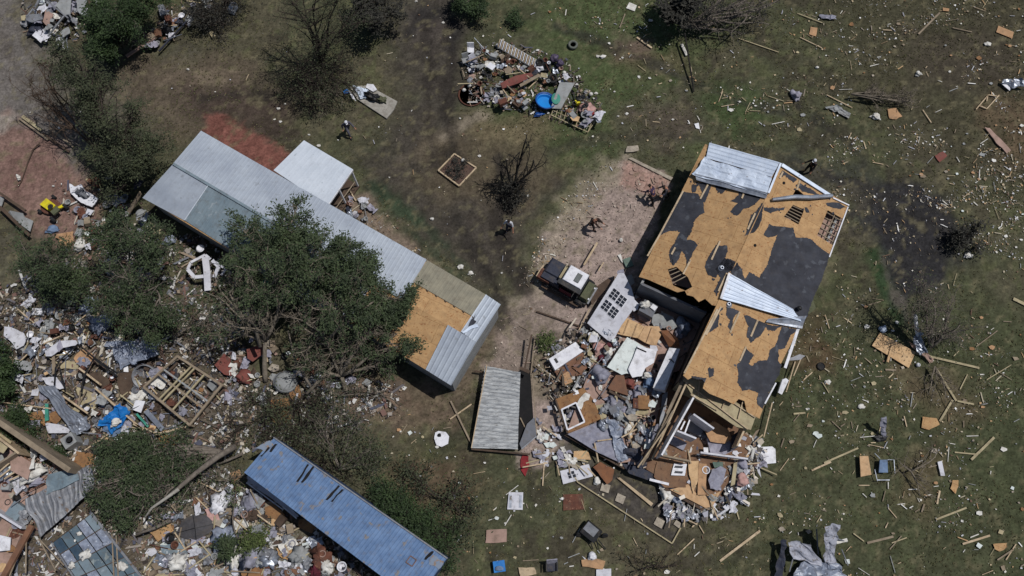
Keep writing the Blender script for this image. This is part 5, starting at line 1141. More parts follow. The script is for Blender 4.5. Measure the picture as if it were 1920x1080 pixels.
for i,(x,y) in enumerate([(1390,840),(1398,830),(1406,846),(1414,832)]):
    lump('plaster_chunk',['plaster chunk closest to the open room corner','plaster chunk below the room corner post','plaster chunk above the white square board','small plaster chunk at the upper right deck edge'][i],'plaster',x,y,.18,.14,.1,'paper',amp=.5,seed=i,f=3)
# eave side right of lower roof
slab('white_gutter_box','white gutter box leaning at the lower right eave','gutter',[(1467,712),(1474,709),(1479,713),(1466,740),(1459,736)],[.7,.7,.6,.5,.5],'paint_white',.15)
slab('bent_flashing','bent silver flashing at the right eave corner','flashing',[(1478,672),(1500,664),(1510,667),(1502,674),(1478,676)],[1.4,1.2,1.2,1.3,1.4],'sheet_dull',.02,j=.8)
for a,b in [((1491,678),(1474,735)),((1502,672),(1488,705)),((1448,755),(1432,820)),((1430,815),(1412,832))]: auto(plank('eave_stud',None,None,a,b,.06,.04,.5,'pine'),'pale stud leaning by the eave','stud',a[0],a[1],'studs leaning at the right eave')
slab('dark_trim','stone chip pad beside the right eave','debris',[(1512,570),(1524,560),(1530,578),(1516,590)],.1,'olive_net',.05,j=1)
tag(MB().lathe(P(1539,687,.03), [(.22,0),(.25,.04),(.22,.08),(.20,.04)], 20).build('rubber_hoop','rubber'),'thin black hoop on grass right of lower roof','hoop')
# fridge-like ladders/planks in yard left
for a,b,w_,m,lb in [((1120,455),(1095,497),.13,'pine','thick pale board leaning over the buggy top corner'),((1132,492),(1122,508),.08,'pine','short pale board right of the buggy'),((1006,584),(1088,612),.09,'timber_dark','long dark rod on dirt below the buggy'),((1085,620),(1105,580),.06,'pine','pale rail at the window panel lower corner'),((1090,640),(1110,665),.10,'pine_old','old brace below the window panel corner'),((1003,682),(1068,728),.07,'pine_old','long brace lying left of the brown chest'),((1008,702),(1062,728),.06,'timber_dark','dark brace lying below the long one'),((1088,705),(1072,735),.10,'siding','grey post beside the small tan board'),((1018,800),(1044,818),.07,'pine','short pale lath left of the orange wall panel')]:
    plank('loose_board',lb,'board',a,b,w_,.05,.35 if b[0]>1040 and m!='timber_dark' else .08,m)
tag(MB().blob(P(1165,450,.12),.12,.12,.1,.2).build('white_rock','paper'),'white round rock in the bare yard','rock')
slab('white_cloth_strip','white pointed scrap above the green crate in yard','scrap',[(1158,478),(1164,476),(1168,492),(1166,492)],.08,'paper',.02)
boxat('green_crate','greenish crate flattened near the house dark side','crate',1178,492,.5,.6,.15,20,mat('green_c',(108,128,118),(90,110,100)))
slab('grey_ply','greyish ply sheet against the house shadow corner','board',[(1172,520),(1184,514),(1190,530),(1180,540)],.3,'siding',.04,j=.8)
# ---- bin, chair, boxes bottom ----
bn_ = thing('overturned_cart','overturned black garden cart on the lower grass','cart',P(1112,1000,0))
c_ = P(1108,996,.4)
MB().box(c_, 1.0, .8, .35, R(-40), (.2,.15)).build('tray','black_plastic',bn_)
MB().box(c_+Vector((-.02,.1,.2)), .75, .5, .06, R(-40), (.2,.15)).build('tray_lining','sheet_dull',bn_)
for x,y in ((1134,1004),(1086,1002)): MB().lathe(P(x,y,.25),[(.05,-.05),(.17,-.05),(.19,0),(.17,.05),(.05,.05)],14,axis=Matrix.Rotation(R(60),3,'X')).build('wheel','rubber',bn_)
for a,b in (((1118,1010),(1122,1030)),((1105,1012),(1112,1030)),((1122,1012),(1136,1030))): MB().tube([P(*a,.3),P(*b,.1)],.03).build('handle','black_plastic',bn_)
slab('cardboard_box','flattened orange cardboard below the garden cart','cardboard',[(1090,1050),(1112,1046),(1135,1052),(1130,1068),(1092,1062)],.12,'cardboard',.05,j=.8)
lump('white_bag','white bag between cart and flattened cardboard','bag',1110,1043,.25,.22,.18,'paint_white',amp=.3)
ch = thing('camp_chair','grey and navy camping chair at the bottom edge','chair',P(1034,1062,0))
cp = P(1034,1062,0)
MB().box(cp+Vector((0,0,.42)),.55,.5,.04,R(5)).build('seat','tarp_navy',ch); MB().box(cp+Vector((0,.28,.65)),.6,.05,.5,R(5),(-.4,0)).build('backrest','cloth_lilac',ch)
for a in (-.26,.26):
    for b in (-.24,.24): MB().tube([cp+Vector((a,b,0)),cp+Vector((a*.9,b*.9,.45))],.015).build('leg','black_plastic',ch)
    MB().box(cp+Vector((a*1.15,0,.6)),.07,.5,.03,0).build('armrest','black_plastic',ch)
boxat('blue_cooler','small blue cooler at the bottom edge below hedge','cooler',936,1062,.65,.6,.35,8,'tarp_blue')
lump('cooler_lid','pale blue lid resting on the small blue cooler','lid',936,1066,.25,.14,.06,'sky_cloth',z=.35,amp=.1)
slab('old_board_stack','stack of rotten tan boards at bottom left of chair','board',[(972,1064),(1002,1064),(1006,1076),(976,1082)],.12,'pine',.06,j=1)
slab('white_pallet','white pallet piece at the bottom edge','pallet',[(1118,1068),(1146,1066),(1146,1082),(1118,1082)],.1,'wall_white',.05)
slab('pinkish_panel','pinkish weathered panel right of the hedge','panel',[(912,994),(950,992),(950,1016),(910,1018)],.1,'wall_pink',.04,j=1)
ap = thing('white_pedestal','round-cornered white plastic tray on grass left of fallen roof','tray',P(828,823,0))
MB().prism([P(x,y,.12) for x,y in [(816,811),(822,808),(836,810),(842,818),(840,832),(828,838),(818,834),(814,822)]],.12).build('tray','paint_white',ap)
MB().blob(P(824,816,.14),.12,.10,.04,.2).build('drain_hole','dark',ap)
# ---- right field pieces ----
slab('plywood_sheet','big clean plywood sheet left of the stripped tree','plywood',[(1650,624),(1717,660),(1704,690),(1635,648)],.14,'ply',.03)
plank('loose_board','short board crossing the big plywood sheet','board',(1674,645),(1664,679),.14,.05,.2,'ply')
mt = thing('twisted_metal','twisted shiny metal wrapped at the stripped tree foot','metal scrap',P(1730,650,0))
MB().grid(P(1712,628,.5),P(1728,620,.8),P(1738,660,.5),P(1722,664,.3),8,12,crumple(.15,4,3),.01).build('crushed_sheet','sheet_steel',mt)
MB().tube([P(1716,590,1.4),P(1718,610,1.0),P(1722,640,.4)],[.10,.12,.1],8).build('bent_pipe','paint_white',mt)
MB().grid(P(1700,638,.3),P(1722,648,.4),P(1752,672,.2),P(1745,680,.1),6,8,crumple(.1,3,5),.01).build('trailing_sheet','wall_pink',mt)
lump('white_bucket','small white lump beside the twisted metal','bucket',1722,684,.13,.13,.12,'paint_white',amp=.05)
lump('crushed_foil','crumpled silver foil left above the plywood sheet','foil',1656,617,.22,.18,.1,'sheet_white',amp=.6,f=4)
slab('orange_plywood','orange plywood scrap lower right of the stripped tree','plywood',[(1730,781),(1756,784),(1762,796),(1742,806),(1728,802)],.1,'osb',.03,j=1)
pt = thing('folded_patio_chair','grey rolled gazebo leg standing in the right field','gazebo leg',P(1655,810,0))
MB().grid(P(1650,782,1.2),P(1662,780,1.2),P(1660,818,.1),P(1649,814,.1),6,12,crumple(.08,4,8),.02).build('rolled_cover','cloth_grey',pt)
MB().blob(P(1650,822,.12),.35,.2,.12,.5,4).build('crumpled_base','black_plastic',pt)
bc_ = thing('lawn_chair','broken chair with blue cushion in the right field','chair',P(1652,875,0))
MB().prism([P(x,y,.35) for x,y in [(1650,862),(1664,862),(1665,886),(1648,886)]],.1).build('blue_cushion','sky_cloth',bc_)
MB().prism([P(x,y,.3) for x,y in [(1612,855),(1628,855),(1634,890),(1614,894)]],.06).build('tan_back','osb_pale',bc_)
for a,b in (((1640,850),(1650,860)),((1664,862),(1676,862)),((1676,862),(1678,888)),((1644,900),(1668,900)),((1640,880),(1645,902))): MB().tube([P(*a,.3),P(*b,.2)],.025).build('frame_tube','sheet_steel',bc_)
slab('white_board','small tilted white board right of blue-cushioned chair','board',[(1758,866),(1766,864),(1772,892),(1764,892)],.12,'wall_white',.04)
slab('orange_plywood','orange torn scrap right of the twig tangle','plywood',[(1786,900),(1797,900),(1797,912),(1792,926),(1782,916)],.08,'osb',.03,j=1)
slab('orange_plywood','orange torn scrap at the lower right corner','plywood',[(1862,1020),(1888,1018),(1884,1030),(1874,1034),(1866,1030)],.08,'osb',.03,j=1)
# twisted sheet pile bottom right
mat('sheet_twist', (172,174,184), (140,142,154), rough=.65, metal=.1, scale=2.5, bump=.5, bscale=5, spots=((120,116,116), 6, .58))
tw_ = thing('twisted_sheet_pile','tall twisted white sheet metal pile at bottom right','metal scrap',P(1530,1050,0))
MB().grid(P(1546,985,1.8),P(1570,980,1.8),P(1562,1062,.3),P(1542,1060,.3),8,18,crumple(.14,3,2),.012).build('upright_sheet','sheet_twist',tw_)
MB().grid(P(1478,1012,.9),P(1520,1020,1.0),P(1540,1060,.4),P(1486,1046,.6),14,10,crumple(.16,2,6),.012).build('flat_sheet','sheet_twist',tw_)
MB().grid(P(1466,1010,.8),P(1476,1012,.8),P(1466,1080,.2),P(1452,1080,.2),5,14,crumple(.1,3,7),.012).build('dark_flap','tarp_navy',tw_)
MB().grid(P(1500,1054,.3),P(1560,1050,.4),P(1590,1080,.2),P(1480,1085,.2),14,8,crumple(.22,3,9),.012).build('crumpled_base','poly_film',tw_)
for a,b in (((1531,992),(1534,1040)),((1494,1020),(1480,1072)),((1570,1010),(1588,1016)),((1578,1030),(1590,1060))): MB().beam(P(*a,.9),P(*b,.3),.06,.05).build('strut','sheet_dull',tw_)
slab('white_board','white bent flap right of the upright twisted sheet','flap',[(1566,1014),(1588,1009),(1590,1015),(1570,1020)],.5,'paper',.03,j=.6)
# top right
slab('osb_scrap','tan board flat on grass in the far upper right','board',[(1872,48),(1901,60),(1898,72),(1868,60)],.06,'cardboard',.03)
slab('osb_scrap','orange square scrap near the upper right blue litter','scrap',[(1520,50),(1533,52),(1530,68),(1517,64)],.06,'cardboard',.03,j=.5)
sheet('blue_grey_film','pale grey film scrap near the top edge, right half','film',[(1536,28),(1568,30),(1566,38),(1540,36)],.06,'cloth_grey',.1,4)
lump('lilac_rag','lilac crumpled cloth in the upper right field','cloth',1492,178,.30,.34,.22,'cloth_lilac',rot=40,amp=.6)
sheet('silver_scrap','silver and navy scrap at the right edge','metal scrap',[(1880,150),(1915,148),(1925,162),(1884,166)],[.2,.4,.3,.1],'sheet_steel',.16,3)
slab('white_board','bright white strip left of the silver scrap','board',[(1877,156),(1882,154),(1897,166),(1893,170)],.2,'paint_white',.03)
lump('white_bag','small white bag on the dark upper right soil','bag',1722,138,.2,.16,.12,'paper',amp=.6)
slab('white_square','white square board by the pale post near top centre','board',[(1180,4),(1194,10),(1190,21),(1174,15)],.06,'paper',.03)
plank('pole','thin pale pole below the white square board','pole',(1172,26),(1162,52),.07,.05,.08,'pine_old')
plank('leaning_pole','long dark pole across the upper grass','pole',(1284,62),(1301,172),.09,.09,.9,'bark_black',z2=.1)
plank('loose_board','pale snapped board end by the long dark pole','board',(1278,83),(1288,104),.18,.08,.12,'paper')
plank('loose_board','pale long board between twig pile and tree root','board',(1194,70),(1222,90),.12,.06,.08,'pine')
slab('white_scrap','white scrap above the bare yard, right','scrap',[(1302,232),(1310,230),(1312,242),(1305,240)],.05,'paint_white',.02)
plank('loose_board','long board on dark upper right soil','board',(1762,24),(1722,64),.12,.05,.08,'pine_old')
slab('osb_scrap','tan scrap at the end of the long upper right board','scrap',[(1768,14),(1780,16),(1779,21),(1768,20)],.08,'cardboard',.03)
frm = thing('wood_frame','broken rectangular wooden frame in upper right field','frame',P(1850,195,0))
for a,b in (((1853,178),(1830,205)),((1873,179),(1850,204)),((1853,178),(1873,181)),((1836,198),(1850,204)),((1852,178),(1850,190))): MB().beam(P(*a,.08),P(*b,.08),.07,.05).build('rail','pine',frm)
slab('pink_plank','pinkish splintered plank pile at the right edge','plank',[(1846,238),(1856,240),(1896,282),(1888,288),(1868,268)],.12,'wall_pink',.06,j=1.5)
slab('brown_sack','reddish brown flat scrap left in the upper right field','scrap',[(1753,292),(1768,284),(1776,292),(1762,304)],.06,'redpaint',.03,j=1)
slab('osb_scrap','tan crumpled scrap beside the dry branch fan','scrap',[(1664,204),(1680,202),(1692,218),(1680,224),(1668,222)],.08,'cardboard',.04,j=1.5)
lump('white_film','white film scrap left below the dry branch fan','film',1642,218,.3,.2,.1,'paper',rot=-30,amp=.7)
sheet('grey_rag','grey stringy rag curled on the upper right grass','rag',[(1546,202),(1566,198),(1596,214),(1590,222)],.05,'siding',.12,4)
for a,b,w_ in [((1700,440),(1716,380),.0)]: pass
# tyres and hoops
def tyre(label, px, py, r1, m='tyre_dusty', z=0, tiltx=0):
    t = thing('tyre', label, 'tyre', P(px, py, z))
    pr = []; r0 = r1*.74; rr = r1-r0
    for k in range(13):
        a = 2*math.pi*k/12; pr.append((r0+rr*math.cos(a)*.95, .12+.11*math.sin(a)))
    rt = Matrix.Rotation(tiltx, 3, 'X')
    MB().lathe(P(px, py, z), pr, 28, axis=rt).build('tread', m, t, smooth=True)
    MB().lathe(P(px, py, z), [(.04,.06),(r0*.8,.08),(r0*.8,.12),(.04,.10)], 16, axis=rt).build('rim', 'sheet_dull', t)
    return t
tyre('dusty old tyre lying alone on grass above the junk heap', 1074,86,.36)
# ---- debris-covered mattress / slab at (700,185) ----
ms = thing('concrete_pad','pale concrete pad strewn with metal, left of the junk heap','slab',P(700,190,0))
MB().prism([P(x,y,.12) for x,y in [(655,162),(690,160),(745,190),(738,206),(725,222),(670,186)]],.12).build('pad','concrete',ms)
sheet('corrugated_sheet','white corrugated sheet on the concrete pad','sheet',[(662,160),(690,168),(700,182),(676,186)],[.2,.25,.2,.2],'sheet_white',.06,2,ribs=4)
slab('white_triangle','bright white triangular sheet on concrete pad edge','sheet',[(652,166),(662,178),(668,190),(660,184)],.25,'paint_white',.02)
slab('white_tile','white square tile above the concrete pad','tile',[(688,157),(700,158),(707,168),(700,172),(686,164)],.25,'paint_white',.04)
slab('blue_rag','sky blue rag left of the concrete pad','rag',[(641,170),(650,166),(656,174),(646,176)],.1,'tarp_blue',.04,j=.6)
lump('dark_clutter','black tangled clutter in the middle of concrete pad','clutter',698,181,.5,.24,.18,'black_plastic',z=.15,rot=-30,amp=.6,f=4)
lump('grey_clutter','tan netting heap right on the concrete pad','netting',716,186,.3,.2,.12,'olive_net',z=.15,rot=-30,amp=.6,f=4)
# ================= JUNK HEAP (top centre) =================
MB_ = MB
tub = thing('blue_tub', 'large round blue tub standing in the junk heap', 'tub', P(1022,192,0))
qt = Matrix.Rotation(R(10), 3, 'Y') @ Matrix.Rotation(R(-8), 3, 'X') @ Matrix.Scale(1.12, 3)
c0 = P(1021,194,.22)
MB().lathe(c0, [(.46,-.05),(.60,.28),(.64,.30),(.60,.32),(.54,.28),(.44,.0)], 26, axis=qt).build('tub_wall', 'pool_blue_dark', tub, smooth=True)
MB().lathe(c0, [(.02,.02),(.47,.03),(.53,.25),(.50,.24),(.44,.08),(.02,.06)], 26, axis=qt).build('tub_inside', 'pool_blue', tub)
lump('blue_tarp','blue plastic draped below the blue tub','tarp',1010,214,.35,.14,.06,'pool_blue_dark',z=.1,rot=10,amp=.5)
sh_ = MB().lathe(P(1042,186,.5), [(.02,.0),(.40,.02),(.44,.08),(.40,.10),(.02,.05)], 20, sx=.7).build('tub_cover','teal',smooth=True); tag(sh_,'green oval lid right of the blue tub','lid')
slab('grey_board','grey board leaning behind the blue tub','board',[(1050,154),(1078,155),(1052,204),(1033,203),(1040,180)],[.7,.6,.4,.5,.6],'siding',.04)
bed = thing('slatted_bench','upside-down slatted bench lying along the upper heap edge','bench',P(970,100,0))
A1, A2, A3, A4 = P(938,73,.6), P(1006,112,.6), P(1002,128,.35), P(934,88,.35)
for i in range(26):
    t = i/25; MB().beam(A1.lerp(A2, t), A4.lerp(A3, t), .055, .04).build('slat', 'paint_white' if i % 2 else 'pine', bed)
for p_, q_ in ((A1, A2), (A4, A3)): MB().beam(p_-Vector((0,0,.06)), q_-Vector((0,0,.06)), .06, .06).build('frame_rail', 'siding', bed)
lat = thing('lattice_gate','white lattice gate flat at the lower right heap edge','gate',P(1070,222,0))
G1, G2, G3 = P(1034,216,.2), P(1102,248,.2), P(1130,206,.3)
for i in range(10):
    t = i/9; a = G1.lerp(G2, t); MB().beam(a, a+Vector((.15+.1*t, .62, .05)), .04, .03).build('slat', 'plank_tan', lat)
MB().beam(G1, G2, .05, .05).build('rail', 'plank_tan', lat); MB().beam(G2, G3, .05, .05).build('rail', 'plank_tan', lat)
MB().beam(G1+Vector((.1,.35,.04)), G2+Vector((.2,.35,.04)), .035, .03).build('rail', 'plank_tan', lat)
rb = MB().lathe(P(884,178,.0), [(.88,.02),(.90,.08),(.84,.10),(.80,.02)], 30).build('curved_edging', 'rust'); tag(rb, 'round brown bed rim at the left end of junk heap', 'edging')
slab('brown_table','red-brown table top across the heap middle','table top',[(938,156),(966,142),(996,136),(1000,142),(972,156),(942,166)],[.6]*6,'redpaint',.05)
slab('grey_plank','grey-green plank right of the red-brown table top','plank',[(974,158),(1010,138),(1014,142),(976,163)],.65,'pine_old',.05)
for i,(x,y,r1) in enumerate([(1024,126,.36),(1036,148,.36),(1012,118,.3)]):
    tyre(['dark tyre at the upper right of the junk heap','dark tyre directly above the grey heap board','smaller dark tyre left of the other heap tyres'][i],x,y,r1,'rubber',.2+.1*i,.3)
for i,(x,y,rx,m,lb) in enumerate([(1040,108,.3,'purple_bag','purple bag at the heap top right'),(1050,118,.28,'purple_bag','purple bag below the topmost purple bag'),(1083,208,.14,'yellow','unused')]):
    if lb != 'unused': lump('purple_bag',lb,'bag',x,y,rx,rx*.9,.25,m,z=.2,amp=.3,seed=i)
boxat('yellow_bucket','bright yellow-green bucket right of the grey heap board','bucket',1083,190,.3,.28,.3,20,'yellow',z=.2)
boxat('white_square','bright white square tile upper left in heap','tile',921,124,.5,.42,.06,-35,'paint_white',z=.5)
for i,(x,y,m) in enumerate([(883,100,'paint_white'),(873,119,'siding'),(885,121,'wall_white')]):
    c = thing('plastic_chair', ['white plastic chair at the upper left of heap','grey plastic chair left of the other two white ones','off-white plastic chair below the uppermost one'][i], 'chair', P(x,y,0))
    p_ = P(x, y, .0)
    MB().box(p_+Vector((0,0,.42)), .46, .42, .05, R(20*i), (.2,.1)).build('seat', m, c); MB().box(p_+Vector((0,.22,.65)), .46, .06, .42, R(20*i), (-.3,0)).build('backrest', m, c)
    for a in (-.2,.2):
        for b in (-.18,.18): MB().tube([p_+Vector((a,b,0)), p_+Vector((a,b,.42))], .02).build('leg', m, c)
for i,(x,y) in enumerate([(1058,136),(1108,176),(870,168),(880,160)]):
    lump('white_pot',['small white pot right of the heap tyres','white ball on the right slope of heap','white stone lowest in the round brown bed','white stone upper in the round brown bed'][i],'pot',x,y,.14,.13,.12,'paper',z=.2 if i<2 else .05,amp=.1)
lump('red_bowl','red bowl at right end of heap','bowl',1110,213,.2,.18,.1,'red_cloth',z=.3,amp=.1)
lump('pink_lump','pink heap of pots around the red bowl','pots',1102,206,.5,.5,.14,'pink',z=.1,amp=.5,f=3)
HEAP = [(868,105),(900,90),(935,80),(1005,115),(1050,115),(1065,150),(1130,205),(1105,240),(1040,215),(1000,212),(930,195),(905,170),(870,145)]
def rand_in(pl):
    x0, x1 = min(p[0] for p in pl), max(p[0] for p in pl); y0, y1 = min(p[1] for p in pl), max(p[1] for p in pl)
    while 1:
        x, y = rnd.uniform(x0, x1), rnd.uniform(y0, y1)
        if inside(x, y, pl): return x, y
CLUT = [('wooden_box','brown wooden box','box','box',['brown_board','rust','timber_dark','pine_old','siding']),('metal_scrap','bent grey metal scrap','metal scrap','sheet',['sheet_dull','sheet_steel','siding']),
 ('rag','crumpled pale rag','rag','sheet',['paper','cloth_grey','cloth_lilac','wall_white']),('dark_rag','crumpled dark rag','rag','lump',['black_plastic','tarp_navy','timber_dark','rust','cloth_grey']),
 ('lath','short broken lath','lath','plank',['pine','pine_old','plank_tan']),('board_scrap','small board scrap','board','slab',['osb_dark','ply','pine_old','wall_pink','brown_board','plank_tan','siding']),
 ('plaster_scrap','pale plaster scrap','plaster','slab',['gyp','stone','wall_white','siding']),('pot','small clay pot','pot','pot',['rust','wall_pink','black_plastic','siding']),
 ('steel_pipe','thin steel pipe','pipe','pipe',['sheet_dull','rust','sheet_steel']),('plastic_tub','small plastic tub','tub','tub',['cloth_grey','siding','black_plastic','paint_white','wall_grey'])]
EXC = [(1022,192,34),(1056,180,24),(968,98,14),(945,86,12),(990,112,12),(970,148,16),(950,156,12),(990,140,10),(884,100,8),(921,124,9),(1083,190,6),(884,178,14),(220,783,30),(1190,675,38),(1165,690,18),(1148,580,44),(1170,545,20),(1060,668,30),(1080,775,26),(1108,770,14),(1085,742,14),(1250,690,24),(1245,665,16),(1262,660,14),(1240,715,16),(1160,720,18),(1172,612,18),(1215,625,20),(1262,634,14),(1318,905,14),(1272,880,14),(1300,885,10),(110,755,26),(148,796,24),(28,632,24),(128,825,24),(536,716,24),(478,662,18),(418,684,20),(155,365,24),(250,665,34),(225,672,20),(368,990,34),(408,948,16),(300,1004,18),(516,960,14),(575,988,12),(1350,835,18),(1345,812,14),(1345,895,14),(120,700,18),(158,672,16),(160,740,22),(185,715,18),(236,720,16)]
def clutter(zone, n, zmax, grp, kinds=None, big=1.0):
    for i in range(n):
        nm, ph, ct, kd, ms_ = rnd.choice(kinds or CLUT); m = rnd.choice(ms_); x, y = rand_in(zone); z = rnd.uniform(0, zmax); s_ = rnd.uniform(.5, 1.4)*big; an = rnd.uniform(0, 360)
        if any((x-a)**2+(y-b)**2 < q*q for a, b, q in EXC): continue
        p = P(x, y, z)
        if kd == 'box': o = MB().box(p+Vector((0,0,.12*s_)), .4*s_, .28*s_, .24*s_, R(an), (rnd.uniform(-.4,.4), rnd.uniform(-.3,.3)))
        elif kd == 'sheet':
            e1, e2 = Vector((math.cos(R(an)), math.sin(R(an)), rnd.uniform(-.3,.3)))*.6*s_, Vector((-math.sin(R(an)), math.cos(R(an)), 0))*.35*s_
            o = MB().grid(p, p+e1, p+e1+e2, p+e2, 9, 6, crumple(.13, 5, i), .01)
        elif kd == 'lump': o = MB().blob(p+Vector((0,0,.05)), .24*s_, .17*s_, .09*s_, .6, i, 12, 7, 3, R(an), -.05)
        elif kd == 'plank': o = MB().beam(p, p+Vector((math.cos(R(an)), math.sin(R(an)), rnd.uniform(-.1,.35)))*rnd.uniform(.5,1.5), .07, .04)
        elif kd == 'slab':
            k = rnd.choice([4,4,5]); pts = [p+Vector((math.cos(R(an)+6.283*q/k)*.28*s_*rnd.uniform(.7,1.1), math.sin(R(an)+6.283*q/k)*.22*s_*rnd.uniform(.7,1.1), .03)) for q in range(k)]
            t0 = Vector((rnd.uniform(-.35,.35), rnd.uniform(-.35,.35)))
            pts = [Vector((v.x, v.y, v.z+abs((v.x-p.x)*t0.x+(v.y-p.y)*t0.y))) for v in pts]
            o = MB().prism(pts, .025)
        elif kd == 'pot': o = MB().lathe(p, [(.08*s_,0),(.13*s_,.2*s_),(.15*s_,.21*s_),(.11*s_,.2*s_),(.06*s_,.04)], 12)
        elif kd == 'tub': o = MB().lathe(p, [(.12*s_,0),(.18*s_,.16*s_),(.2*s_,.17*s_),(.16*s_,.16*s_),(.1*s_,.03)], 14)
        else: o = MB().tube([p, p+Vector((math.cos(R(an)), math.sin(R(an)), rnd.uniform(0,.3)))*rnd.uniform(.5,1.6)], .025, 6)
        auto(o.build(nm, m), ph if kd not in ('box','pot','tub') else ph, ct, x, y, ph.replace('short','').strip()+'s '+grp)
clutter(HEAP, 210, .6, 'in the junk heap')
clutter([(985,170),(1010,165),(1010,200),(985,205),(940,190),(935,175)], 34, .4, 'in the junk heap', big=.8)
# ================= LEFT RUBBLE =================
tree_ok = 1
slab('white_sheet','white folded sheet at far left beside the plank floor','sheet',[(8,612),(22,614),(44,624),(49,633),(44,648),(30,655),(20,640),(7,630)],.5,'wall_white',.05,j=1)
boxat('white_box','small white box left above the folded white sheet','box',69,584,.62,.42,.3,0,'paint_white',z=.2)
lump('film_heap','silver plastic film heap below the medium green tree','film',188,603,.6,.7,.35,'poly_film',z=.2,rot=-60,amp=.6)
lump('film_heap','greyish film heap left of the silver one, upper','film',164,575,.5,.5,.3,'poly_film',z=.2,amp=.6)
sheet('tin_sheet','large crumpled blue-grey tin sheet above the steel ring','tin sheet',[(205,640),(292,640),(300,665),(228,692)],[.5,.7,.6,.3],'poly_film',.28,2.2,16,10)
lump('foam_ball','white ball-like scrap on the blue-grey tin sheet','scrap',271,637,.2,.2,.15,'paper',z=.8,amp=.4)
sheet('long_tin_roof','long curved corrugated tin roof strip left of blue tarp','tin roof',[(74,722),(104,724),(170,800),(140,815)],[.5,.6,.7,.4],'sheet_steel',.12,1.2,ribs=5,ramp=.05)
sheet('tin_end','crumpled end of the corrugated strip','tin sheet',[(132,788),(162,780),(172,800),(146,816)],[.7,.8,.6,.4],'sheet_steel',.14,3)
slab('white_bent_panel','white bent panel at upper end of the corrugated strip','panel',[(78,708),(106,707),(120,728),(112,730),(86,720)],.6,'wall_white',.04,j=.8)
slab('white_bent_panel','white panel under lower end of the corrugated strip','panel',[(84,792),(112,796),(132,806),(128,812),(108,812),(90,812)],.4,'wall_white',.04,j=.8)
sheet('blue_tarp','bright blue crumpled tarp among the left rubble','tarp',[(188,790),(228,755),(250,776),(212,812)],[.4,.8,.6,.3],'tarp_blue',.2,2.4,14,12)
lump('white_rag','white rag lying on the bright blue tarp','rag',216,792,.3,.2,.08,'paper',z=.75,rot=20,amp=.5)
sheet('blue_grey_skirt','dusty blue film skirt below the blue tarp','film',[(196,800),(240,790),(248,806),(204,820)],[.2,.3,.1,.1],'sky_cloth',.14,3)
for i,(p,m,lb) in enumerate([([(138,672),(152,655),(172,662),(176,674),(160,686),(146,684)],'cardboard','orange-tan board in the black hoop frame'),([(112,684),(128,676),(148,684),(146,692),(112,692)],'plank_tan','pale tan oval board in black hoop frame'),([(140,726),(148,724),(178,738),(186,752),(176,768),(150,758)],'plank_tan','large olive-tan board left above blue tarp'),
   ([(163,702),(186,698),(206,712),(200,730),(178,722)],'timber_dark','brown board right of the black hoop frame'),([(222,700),(246,694),(252,712),(238,748),(226,740),(218,714)],'timber_dark','brown tilted pedestal left of the wooden crate frame'),([(135,872),(140,845),(180,852),(182,872),(160,880)],'osb_dark','orange-brown board below the grey washing machine'),([(50,775),(78,770),(82,786),(48,786)],'osb_dark','dull orange board behind the teal strip'),
   ([(93,775),(112,764),(118,780),(104,796),(94,790)],'osb_dark','mustard board right of the teal strip'),([(297,815),(334,814),(336,845),(316,855),(300,830)],'osb_dark','orange-brown board right of the uprooted green tree top'),([(505,750),(540,745),(546,785),(525,800),(508,790)],'osb_dark','orange-brown board below the grey dome'),([(540,728),(560,722),(564,745),(548,750)],'osb_dark','small orange board touching the grey dome'),
   ([(280,998),(318,978),(326,995),(296,1016)],'osb','bright orange board beside the straight grey log'),([(384,955),(400,948),(412,975),(402,980),(388,968)],'pink','salmon board above the dark umbrella canvas'),([(496,952),(516,946),(534,966),(524,976),(498,970)],'osb_dark','orange oval table top left of container side'),([(560,975),(572,972),(592,990),(584,1000),(560,990)],'osb_dark','narrow orange board touching the container side'),
   ([(518,1028),(540,1020),(552,1042),(540,1050),(522,1042)],'osb','bright orange board near bottom below container'),([(450,1060),(490,1055),(495,1090),(450,1090)],'osb_dark','orange-brown board on the bottom edge below container'),([(430,888),(448,880),(452,894),(436,902)],'cardboard','tan board touching the container upper left corner')]):
    slab('board_piece',lb,'board',p,[.16+.2*rnd.random() for _ in p],m,.04,j=1.6)
hf_ = thing('hoop_frame','black bent tube frame over boards in left rubble','frame',P(140,680,0))
for pts in ([(102,722),(104,690),(112,676),(146,645),(178,672),(220,700)],[(112,690),(122,730)],[(176,672),(160,700),(152,728)],[(158,700),(152,735)],[(176,672),(220,706)]):
    MB().tube([P(x, y, .9) for x, y in pts], .05, 6).build('bent_tube','black_plastic',hf_)
slab('tan_post','tan post standing left of black hoop frame','post',[(97,665),(102,664),(105,700),(98,702)],.7,'pine_old',.06)
slab('white_fabric','white fabric over upper left of black hoop frame','fabric',[(84,658),(110,640),(142,638),(148,646),(118,652),(96,668),(86,668)],.9,'wall_white',.04,j=1)
slab('lilac_fabric','lilac-grey fabric folded beside the white fabric','fabric',[(106,650),(112,636),(118,652),(110,660)],.95,'cloth_lilac',.04,j=.5)
rg = thing('steel_ring','wide galvanised steel ring behind the wooden crate frame','ring',P(275,700,0))
MB().lathe(P(276,704,.0), [(.72,.0),(.74,.45),(.70,.45),(.68,.0)], 28, axis=Matrix.Rotation(R(24),3,'X')).build('rim','sheet_dull',rg,smooth=True)
cr = thing('crate_frame','large open wooden crate frame tilted in left rubble','crate frame',P(345,730,0))
K = [P(333,668,1.0), P(416,722,.9), P(356,797,.7), P(270,726,.8)]
K2 = [k-Vector((0,0,.7)) for k in K]
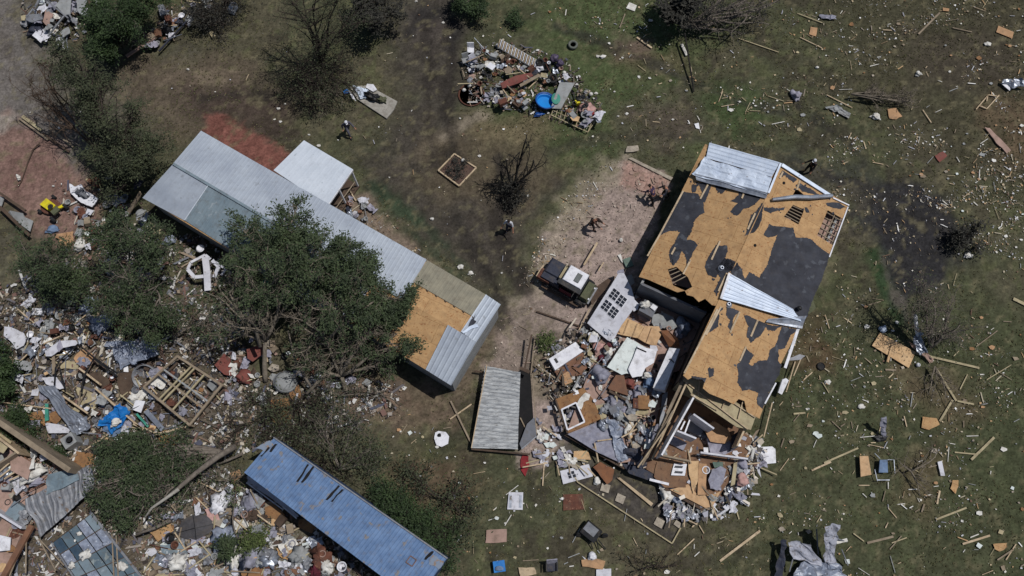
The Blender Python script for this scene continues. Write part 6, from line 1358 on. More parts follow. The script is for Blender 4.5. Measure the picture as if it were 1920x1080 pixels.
for i in range(4):
    MB().beam(K[i], K[(i+1) % 4], .13, .13).build('rail','pine_old',cr); MB().beam(K2[i], K2[(i+1) % 4], .12, .12).build('rail','timber_dark',cr); MB().beam(K[i], K2[i], .12, .12).build('post','pine_old',cr)
for t, m in ((.42,'siding'),(.58,'pine_old')): MB().beam(K[0].lerp(K[3], t), K[1].lerp(K[2], t), .10, .10).build('cross_rail',m,cr)
for t in (.33,.40,.62): MB().beam(K[0].lerp(K[1], t), K[3].lerp(K[2], t), .10, .10).build('cross_rail','plank_tan',cr)
clutter([(335,680),(405,722),(355,785),(285,728)], 40, .3, 'inside the wooden crate frame', [CLUT[0],CLUT[3],CLUT[4],CLUT[5],CLUT[8]])
slab('red_board','red-brown metal sheet left of big tree trunk','sheet',[(402,684),(420,662),(432,672),(434,705),(420,702)],[.4,.7,.8,.5,.4],'redpaint',.04,j=1)
slab('red_board','red-brown panel touching the big tree trunk','panel',[(462,655),(492,645),(494,662),(474,678),(464,672)],[.6,.9,.8,.6,.6],'redpaint',.05,j=.8)
lump('red_bag','dusty red rounded sheet between panel and dome','sheet',456,706,.55,.4,.25,'redpaint',z=.1,rot=-30,amp=.4)
slab('white_ring_scrap','white curled strip on the dusty red sheet','strip',[(464,700),(474,702),(478,710),(470,708)],.6,'paper',.03)
dm = thing('steel_dome','grey steel dome lid among branches at big tree foot','dome',P(535,712,0))
pr = [(0.0,.42)]+[(.64*math.sin(R(a)), .42*math.cos(R(a))) for a in range(15, 95, 12)]+[(.70,0)]
MB().lathe(P(536,716,.25), pr[::-1], 28, axis=Matrix.Rotation(R(-15),3,'X')@Matrix.Rotation(R(12),3,'Y')).build('dome_shell','siding',dm,smooth=True)
MB().lathe(P(536,716,.18), [(.70,0),(.74,.03),(.70,.07)], 28, axis=Matrix.Rotation(R(-15),3,'X')@Matrix.Rotation(R(12),3,'Y')).build('dome_rim','sheet_dull',dm)
wm = thing('washing_machine','grey square washer with round hole in its top','washer',P(128,835,0))
MB().box(P(128,826,.85)-Vector((0,0,.42)), .72, .72, .85, R(38)).build('cabinet','siding',wm)
MB().lathe(P(130,825,.87), [(.24,0),(.26,.03),(.22,.04),(.20,.0)], 18).build('drum_opening','sheet_dull',wm); MB().blob(P(130,825,.85), .19,.19,.04,.3).build('drum','dark',wm)
slab('teal_strip','teal green metal strip standing in left rubble','strip',[(84,757),(90,757),(91,788),(84,790)],.5,'teal',.05)
plank('green_strip','teal green strip right of the blue tarp','strip',(256,776),(278,800),.12,.04,.5,'teal')
plank('pale_pole','long pale pole running right from photo left edge','pole',(-5,753),(95,766),.06,.05,.5,'pine')
plank('gutter_pipe','long grey gutter pipe right of the blue tarp','gutter',(274,770),(306,806),.28,.12,.5,'sheet_steel')
slab('white_square','white slotted panel above gutter pipe right of tarp','panel',[(254,750),(272,752),(264,774),(248,768)],.6,'paint_white',.05)
for a,b in [((118,742),(165,775)),((178,727),(268,806)),((148,690),(190,722)),((250,795),(300,815)),((290,815),(350,800))]:
    auto(plank('broken_stud',None,None,a,b,.10,.07,.7,'pine'),'long splintered stud','stud',a[0],a[1],'splintered studs in the left rubble')
pl_ = thing('wire_rack','brown barred rack below the gutter pipe','rack',P(270,820,0))
for i in range(8): MB().beam(P(248+i*5,806+i*2.6,.4), P(262+i*4.5,826+i*2,.3)+Vector((-.3,-.2,0)), .04, .03).build('bar','timber_dark',pl_)
# grey tin roof and greenhouse, bottom left corner
sheet('tin_roof_section','crumpled corrugated tin roof left of uprooted green tree','tin roof',[(50,936),(178,868),(176,918),(78,1008)],[1.0,1.2,1.0,.8],'sheet_dull',.14,.9,ribs=12,ramp=.035)
sheet('tin_roof_flap','bent tin flap above the crumpled tin roof','tin sheet',[(92,890),(140,878),(150,900),(88,930)],[1.1,1.3,1.2,1.2],'roof_grey',.10,1.5)
mat('glass_dark', (70,88,104), (54,70,84), rough=.2, scale=2, bump=.05)
gh = thing('greenhouse','collapsed glazed greenhouse roof at the bottom left edge','greenhouse',P(170,1040,0))
gq = [P(172,962,1.1), P(280,1100,1.0), P(170,1130,.8), P(98,1018,.9)]
for i in range(5):
    for k in range(5):
        f_ = lambda s_, t_: (gq[0].lerp(gq[1], s_)).lerp(gq[3].lerp(gq[2], s_), t_)
        MB().prism([f_(i/5, k/5), f_((i+1)/5, k/5), f_((i+1)/5, (k+1)/5-.02), f_(i/5, (k+1)/5-.02)], .02).build('pane', rnd.choice(['glass_green','glass_green','roof_grey','poly_film','glass_dark']), gh)
for t in (0,.2,.4,.6,.8,1): MB().beam(gq[0].lerp(gq[1], t)+Vector((0,0,.03)), gq[3].lerp(gq[2], t)+Vector((0,0,.03)), .04, .04).build('glazing_bar','timber_dark',gh)
MB().beam(gq[0]+Vector((0,0,.05)), gq[1]+Vector((0,0,.05)), .12, .08).build('frame_rail','sheet_dull',gh); MB().beam(gq[3]+Vector((0,0,.05)), gq[2]+Vector((0,0,.05)), .08, .08).build('frame_rail','sheet_dull',gh)
for i,(x,y,w_) in enumerate([(148,1001,.28),(160,1040,.62),(140,1014,.16),(134,1060,.4),(228,1062,.6),(196,1020,.3)]):
    lump('white_rag',['small white scrap highest on the greenhouse glazing','largest white paper on the greenhouse glazing','tiny white scrap on the greenhouse glazing','cream crumpled paper on the lower greenhouse edge','white torn sheet on the right greenhouse corner','pale film patch on the greenhouse glazing'][i],'paper',x,y,w_*.5,w_*.35,.05,'paper' if i < 5 else 'poly_film',z=1.0,rot=i*40,amp=.5,seed=i,f=2.5)
for a,b in [((75,1012),(120,1060)),((73,1010),(105,1070)),((210,1000),(214,1090)),((218,1004),(222,1085)),((50,985),(48,1075)),((18,1080),(60,975))]:
    auto(plank('thin_rail',None,None,a,b,.06,.05,1.1,'pine_old'),'thin bent rail','rail',a[0],a[1],'bent rails around the greenhouse')
plank('house_timber','thick timber lying from greenhouse corner to bottom left','timber',(60,985),(5,1085),.3,.2,1.2,'brown_board')
slab('white_door','white painted slab at the bottom left edge','slab',[(-5,1002),(20,1008),(18,1032),(-5,1034)],.9,'paint_white',.06)
boxat('teal_box','grey-teal box inside the collapsed corner house','box',28,958,.8,.8,.5,-30,'roof_grey',z=.4)
lump('white_bedding','white bedding mound inside the corner house','bedding',58,888,.75,.42,.25,'paper',z=.7,rot=25,amp=.5)
lump('purple_bedding','purple cloth below the white bedding mound','cloth',68,904,.4,.2,.14,'cloth_lilac',z=.7,rot=10,amp=.5)
slab('white_torn_board','white torn board sticking up by bedding mound','board',[(60,860),(66,853),(64,878),(54,880)],[1.6,1.8,1.2,1.1],'paper',.04,j=1)
slab('brown_board','brown board in the corner house room','board',[(20,850),(34,846),(56,864),(40,874)],1.0,'brown_board',.05)
# umbrella + pale film under container
mat('umbrella_cloth', (84,82,84), (66,65,68), scale=4, bump=.3)
um = thing('patio_umbrella','collapsed dark patio umbrella canopy left of container','umbrella',P(368,992,0))
uc = P(366,990,.7); rim_ = [P(x, y, .3) for x, y in [(330,1000),(342,975),(362,965),(392,966),(404,982),(392,1000),(368,1012),(345,1010)]]
for i in range(8): MB().prism([uc, rim_[i], rim_[(i+1) % 8]], .015).build('canopy_panel','umbrella_cloth',um)
for i in range(0, 8, 2): MB().tube([uc+Vector((0,0,.03)), rim_[i]+Vector((0,0,.03))], .018).build('rib','black_plastic',um)
for i,(x,y,rx,ry,m,lb) in enumerate([(408,945,.42,.55,'paint_white','white carton leaning above the umbrella canopy'),(420,1010,.6,.6,'poly_film','pale film mound right of umbrella canopy'),(470,1045,.7,.45,'cloth_grey','grey crumpled sheet near the bottom below container'),(502,1048,.5,.5,'sheet_steel','silver crushed drum near the bottom below container'),(332,1055,.4,.5,'paper','white crumpled bag left of pale film mound'),(470,940,.5,.5,'cloth_grey','grey rag heap left of container corner'),(438,1050,.3,.5,'paper','white bag right of the dark needle branch'),(560,1040,.5,.4,'siding','grey tangled metal beside the container lower side'),(600,1045,.6,.5,'rust','rusty bed spring tangle beside the container'),(590,1070,.4,.3,'maroon','maroon cloth at the bottom edge near container'),(612,1062,.35,.35,'paper','white foam beside the maroon cloth')]):
    lump('rubble_piece',lb,'rubble',x,y,rx,ry,.2,m,z=.15,rot=-20+i*33,amp=.55,seed=i,f=2.6)
slab('white_side_trim','long white trim along the container lower side','trim',[(462,892),(478,898),(522,925),(560,968),(552,970),(510,935),(464,906)],.5,'wall_white',.05,j=.8)
for a,b in [((462,905),(530,955)),((530,950),(556,972))]: auto(plank('white_lath',None,None,a,b,.06,.04,.6,'paint_white'),'white lath strip','lath',a[0],a[1],'white laths along container')
slab('grey_corrugated','greenish grey corrugated mat below the orange board','mat',[(300,1022),(345,1018),(352,1040),(305,1046)],.2,'roof_grey',.05,j=1)
# rubble between trees by long building (white gutters)
bg = thing('bent_gutter','bent white gutter tangle between two green trees','gutter',P(385,510,0))
for pts, w_ in [([(352,505),(358,492),(385,478),(395,486)],.16),([(352,505),(365,520),(385,518)],.22),([(385,482),(388,508),(390,545)],.40),([(398,488),(410,500),(402,520)],.22),([(405,492),(424,505),(415,516)],.14)]:
    for i in range(len(pts)-1): MB().beam(P(*pts[i],1.0), P(*pts[i+1],.9), w_, .08).build('gutter_length','wall_white',bg)
tag(MB().lathe(P(376,466,.8), [(.20,0),(.26,.05),(.20,.1),(.15,.05)], 16).build('white_hoop','paint_white'),'white hoop above the bent gutter tangle','hoop')
lump('teal_bird','teal plastic caught high in the largest tree','plastic',500,528,.28,.45,.22,'teal',z=3.6,rot=0,amp=.5)
# debris by the mower
slab('white_tabletop','white speckled table top right of yellow mower','table top',[(130,344),(140,350),(152,345),(160,358),(184,372),(172,388),(152,380),(132,362)],.4,'paint_white',.06,j=1.2)
lump('black_marks','dark rubbish scattered on white speckled table top','rubbish',152,362,.4,.2,.06,'wall_grey',z=.42,rot=-35,amp=.7,f=5)
lump('white_bag','bright white bag below the mower debris','bag',148,458,.34,.42,.25,'paper',z=.1,amp=.3)
lump('blue_film','pale blue film below yellow mower','film',97,430,.4,.24,.1,'sky_cloth',amp=.5)
sheet('tan_paper','tan torn paper sheets left of bright white bag','paper',[(108,440),(140,434),(136,462),(116,466)],.15,'cardboard',.14,3)
lump('red_tin','red tin by the leaning olive tree trunk','tin',180,338,.2,.18,.16,'red_cloth',amp=.3)
slab('white_slab','pale slab leaning at left edge below reddish yard','slab',[(18,395),(42,400),(48,412),(34,424),(14,400)],[.6,.6,.3,.2,.4],'siding',.06)
slab('white_slab','second pale slab right of the leaning left slab','slab',[(44,406),(62,414),(56,434),(40,422)],.3,'siding',.06)
slab('white_slab','pale slab touching the photo left edge above rubble','slab',[(-5,366),(8,370),(2,388),(-5,388)],.3,'siding',.06)
for a,b,w_ in [((0,362),(48,395),.15),((0,388),(56,442),.18)]: auto(plank('timber_beam',None,None,a,b,w_,.12,.5,'timber_dark'),'dark timber beam','beam',a[0],a[1],'timber beams at left edge')
for a,b,w_,m in [((42,218),(78,244),.22,'plank_tan'),((36,222),(90,262),.12,'pine_old'),((92,240),(138,275),.16,'pine_old'),((80,250),(130,285),.14,'timber_dark')]: auto(plank('fence_board',None,None,a,b,w_,.06,.15,m),'old fence board','board',a[0],a[1],'fence boards by the reddish yard')
log('thin dead vine crossing the reddish yard', [(75,268,.2),(62,280,.1),(52,305,.06),(40,340,.06),(34,350,.05)], .05, 'timber_dark')
for i,(x,y) in enumerate([(34,332),(262,400),(258,345)]): lump('white_scrap',['small white scrap beside the dead vine','grey crumpled sheet at long building left corner','dark blue crumpled sheet at the pale roof left corner'][i],'scrap',x,y,.12 if i==0 else .35,.2,.1,['paper','siding','tarp_navy'][i],z=.1 if i==0 else 1.6,rot=40,amp=.5)
plank('leaning_plank','long grey planks leaning at building left corner','plank',(264,362),(240,400),.30,.06,1.6,'pine_old',z2=.3)
slab('tan_pallet','tan stepped boards below the dark eave of long building','boards',[(285,410),(305,425),(300,440),(270,440)],.2,'plank_tan',.06,j=1)
lump('grey_blue_rag','grey-blue rag in the shade below eave','rag',316,450,.4,.3,.15,'poly_film',z=.1,amp=.5)
# upper left wreck
UL = [(45,20),(110,-20),(200,-20),(200,25),(150,60),(110,80),(60,60)]
for i,(p,m,z,lb) in enumerate([([(115,-4),(134,-4),(132,26),(122,28),(104,10)],'siding',.8,'grey roof panel left in upper left wreck'),([(143,-4),(164,-4),(158,14),(150,26),(145,20)],'siding',.9,'grey roof panel middle in upper left wreck'),([(176,-4),(198,-4),(196,12),(188,18),(178,8)],'siding',.8,'grey roof panel right in upper left wreck'),([(60,66),(66,60),(82,70),(76,80)],'paint_white',.5,'white box at the lower end of upper left wreck'),([(39,30),(48,28),(46,38),(40,38)],'plank_tan',.3,'small cream block at left of upper left wreck'),([(85,18),(100,26),(90,50),(80,40)],'wall_pink',.5,'brown-grey panel in upper left wreck'),([(48,28),(78,26),(80,36),(60,42),(50,38)],'sheet_dull',.6,'crumpled tin at left of upper left wreck'),([(112,60),(128,50),(132,62),(118,70)],'siding',.5,'grey slab low in upper left wreck')]):
    slab('sheet_scrap',lb,'panel',p,[z+.2*rnd.random() for _ in p],m,.05,j=.8)
lump('navy_tarp','navy tarp lump low left in the upper left wreck','tarp',66,54,.5,.5,.2,'tarp_navy',z=.1,amp=.5)
for a,b in [((50,32),(72,4)),((90,68),(120,30)),((96,8),(128,34)),((128,24),(148,54)),((62,20),(75,-5)),((152,12),(160,-6))]: auto(plank('wreck_rail',None,None,a,b,.10,.07,.8,'sheet_dull'),'grey metal rail','rail',a[0],a[1],'rails of the upper left wreck')
clutter(UL, 60, .7, 'in the upper left wreck', [CLUT[1],CLUT[2],CLUT[3],CLUT[6],CLUT[8]], 1.2)
fe = thing('collapsed_fence','collapsed pale fence panel between dark shrub and lawn','fence',P(290,70,0))
MB().beam(P(237,106,.5), P(290,70,.6), .22, .08).build('top_board','wall_pink',fe)
MB().beam(P(248,86,.5), P(330,26,.5), .06, .05).build('rail','pine_old',fe)
for i in range(16):
    t = i/15; MB().beam(P(248+t*82,86-t*60,.5), P(262+t*88,84-t*62,.2), .05, .03).build('picket','pine_old',fe)
plank('dark_gutter','long dark gutter along the upper lawn edge','gutter',(298,96),(370,18),.10,.10,.4,'tarp_navy')
lump('black_barrel','round black barrel on the collapsed fence','barrel',312,55,.35,.3,.3,'black_plastic',z=.1,amp=.1)
boxat('silver_tank','grey cylindrical tank above the collapsed fence','tank',303,18,.4,.9,.4,20,'sheet_dull',z=.2)
boxat('white_fridge','white upright box at right end of upper wreck','box',434,11,.36,.7,.5,-20,'paint_white')
boxat('white_basin','small cream basin on the upper lawn','basin',398,64,.28,.5,.2,30,'plank_tan')
clutter([(255,85),(310,40),(370,-10),(410,-10),(395,20),(340,55),(300,85)], 70, .5, 'along the collapsed fence')
# mass clutter fills
clutter([(0,600),(80,560),(200,560),(300,630),(300,700),(250,700),(210,650),(110,640),(60,700),(10,720)], 130, .5, 'in the left rubble')
clutter([(60,700),(180,690),(300,740),(310,810),(180,830),(60,780)], 110, .4, 'in the left rubble')
clutter([(0,780),(110,860),(60,960),(0,1080),(-10,1080)], 90, .9, 'in the corner house', big=1.2)
clutter([(280,1000),(330,940),(440,900),(480,920),(560,1000),(680,1080),(280,1080)], 200, .3, 'below the container', big=1.1)
clutter([(0,600),(80,560),(300,630),(310,810),(180,830),(0,760)], 120, .5, 'across the left rubble', [CLUT[1],CLUT[4],CLUT[4],CLUT[8],CLUT[2]], 1.2)
clutter([(280,1000),(440,900),(560,1000),(680,1080),(280,1080)], 70, .4, 'below the container edge', [CLUT[1],CLUT[4],CLUT[4],CLUT[2]], 1.1)
clutter([(400,560),(470,560),(500,640),(640,680),(720,730),(560,760),(420,760),(430,680)], 90, .3, 'under the large tree')
clutter([(130,330),(230,330),(270,400),(300,500),(240,520),(170,470),(130,440)], 90, .3, 'beside the yellow mower')
clutter([(1105,610),(1170,600),(1260,600),(1270,640),(1180,640),(1150,700),(1180,730),(1240,720),(1230,840),(1180,840),(1120,780),(1100,720),(1090,650)], 260, .9, 'in the collapsed rooms', big=.75)
clutter([(1105,620),(1170,640),(1240,650),(1240,730),(1220,840),(1180,840),(1120,780),(1100,700)], 50, 1.0, 'among the collapsed room boards', [CLUT[6],CLUT[6],CLUT[1],CLUT[4]], 1.25)
clutter([(1250,820),(1300,780),(1390,830),(1410,860),(1400,920),(1340,950),(1290,930),(1250,880)], 150, .6, 'in the open rooms', [CLUT[1],CLUT[2],CLUT[4],CLUT[5],CLUT[6],CLUT[9]], .85)
clutter([(1380,820),(1425,820),(1420,900),(1380,945),(1345,960),(1370,900)], 60, .3, 'at the deck right side', [CLUT[1],CLUT[2],CLUT[4],CLUT[6]], .9)
clutter([(1225,920),(1290,950),(1330,965),(1300,985),(1250,950)], 34, .2, 'below the deck tip', [CLUT[1],CLUT[2],CLUT[4]], .9)
clutter([(1035,835),(1080,850),(1110,870),(1060,880),(1040,870)], 24, .15, 'by the four-pane door', [CLUT[2],CLUT[4],CLUT[6]], .9)
clutter([(640,380),(680,370),(700,410),(670,420)], 20, .2, 'beside the white lean-to', big=.8)
clutter([(990,780),(1040,800),(1045,860),(1000,880)], 24, .1, 'right of the fallen roof', [CLUT[2],CLUT[4],CLUT[6]], .8)

# ================= SCATTER ON THE FIELDS =================
BOARDS = [((1545,868),(1609,840),.10,),((1522,882),(1558,866),.10),((1821,862),(1864,820),.14),((1755,974),(1812,952),.10),((1830,892),(1866,822),.0),((1350,1052),(1425,995),.13),((1805,1020),(1856,1004),.11),((1626,1018),(1675,1006),.12),((1756,692),(1793,752),.13),((1795,752),(1826,758),.10),((1716,662),(1836,690),.13),((1757,945),(1762,920),.10),((1507,712),(1523,698),.06),((1762,790),(1786,750),.12),((1800,730),(1814,702),.06),
 ((1850,712),(1896,684),.05),((1870,1050),(1900,1030),.08),((1668,1030),(1690,1005),.05),((1270,1040),(1302,1010),.06),((1700,1008),(1672,1018),.06),((1900,560),(1925,572),.2),((1500,70),(1541,90),.05),((1385,72),(1460,98),.06),((1495,25),(1542,43),.06),((1470,190),(1440,180),.04),((1786,52),(1822,60),.06),((1655,56),(1672,57),.06),((1550,178),(1598,202),.06),((1730,206),(1746,230),.06),((1376,1000),(1330,1030),.0),((1500,775),(1488,790),.05),((1488,776),(1510,774),.1),((1555,616),(1547,590),.04),((1660,693),(1680,694),.1),((1700,800),(1695,780),.06),((1790,848),(1832,852),.08),((1610,910),(1630,910),.05),((1655,940),(1660,920),.04),((1728,960),(1733,945),.08),((1870,620),(1830,650),.05),((1636,178),(1620,180),.05),((1886,1050),(1905,1020),.06),((1905,150),(1925,148),.05),((1600,1000),(1620,1015),.06),((1660,990),(1665,980),.05),((1270,870),(1300,880),.0),((1320,1000),(1311,985),.05)]
for a, b, w_ in BOARDS:
    if w_ > 0: auto(plank('broken_board',None,None,a,b,w_,.04,.06,rnd.choice(['pine','pine','plank_tan','pine_old'])),('long' if math.dist(a,b) > 45 else 'short')+' pale board flat on grass','board',a[0],a[1],'broken boards strewn over the fields')
FZ = [([(1440,0),(1920,0),(1920,300),(1650,280),(1480,250)], 60), ([(1600,300),(1920,200),(1920,520),(1820,480),(1790,360)], 50), ([(1560,560),(1920,520),(1920,1080),(1400,1080),(1440,900),(1500,700)], 105), ([(1000,0),(1300,150),(1480,200),(1480,250),(1300,180),(1100,80)], 22), ([(720,780),(880,860),(1050,900),(1240,1020),(1380,1000),(1380,1080),(900,1080)], 36), ([(560,860),(700,740),(820,760),(860,840),(760,860)], 10)]
for z_, n in FZ:
    for i in range(int(n*.8)):
        x, y = rand_in(z_); p = P(x, y, .05); L_ = rnd.choice([.15,.2,.25,.3,.4,.5,.7,.9]); an = R(rnd.gauss(25, 40)+rnd.choice([0,0,60]))
        sz = 'long thin' if L_ > .6 else ('medium' if L_ > .28 else 'tiny')
        mname = rnd.choice(['pine','plank_tan','pine_old','paper','siding']); cn = {'pine':'tan','plank_tan':'yellowish','pine_old':'brown-grey','paper':'white','siding':'grey'}[mname]
        o = MB().beam(p, p+Vector((math.cos(an), math.sin(an), 0))*L_, rnd.uniform(.02,.05), .03).build('splinter', mname)
        auto(o, f'{sz} {cn} splinter', 'splinter', x, y, 'wood splinters strewn over the fields')
    for i in range(int(n*.8)):
        x, y = rand_in(z_); p = P(x, y, .04); s_ = rnd.choice([.06,.07,.08,.1,.12,.15,.22]); k = rnd.choice([4,5,6]); a0_ = rnd.uniform(0, 6)
        mname = rnd.choice(['paper','osb_dark','cardboard','gyp','siding','plank_tan','pine_old','stone']); cn = {'paper':'white','osb_dark':'orange-brown','cardboard':'tan','gyp':'pale','siding':'grey','plank_tan':'straw','pine_old':'dun','stone':'beige'}[mname]
        pts = [p+Vector((math.cos(a0_+6.283*q/k)*s_*rnd.uniform(.6,1.1), math.sin(a0_+6.283*q/k)*s_*rnd.uniform(.4,.9), rnd.uniform(0,.04))) for q in range(k)]
        auto(MB().prism(pts, .02, down=Vector((0,0,-.02))).build('flat_scrap', mname), f'{"small" if s_<.09 else "fist-sized" if s_<.14 else "plate-sized"} {cn} flat scrap', 'scrap', x, y, 'flat scraps strewn over the fields')
for i in range(26):
    x, y = rand_in(rnd.choice([[(740,0),(1000,0),(1050,300),(960,560),(700,330)],[(300,100),(560,200),(640,330),(500,220)],[(1000,40),(1200,120),(1300,260),(1060,260)]])); p = P(x, y, .03); s_ = rnd.uniform(.06,.14)
    auto(MB().blob(p, s_, s_*.7, .05, .4, i, 8, 5).build('litter_scrap','paper'), 'small white scrap on the lawn', 'scrap', x, y, 'white scraps on the central lawn')
for i,(x,y,s_,lb) in enumerate([(864,500,.2,'round white plate-like stone on lawn by roof end'),(882,512,.18,'pale round stone below the white plate-like stone'),(810,410,.13,'pinkish stone on lawn beside the long roof'),(1132,22,.0,''),(1130,106,.2,'yellowish leaf-like scrap right of old tyre'),(1220,38,.14,'white oval scrap below the white square board'),(1532,126,.12,'pale oval scrap left in the upper right field'),(1852,82,.22,'bright white oval scrap in the upper right corner area'),(1816,478,.28,'bright white scrap below the charred black shrub'),(1760,880,.0,''),(1552,716,.2,'cream block lying right of the black hoop'),(1615,762,.2,'cream block in the middle of right field')]):
    if s_: lump('pale_scrap',lb,'scrap',x,y,s_,s_*.7,.06,'paper',amp=.4,seed=i)
# ================= PEOPLE =================
def skinned(name, verts, edges, radii, m, root=0, sub=1):
    me = bpy.data.meshes.new(name+'_s'); me.from_pydata(verts, edges, [])
    o = bpy.data.objects.new(name+'_s', me); col.objects.link(o)
    md = o.modifiers.new('k', 'SKIN'); ly = me.skin_vertices[0] if me.skin_vertices else None
    for i, r_w in enumerate(radii):
        ly.data[i].radius = (r_w, r_w) if not hasattr(r_w, '__len__') else r_w
        ly.data[i].use_root = (i == root)
    s2 = o.modifiers.new('s', 'SUBSURF'); s2.levels = sub; s2.render_levels = sub
    dg = bpy.context.evaluated_depsgraph_get(); ev = o.evaluated_get(dg); m2 = bpy.data.meshes.new_from_object(ev)
    vs = [v.co.copy() for v in m2.vertices]; fs = [tuple(p.vertices) for p in m2.polygons]
    bpy.data.objects.remove(o); bpy.data.meshes.remove(me); bpy.data.meshes.remove(m2)
    return vs, fs
def person(label, feet_px, face_deg, pose, shirt, pants, hat=None, scale=1.0, group=None):
    root = thing('person', label, 'person', P(feet_px[0], feet_px[1], 0))
    loc = absloc(root); th = R(face_deg); fw = Vector((math.cos(th), math.sin(th), 0)); rt = Vector((fw.y, -fw.x, 0))
    def W(x, y, z): return rt*x*scale+fw*y*scale+Vector((0, 0, z*scale))
    lean = pose.get('lean', .05); st = pose.get('stride', .1); crouch = pose.get('crouch', 0)
    hip = .94-crouch; J = {}
    J['pel'] = W(0, 0, hip); tz = math.cos(lean); ty = math.sin(lean)
    def up(d, x=0, y=0): return W(x, ty*d+y*tz, hip+tz*d-y*ty)
    J['belly'] = up(.18); J['chest'] = up(.40); J['neck'] = up(.55, 0, .01); J['head0'] = up(.60, 0, .02); J['head'] = up(.70, 0, .04); J['top'] = up(.79, 0, .03)
    for s_, k in ((-1, 'L'), (1, 'R')):
        y1 = st*s_*.6
        J['hip'+k] = W(.10*s_, 0, hip-.04); J['kn'+k] = W(.11*s_, y1*.7+.06+crouch*.5, (hip)*.53); J['an'+k] = W(.11*s_, y1, .09); J['to'+k] = W(.12*s_, y1+.17, .04)
        J['sh'+k] = up(.49, .18*s_)
        aa = pose.get('arm'+k, (.1, .1, -.27, .1, .22, -.24))
        J['el'+k] = J['sh'+k]+W(aa[0]*s_, aa[1], aa[2]); J['wr'+k] = J['el'+k]+W(aa[3]*s_, aa[4], aa[5])
        d = (J['wr'+k]-J['el'+k]).normalized(); J['pa'+k] = J['wr'+k]+d*.08*scale
    names = list(J); ix = {n: i for i, n in enumerate(names)}
    E = [('pel','belly'),('belly','chest'),('chest','neck'),('neck','head0'),('head0','head'),('head','top')]
    for k in 'LR': E += [('pel','hip'+k),('hip'+k,'kn'+k),('kn'+k,'an'+k),('an'+k,'to'+k),('chest','sh'+k),('sh'+k,'el'+k),('el'+k,'wr'+k),('wr'+k,'pa'+k)]
    rad = {'pel':(.14,.11),'belly':(.13,.10),'chest':(.16,.11),'neck':.055,'head0':.06,'head':(.085,.10),'top':.06}
    for k in 'LR': rad.update({'hip'+k:.095,'kn'+k:.062,'an'+k:.042,'to'+k:.038,'sh'+k:.062,'el'+k:.045,'wr'+k:.03,'pa'+k:(.038,.02)})
    sc = lambda r_w, g=0: (r_w*scale+g) if not hasattr(r_w, '__len__') else (r_w[0]*scale+g, r_w[1]*scale+g)
    vs, fs = skinned('body', [J[n] for n in names], [(ix[a], ix[b]) for a, b in E], [sc(rad[n]) for n in names], 'skin')
    mb = MB(); mb.add([v+loc for v in vs], fs)
    for k, s_ in (('L', -1), ('R', 1)):                          # fingers and thumb
        d = (J['pa'+k]-J['wr'+k]).normalized(); sd = d.cross(Vector((0, 0, 1))); sd = sd.normalized() if sd.length > .01 else Vector((1, 0, 0)); nr_ = sd.cross(d)
        for q, ln in enumerate((.07, .085, .08, .06)):
            b = J['pa'+k]+sd*(.024-.016*q)*scale; p1 = b+d*ln*.5*scale; p2 = b+(d*ln*.9+nr_*-.02)*scale
            mb.tube([b+loc-d*.015, p1+loc, p2+loc], [.010*scale, .009*scale, .006*scale], 6)
        b = J['wr'+k]+d*.03*scale; mb.tube([b+loc, b+(sd*s_*.035+d*.03)*scale+loc, b+(sd*s_*.045+d*.06)*scale+loc], [.012*scale, .011*scale, .008*scale], 6)
    hd = J['head']; hf2 = (fw*math.cos(lean)-Vector((0, 0, 1))*math.sin(lean)).normalized()
    mb.blob(hd+hf2*.10*scale+loc, .016, .02, .022, .1)          # nose
    for s_ in (-1, 1): mb.blob(hd+rt*.088*s_*scale+loc, .012, .022, .032, .05)  # ears
    body = mb.build('body', 'skin', root, smooth=True)
    for s_ in (-1, 1): MB().blob(hd+hf2*.088*scale+rt*.034*s_*scale+Vector((0, 0, .015))+loc, .012, .01, .008, 0).build('eye', 'dark', root)
    MB().blob(hd+hf2*.088*scale-Vector((0, 0, .045*scale))+loc, .026, .008, .006, 0).build('mouth', 'redpaint', root)
    def cloth(nm, keys, edges, grow, m, hemtrim=0):
        ii = {n: i for i, n in enumerate(keys)}
        v2, f2 = skinned(nm, [J[n] for n in keys], [(ii[a], ii[b]) for a, b in edges], [sc(rad[n], grow) for n in keys], m)
        MB().add([v+loc for v in v2], f2).build(nm, m, root, smooth=True)
    J['elx'] = J['elL']; J['nk'] = J['chest'].lerp(J['neck'], .75); rad['nk'] = (.075, .07)
    for k in 'LR': J['mid'+k] = J['el'+k].lerp(J['wr'+k], pose.get('sleeve', .85)); rad['mid'+k] = .036
    cloth('shirt', ['pel','belly','chest','nk','shL','elL','midL','shR','elR','midR'], [('pel','belly'),('belly','chest'),('chest','nk'),('chest','shL'),('shL','elL'),('elL','midL'),('chest','shR'),('shR','elR'),('elR','midR')], .016, shirt)
    cloth('trousers', ['pel','hipL','knL','anL','hipR','knR','anR'], [('pel','hipL'),('hipL','knL'),('knL','anL'),('pel','hipR'),('hipR','knR'),('knR','anR')], .020, pants)
    for k in 'LR':
        c = (J['an'+k]+J['to'+k])/2; c.z = .05; MB().blob(c+loc, .055*scale, .14*scale, .05, .05, rot=th-math.pi/2).build('shoe', 'rubber', root)
    if hat: 
        MB().blob(J['top']+Vector((0, 0, -.01))+loc, .11*scale, .12*scale, .075*scale, .05).build('cap', hat, root, smooth=True)
        MB().prism([J['head']+loc+hf2*a+rt*b+Vector((0, 0, .04)) for a, b in ((.05,-.08),(.18,-.06),(.18,.06),(.05,.08))], .012).build('cap_brim', hat, root)
    else: MB().blob(J['top']-hf2*.025+Vector((0, 0, -.035))+loc, .10*scale, .115*scale, .085*scale, .08).build('hair', 'hair', root, smooth=True)
    return root
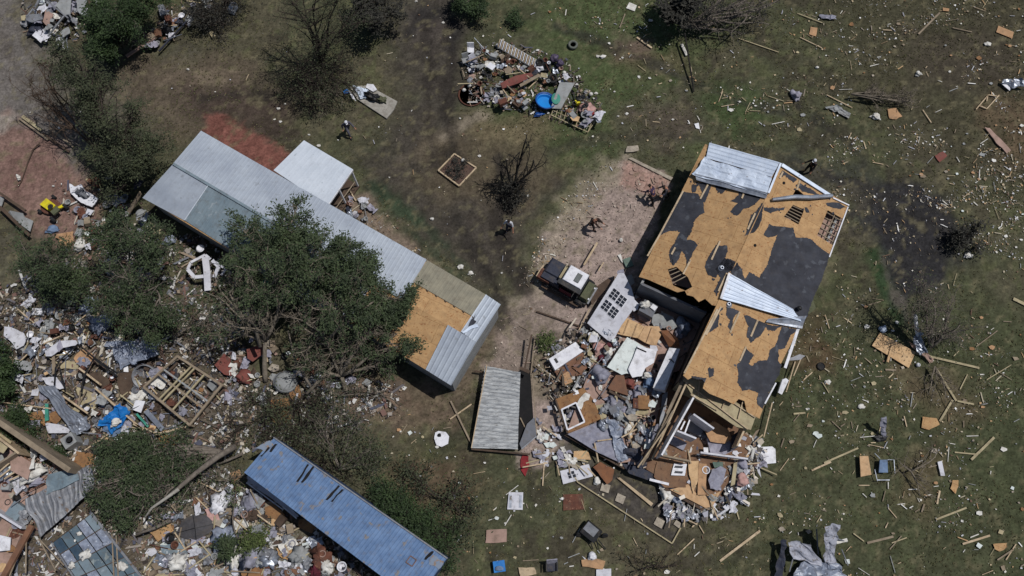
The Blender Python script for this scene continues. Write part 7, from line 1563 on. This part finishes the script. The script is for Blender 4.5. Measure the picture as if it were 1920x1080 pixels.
mat('shirt_white', (205,206,212), (186,188,196), scale=9); mat('shirt_grey', (92,92,104), (78,78,90), scale=9); mat('shirt_dark', (44,38,42), (34,30,34), scale=9)
mat('jeans', (52,56,72), (42,46,60), scale=9); mat('pants_dark', (36,34,38), (28,27,30), scale=9); mat('shirt_brown', (62,46,40), (50,38,34), scale=9); mat('shirt_purple', (66,52,78), (54,42,64), scale=9)
person('person in white shirt and dark trousers standing on central lawn', (955,431), 250, {'stride':.25,'lean':.1,'sleeve':.2}, 'shirt_white', 'jeans')
person('person in grey clothes and white cap striding left of concrete pad', (655,248), 300, {'stride':.7,'lean':.25,'armR':(.12,-.12,-.25,.05,.2,-.12)}, 'shirt_grey', 'shirt_grey', 'shirt_white')
person('person in brown bending over a rake on the bare yard', (1108,426), 330, {'stride':.4,'lean':.55,'armL':(.02,.2,-.2,.0,.2,-.12),'armR':(.02,.22,-.18,.0,.22,-.1)}, 'shirt_brown', 'pants_dark')
plank('rake_handle', 'long rake handle held by the bending person in brown', 'rake', (1118,412), (1140,424), .04, .04, 1.0, 'timber_dark', z2=.05)
person('person in purple bending on bare yard by house shadow', (1222,378), 120, {'stride':.5,'lean':.9,'crouch':.1}, 'shirt_purple', 'pants_dark')
person('person in navy beside the dark eave near yard curb', (1247,368), 200, {'stride':.3,'lean':.5,'armL':(.12,.15,-.2,.02,.24,.05)}, 'jeans', 'pants_dark')
person('person in dark clothes and pale cap above the right roof gable', (1513,322), 210, {'stride':.2,'lean':.08}, 'shirt_dark', 'pants_dark', 'shirt_white')
# ================= LABELS THAT SINGLE OUT =================
LM = [('the blue container',650,950),('the yellow mower',102,392),('the white lean-to roof',590,325),('the blue tub',1022,192),('the old tyre',1075,86),('the square flower bed',857,318),('the leafless yard tree',962,320),
 ('the utility buggy',1068,530),('the four-window panel',1148,580),('the fallen grey roof',940,765),('the four-pane door',1080,888),('the white ceiling sheet',1180,675),('the white box beam',1252,690),('the front deck',1290,900),
 ('the orange wall panel',1084,770),('the white square board',1440,854),('the garden cart',1110,1000),('the camping chair',1034,1062),('the brown square board',1075,942),('the white window frame',966,938),('the burnt patch',1700,450),('the plywood sheet',1676,656),
 ('the stripped tree',1750,600),('the blue-cushioned chair',1650,875),('the twisted sheet pile',1535,1040),('the fallen tree',1330,30),('the lilac cloth',1492,178),('the dry branch fan',1660,180),('the broken frame',1850,195),('the silver scrap',1900,158),
 ('the flat tan board',1885,60),('the black hoop',1539,687),('the charred shrub',1812,445),('the pinkish plank pile',1870,262),('the concrete pad',700,190),('the slatted bench',970,100),('the lattice gate',1080,225),('the round brown rim',884,178),
 ('the crate frame',345,730),('the blue tarp',220,785),('the grey washer',128,825),('the black hoop frame',140,670),('the folded white sheet',28,632),('the steel dome',536,715),('the umbrella canopy',368,990),('the greenhouse',190,1040),('the tin roof',115,940),
 ('the bent gutter',385,510),('the speckled table top',155,365),('the collapsed fence',285,75),('the upper left wreck',110,35),('the bright white bag',148,458),('the grey wheeled tank',303,18),('the orange torn scrap',1875,1026),('the rolled gazebo leg',1655,800),
 ('the silver film heap',188,603),('the red-brown panel',478,662),('the peach salmon board',398,965),('the corner house',40,890),('the navy cover',1378,828),('the upper right lawn corner',1900,10),('the reddish left scrap',1764,294),('the orange plywood scrap',1745,793),
 ('the right photo edge middle',1915,560),('the lower right photo corner',1910,1075),('the long-lying pale board',1388,1024),('the hedge',800,985),('the white tray',828,823),('the left tree',260,520),('the bottom photo edge centre',1250,1078),('the ochre box',1207,752),('the large brown chest',1158,722),('the white fridge',1060,668),('the tan cabinet doors',1172,612),('the framed shelf unit',1273,880),('the leaning mattress',1350,836)]
ORD = ['','second','third','fourth','fifth','sixth','seventh','eighth','ninth','tenth','eleventh','twelfth','thirteenth','fourteenth','fifteenth','sixteenth','seventeenth','eighteenth','nineteenth','twentieth','twenty-first','twenty-second','twenty-third','twenty-fourth','twenty-fifth','twenty-sixth','twenty-seventh','twenty-eighth','twenty-ninth','thirtieth']
bk = {}
for o, ph, x, y in AUTO:
    d = sorted(((math.hypot(x-a, y-b), n, a, b) for n, a, b in LM))[0]
    dx, dy = x-d[2], y-d[3]
    side = ('right' if dx > 0 else 'left') if abs(dx) > abs(dy) else ('lower' if dy > 0 else 'upper')
    bk.setdefault((ph, d[1], side), []).append((d[0], o))
for (ph, n, side), L_ in bk.items():
    L_.sort(key=lambda t: t[0])
    for k, (dd, o) in enumerate(L_):
        q = (ORD[min(k, 29)]+' ' if k else '')+'nearest'
        o['label'] = f"{ph}, {q} to {n}, {side} side" if len(L_) > 1 else f"{ph} at the {side} side of {n}".replace('the the', 'the')
used = {}
for o in col.objects:
    if o.parent is None and o.get('label'): used.setdefault(o['label'], []).append(o)
for l, os_ in used.items():
    if len(os_) > 1 and not all(o.get('group') for o in os_):
        for o in os_:
            if not o.get('group'): o['group'] = os_[0].get('category', 'things')+' alike'
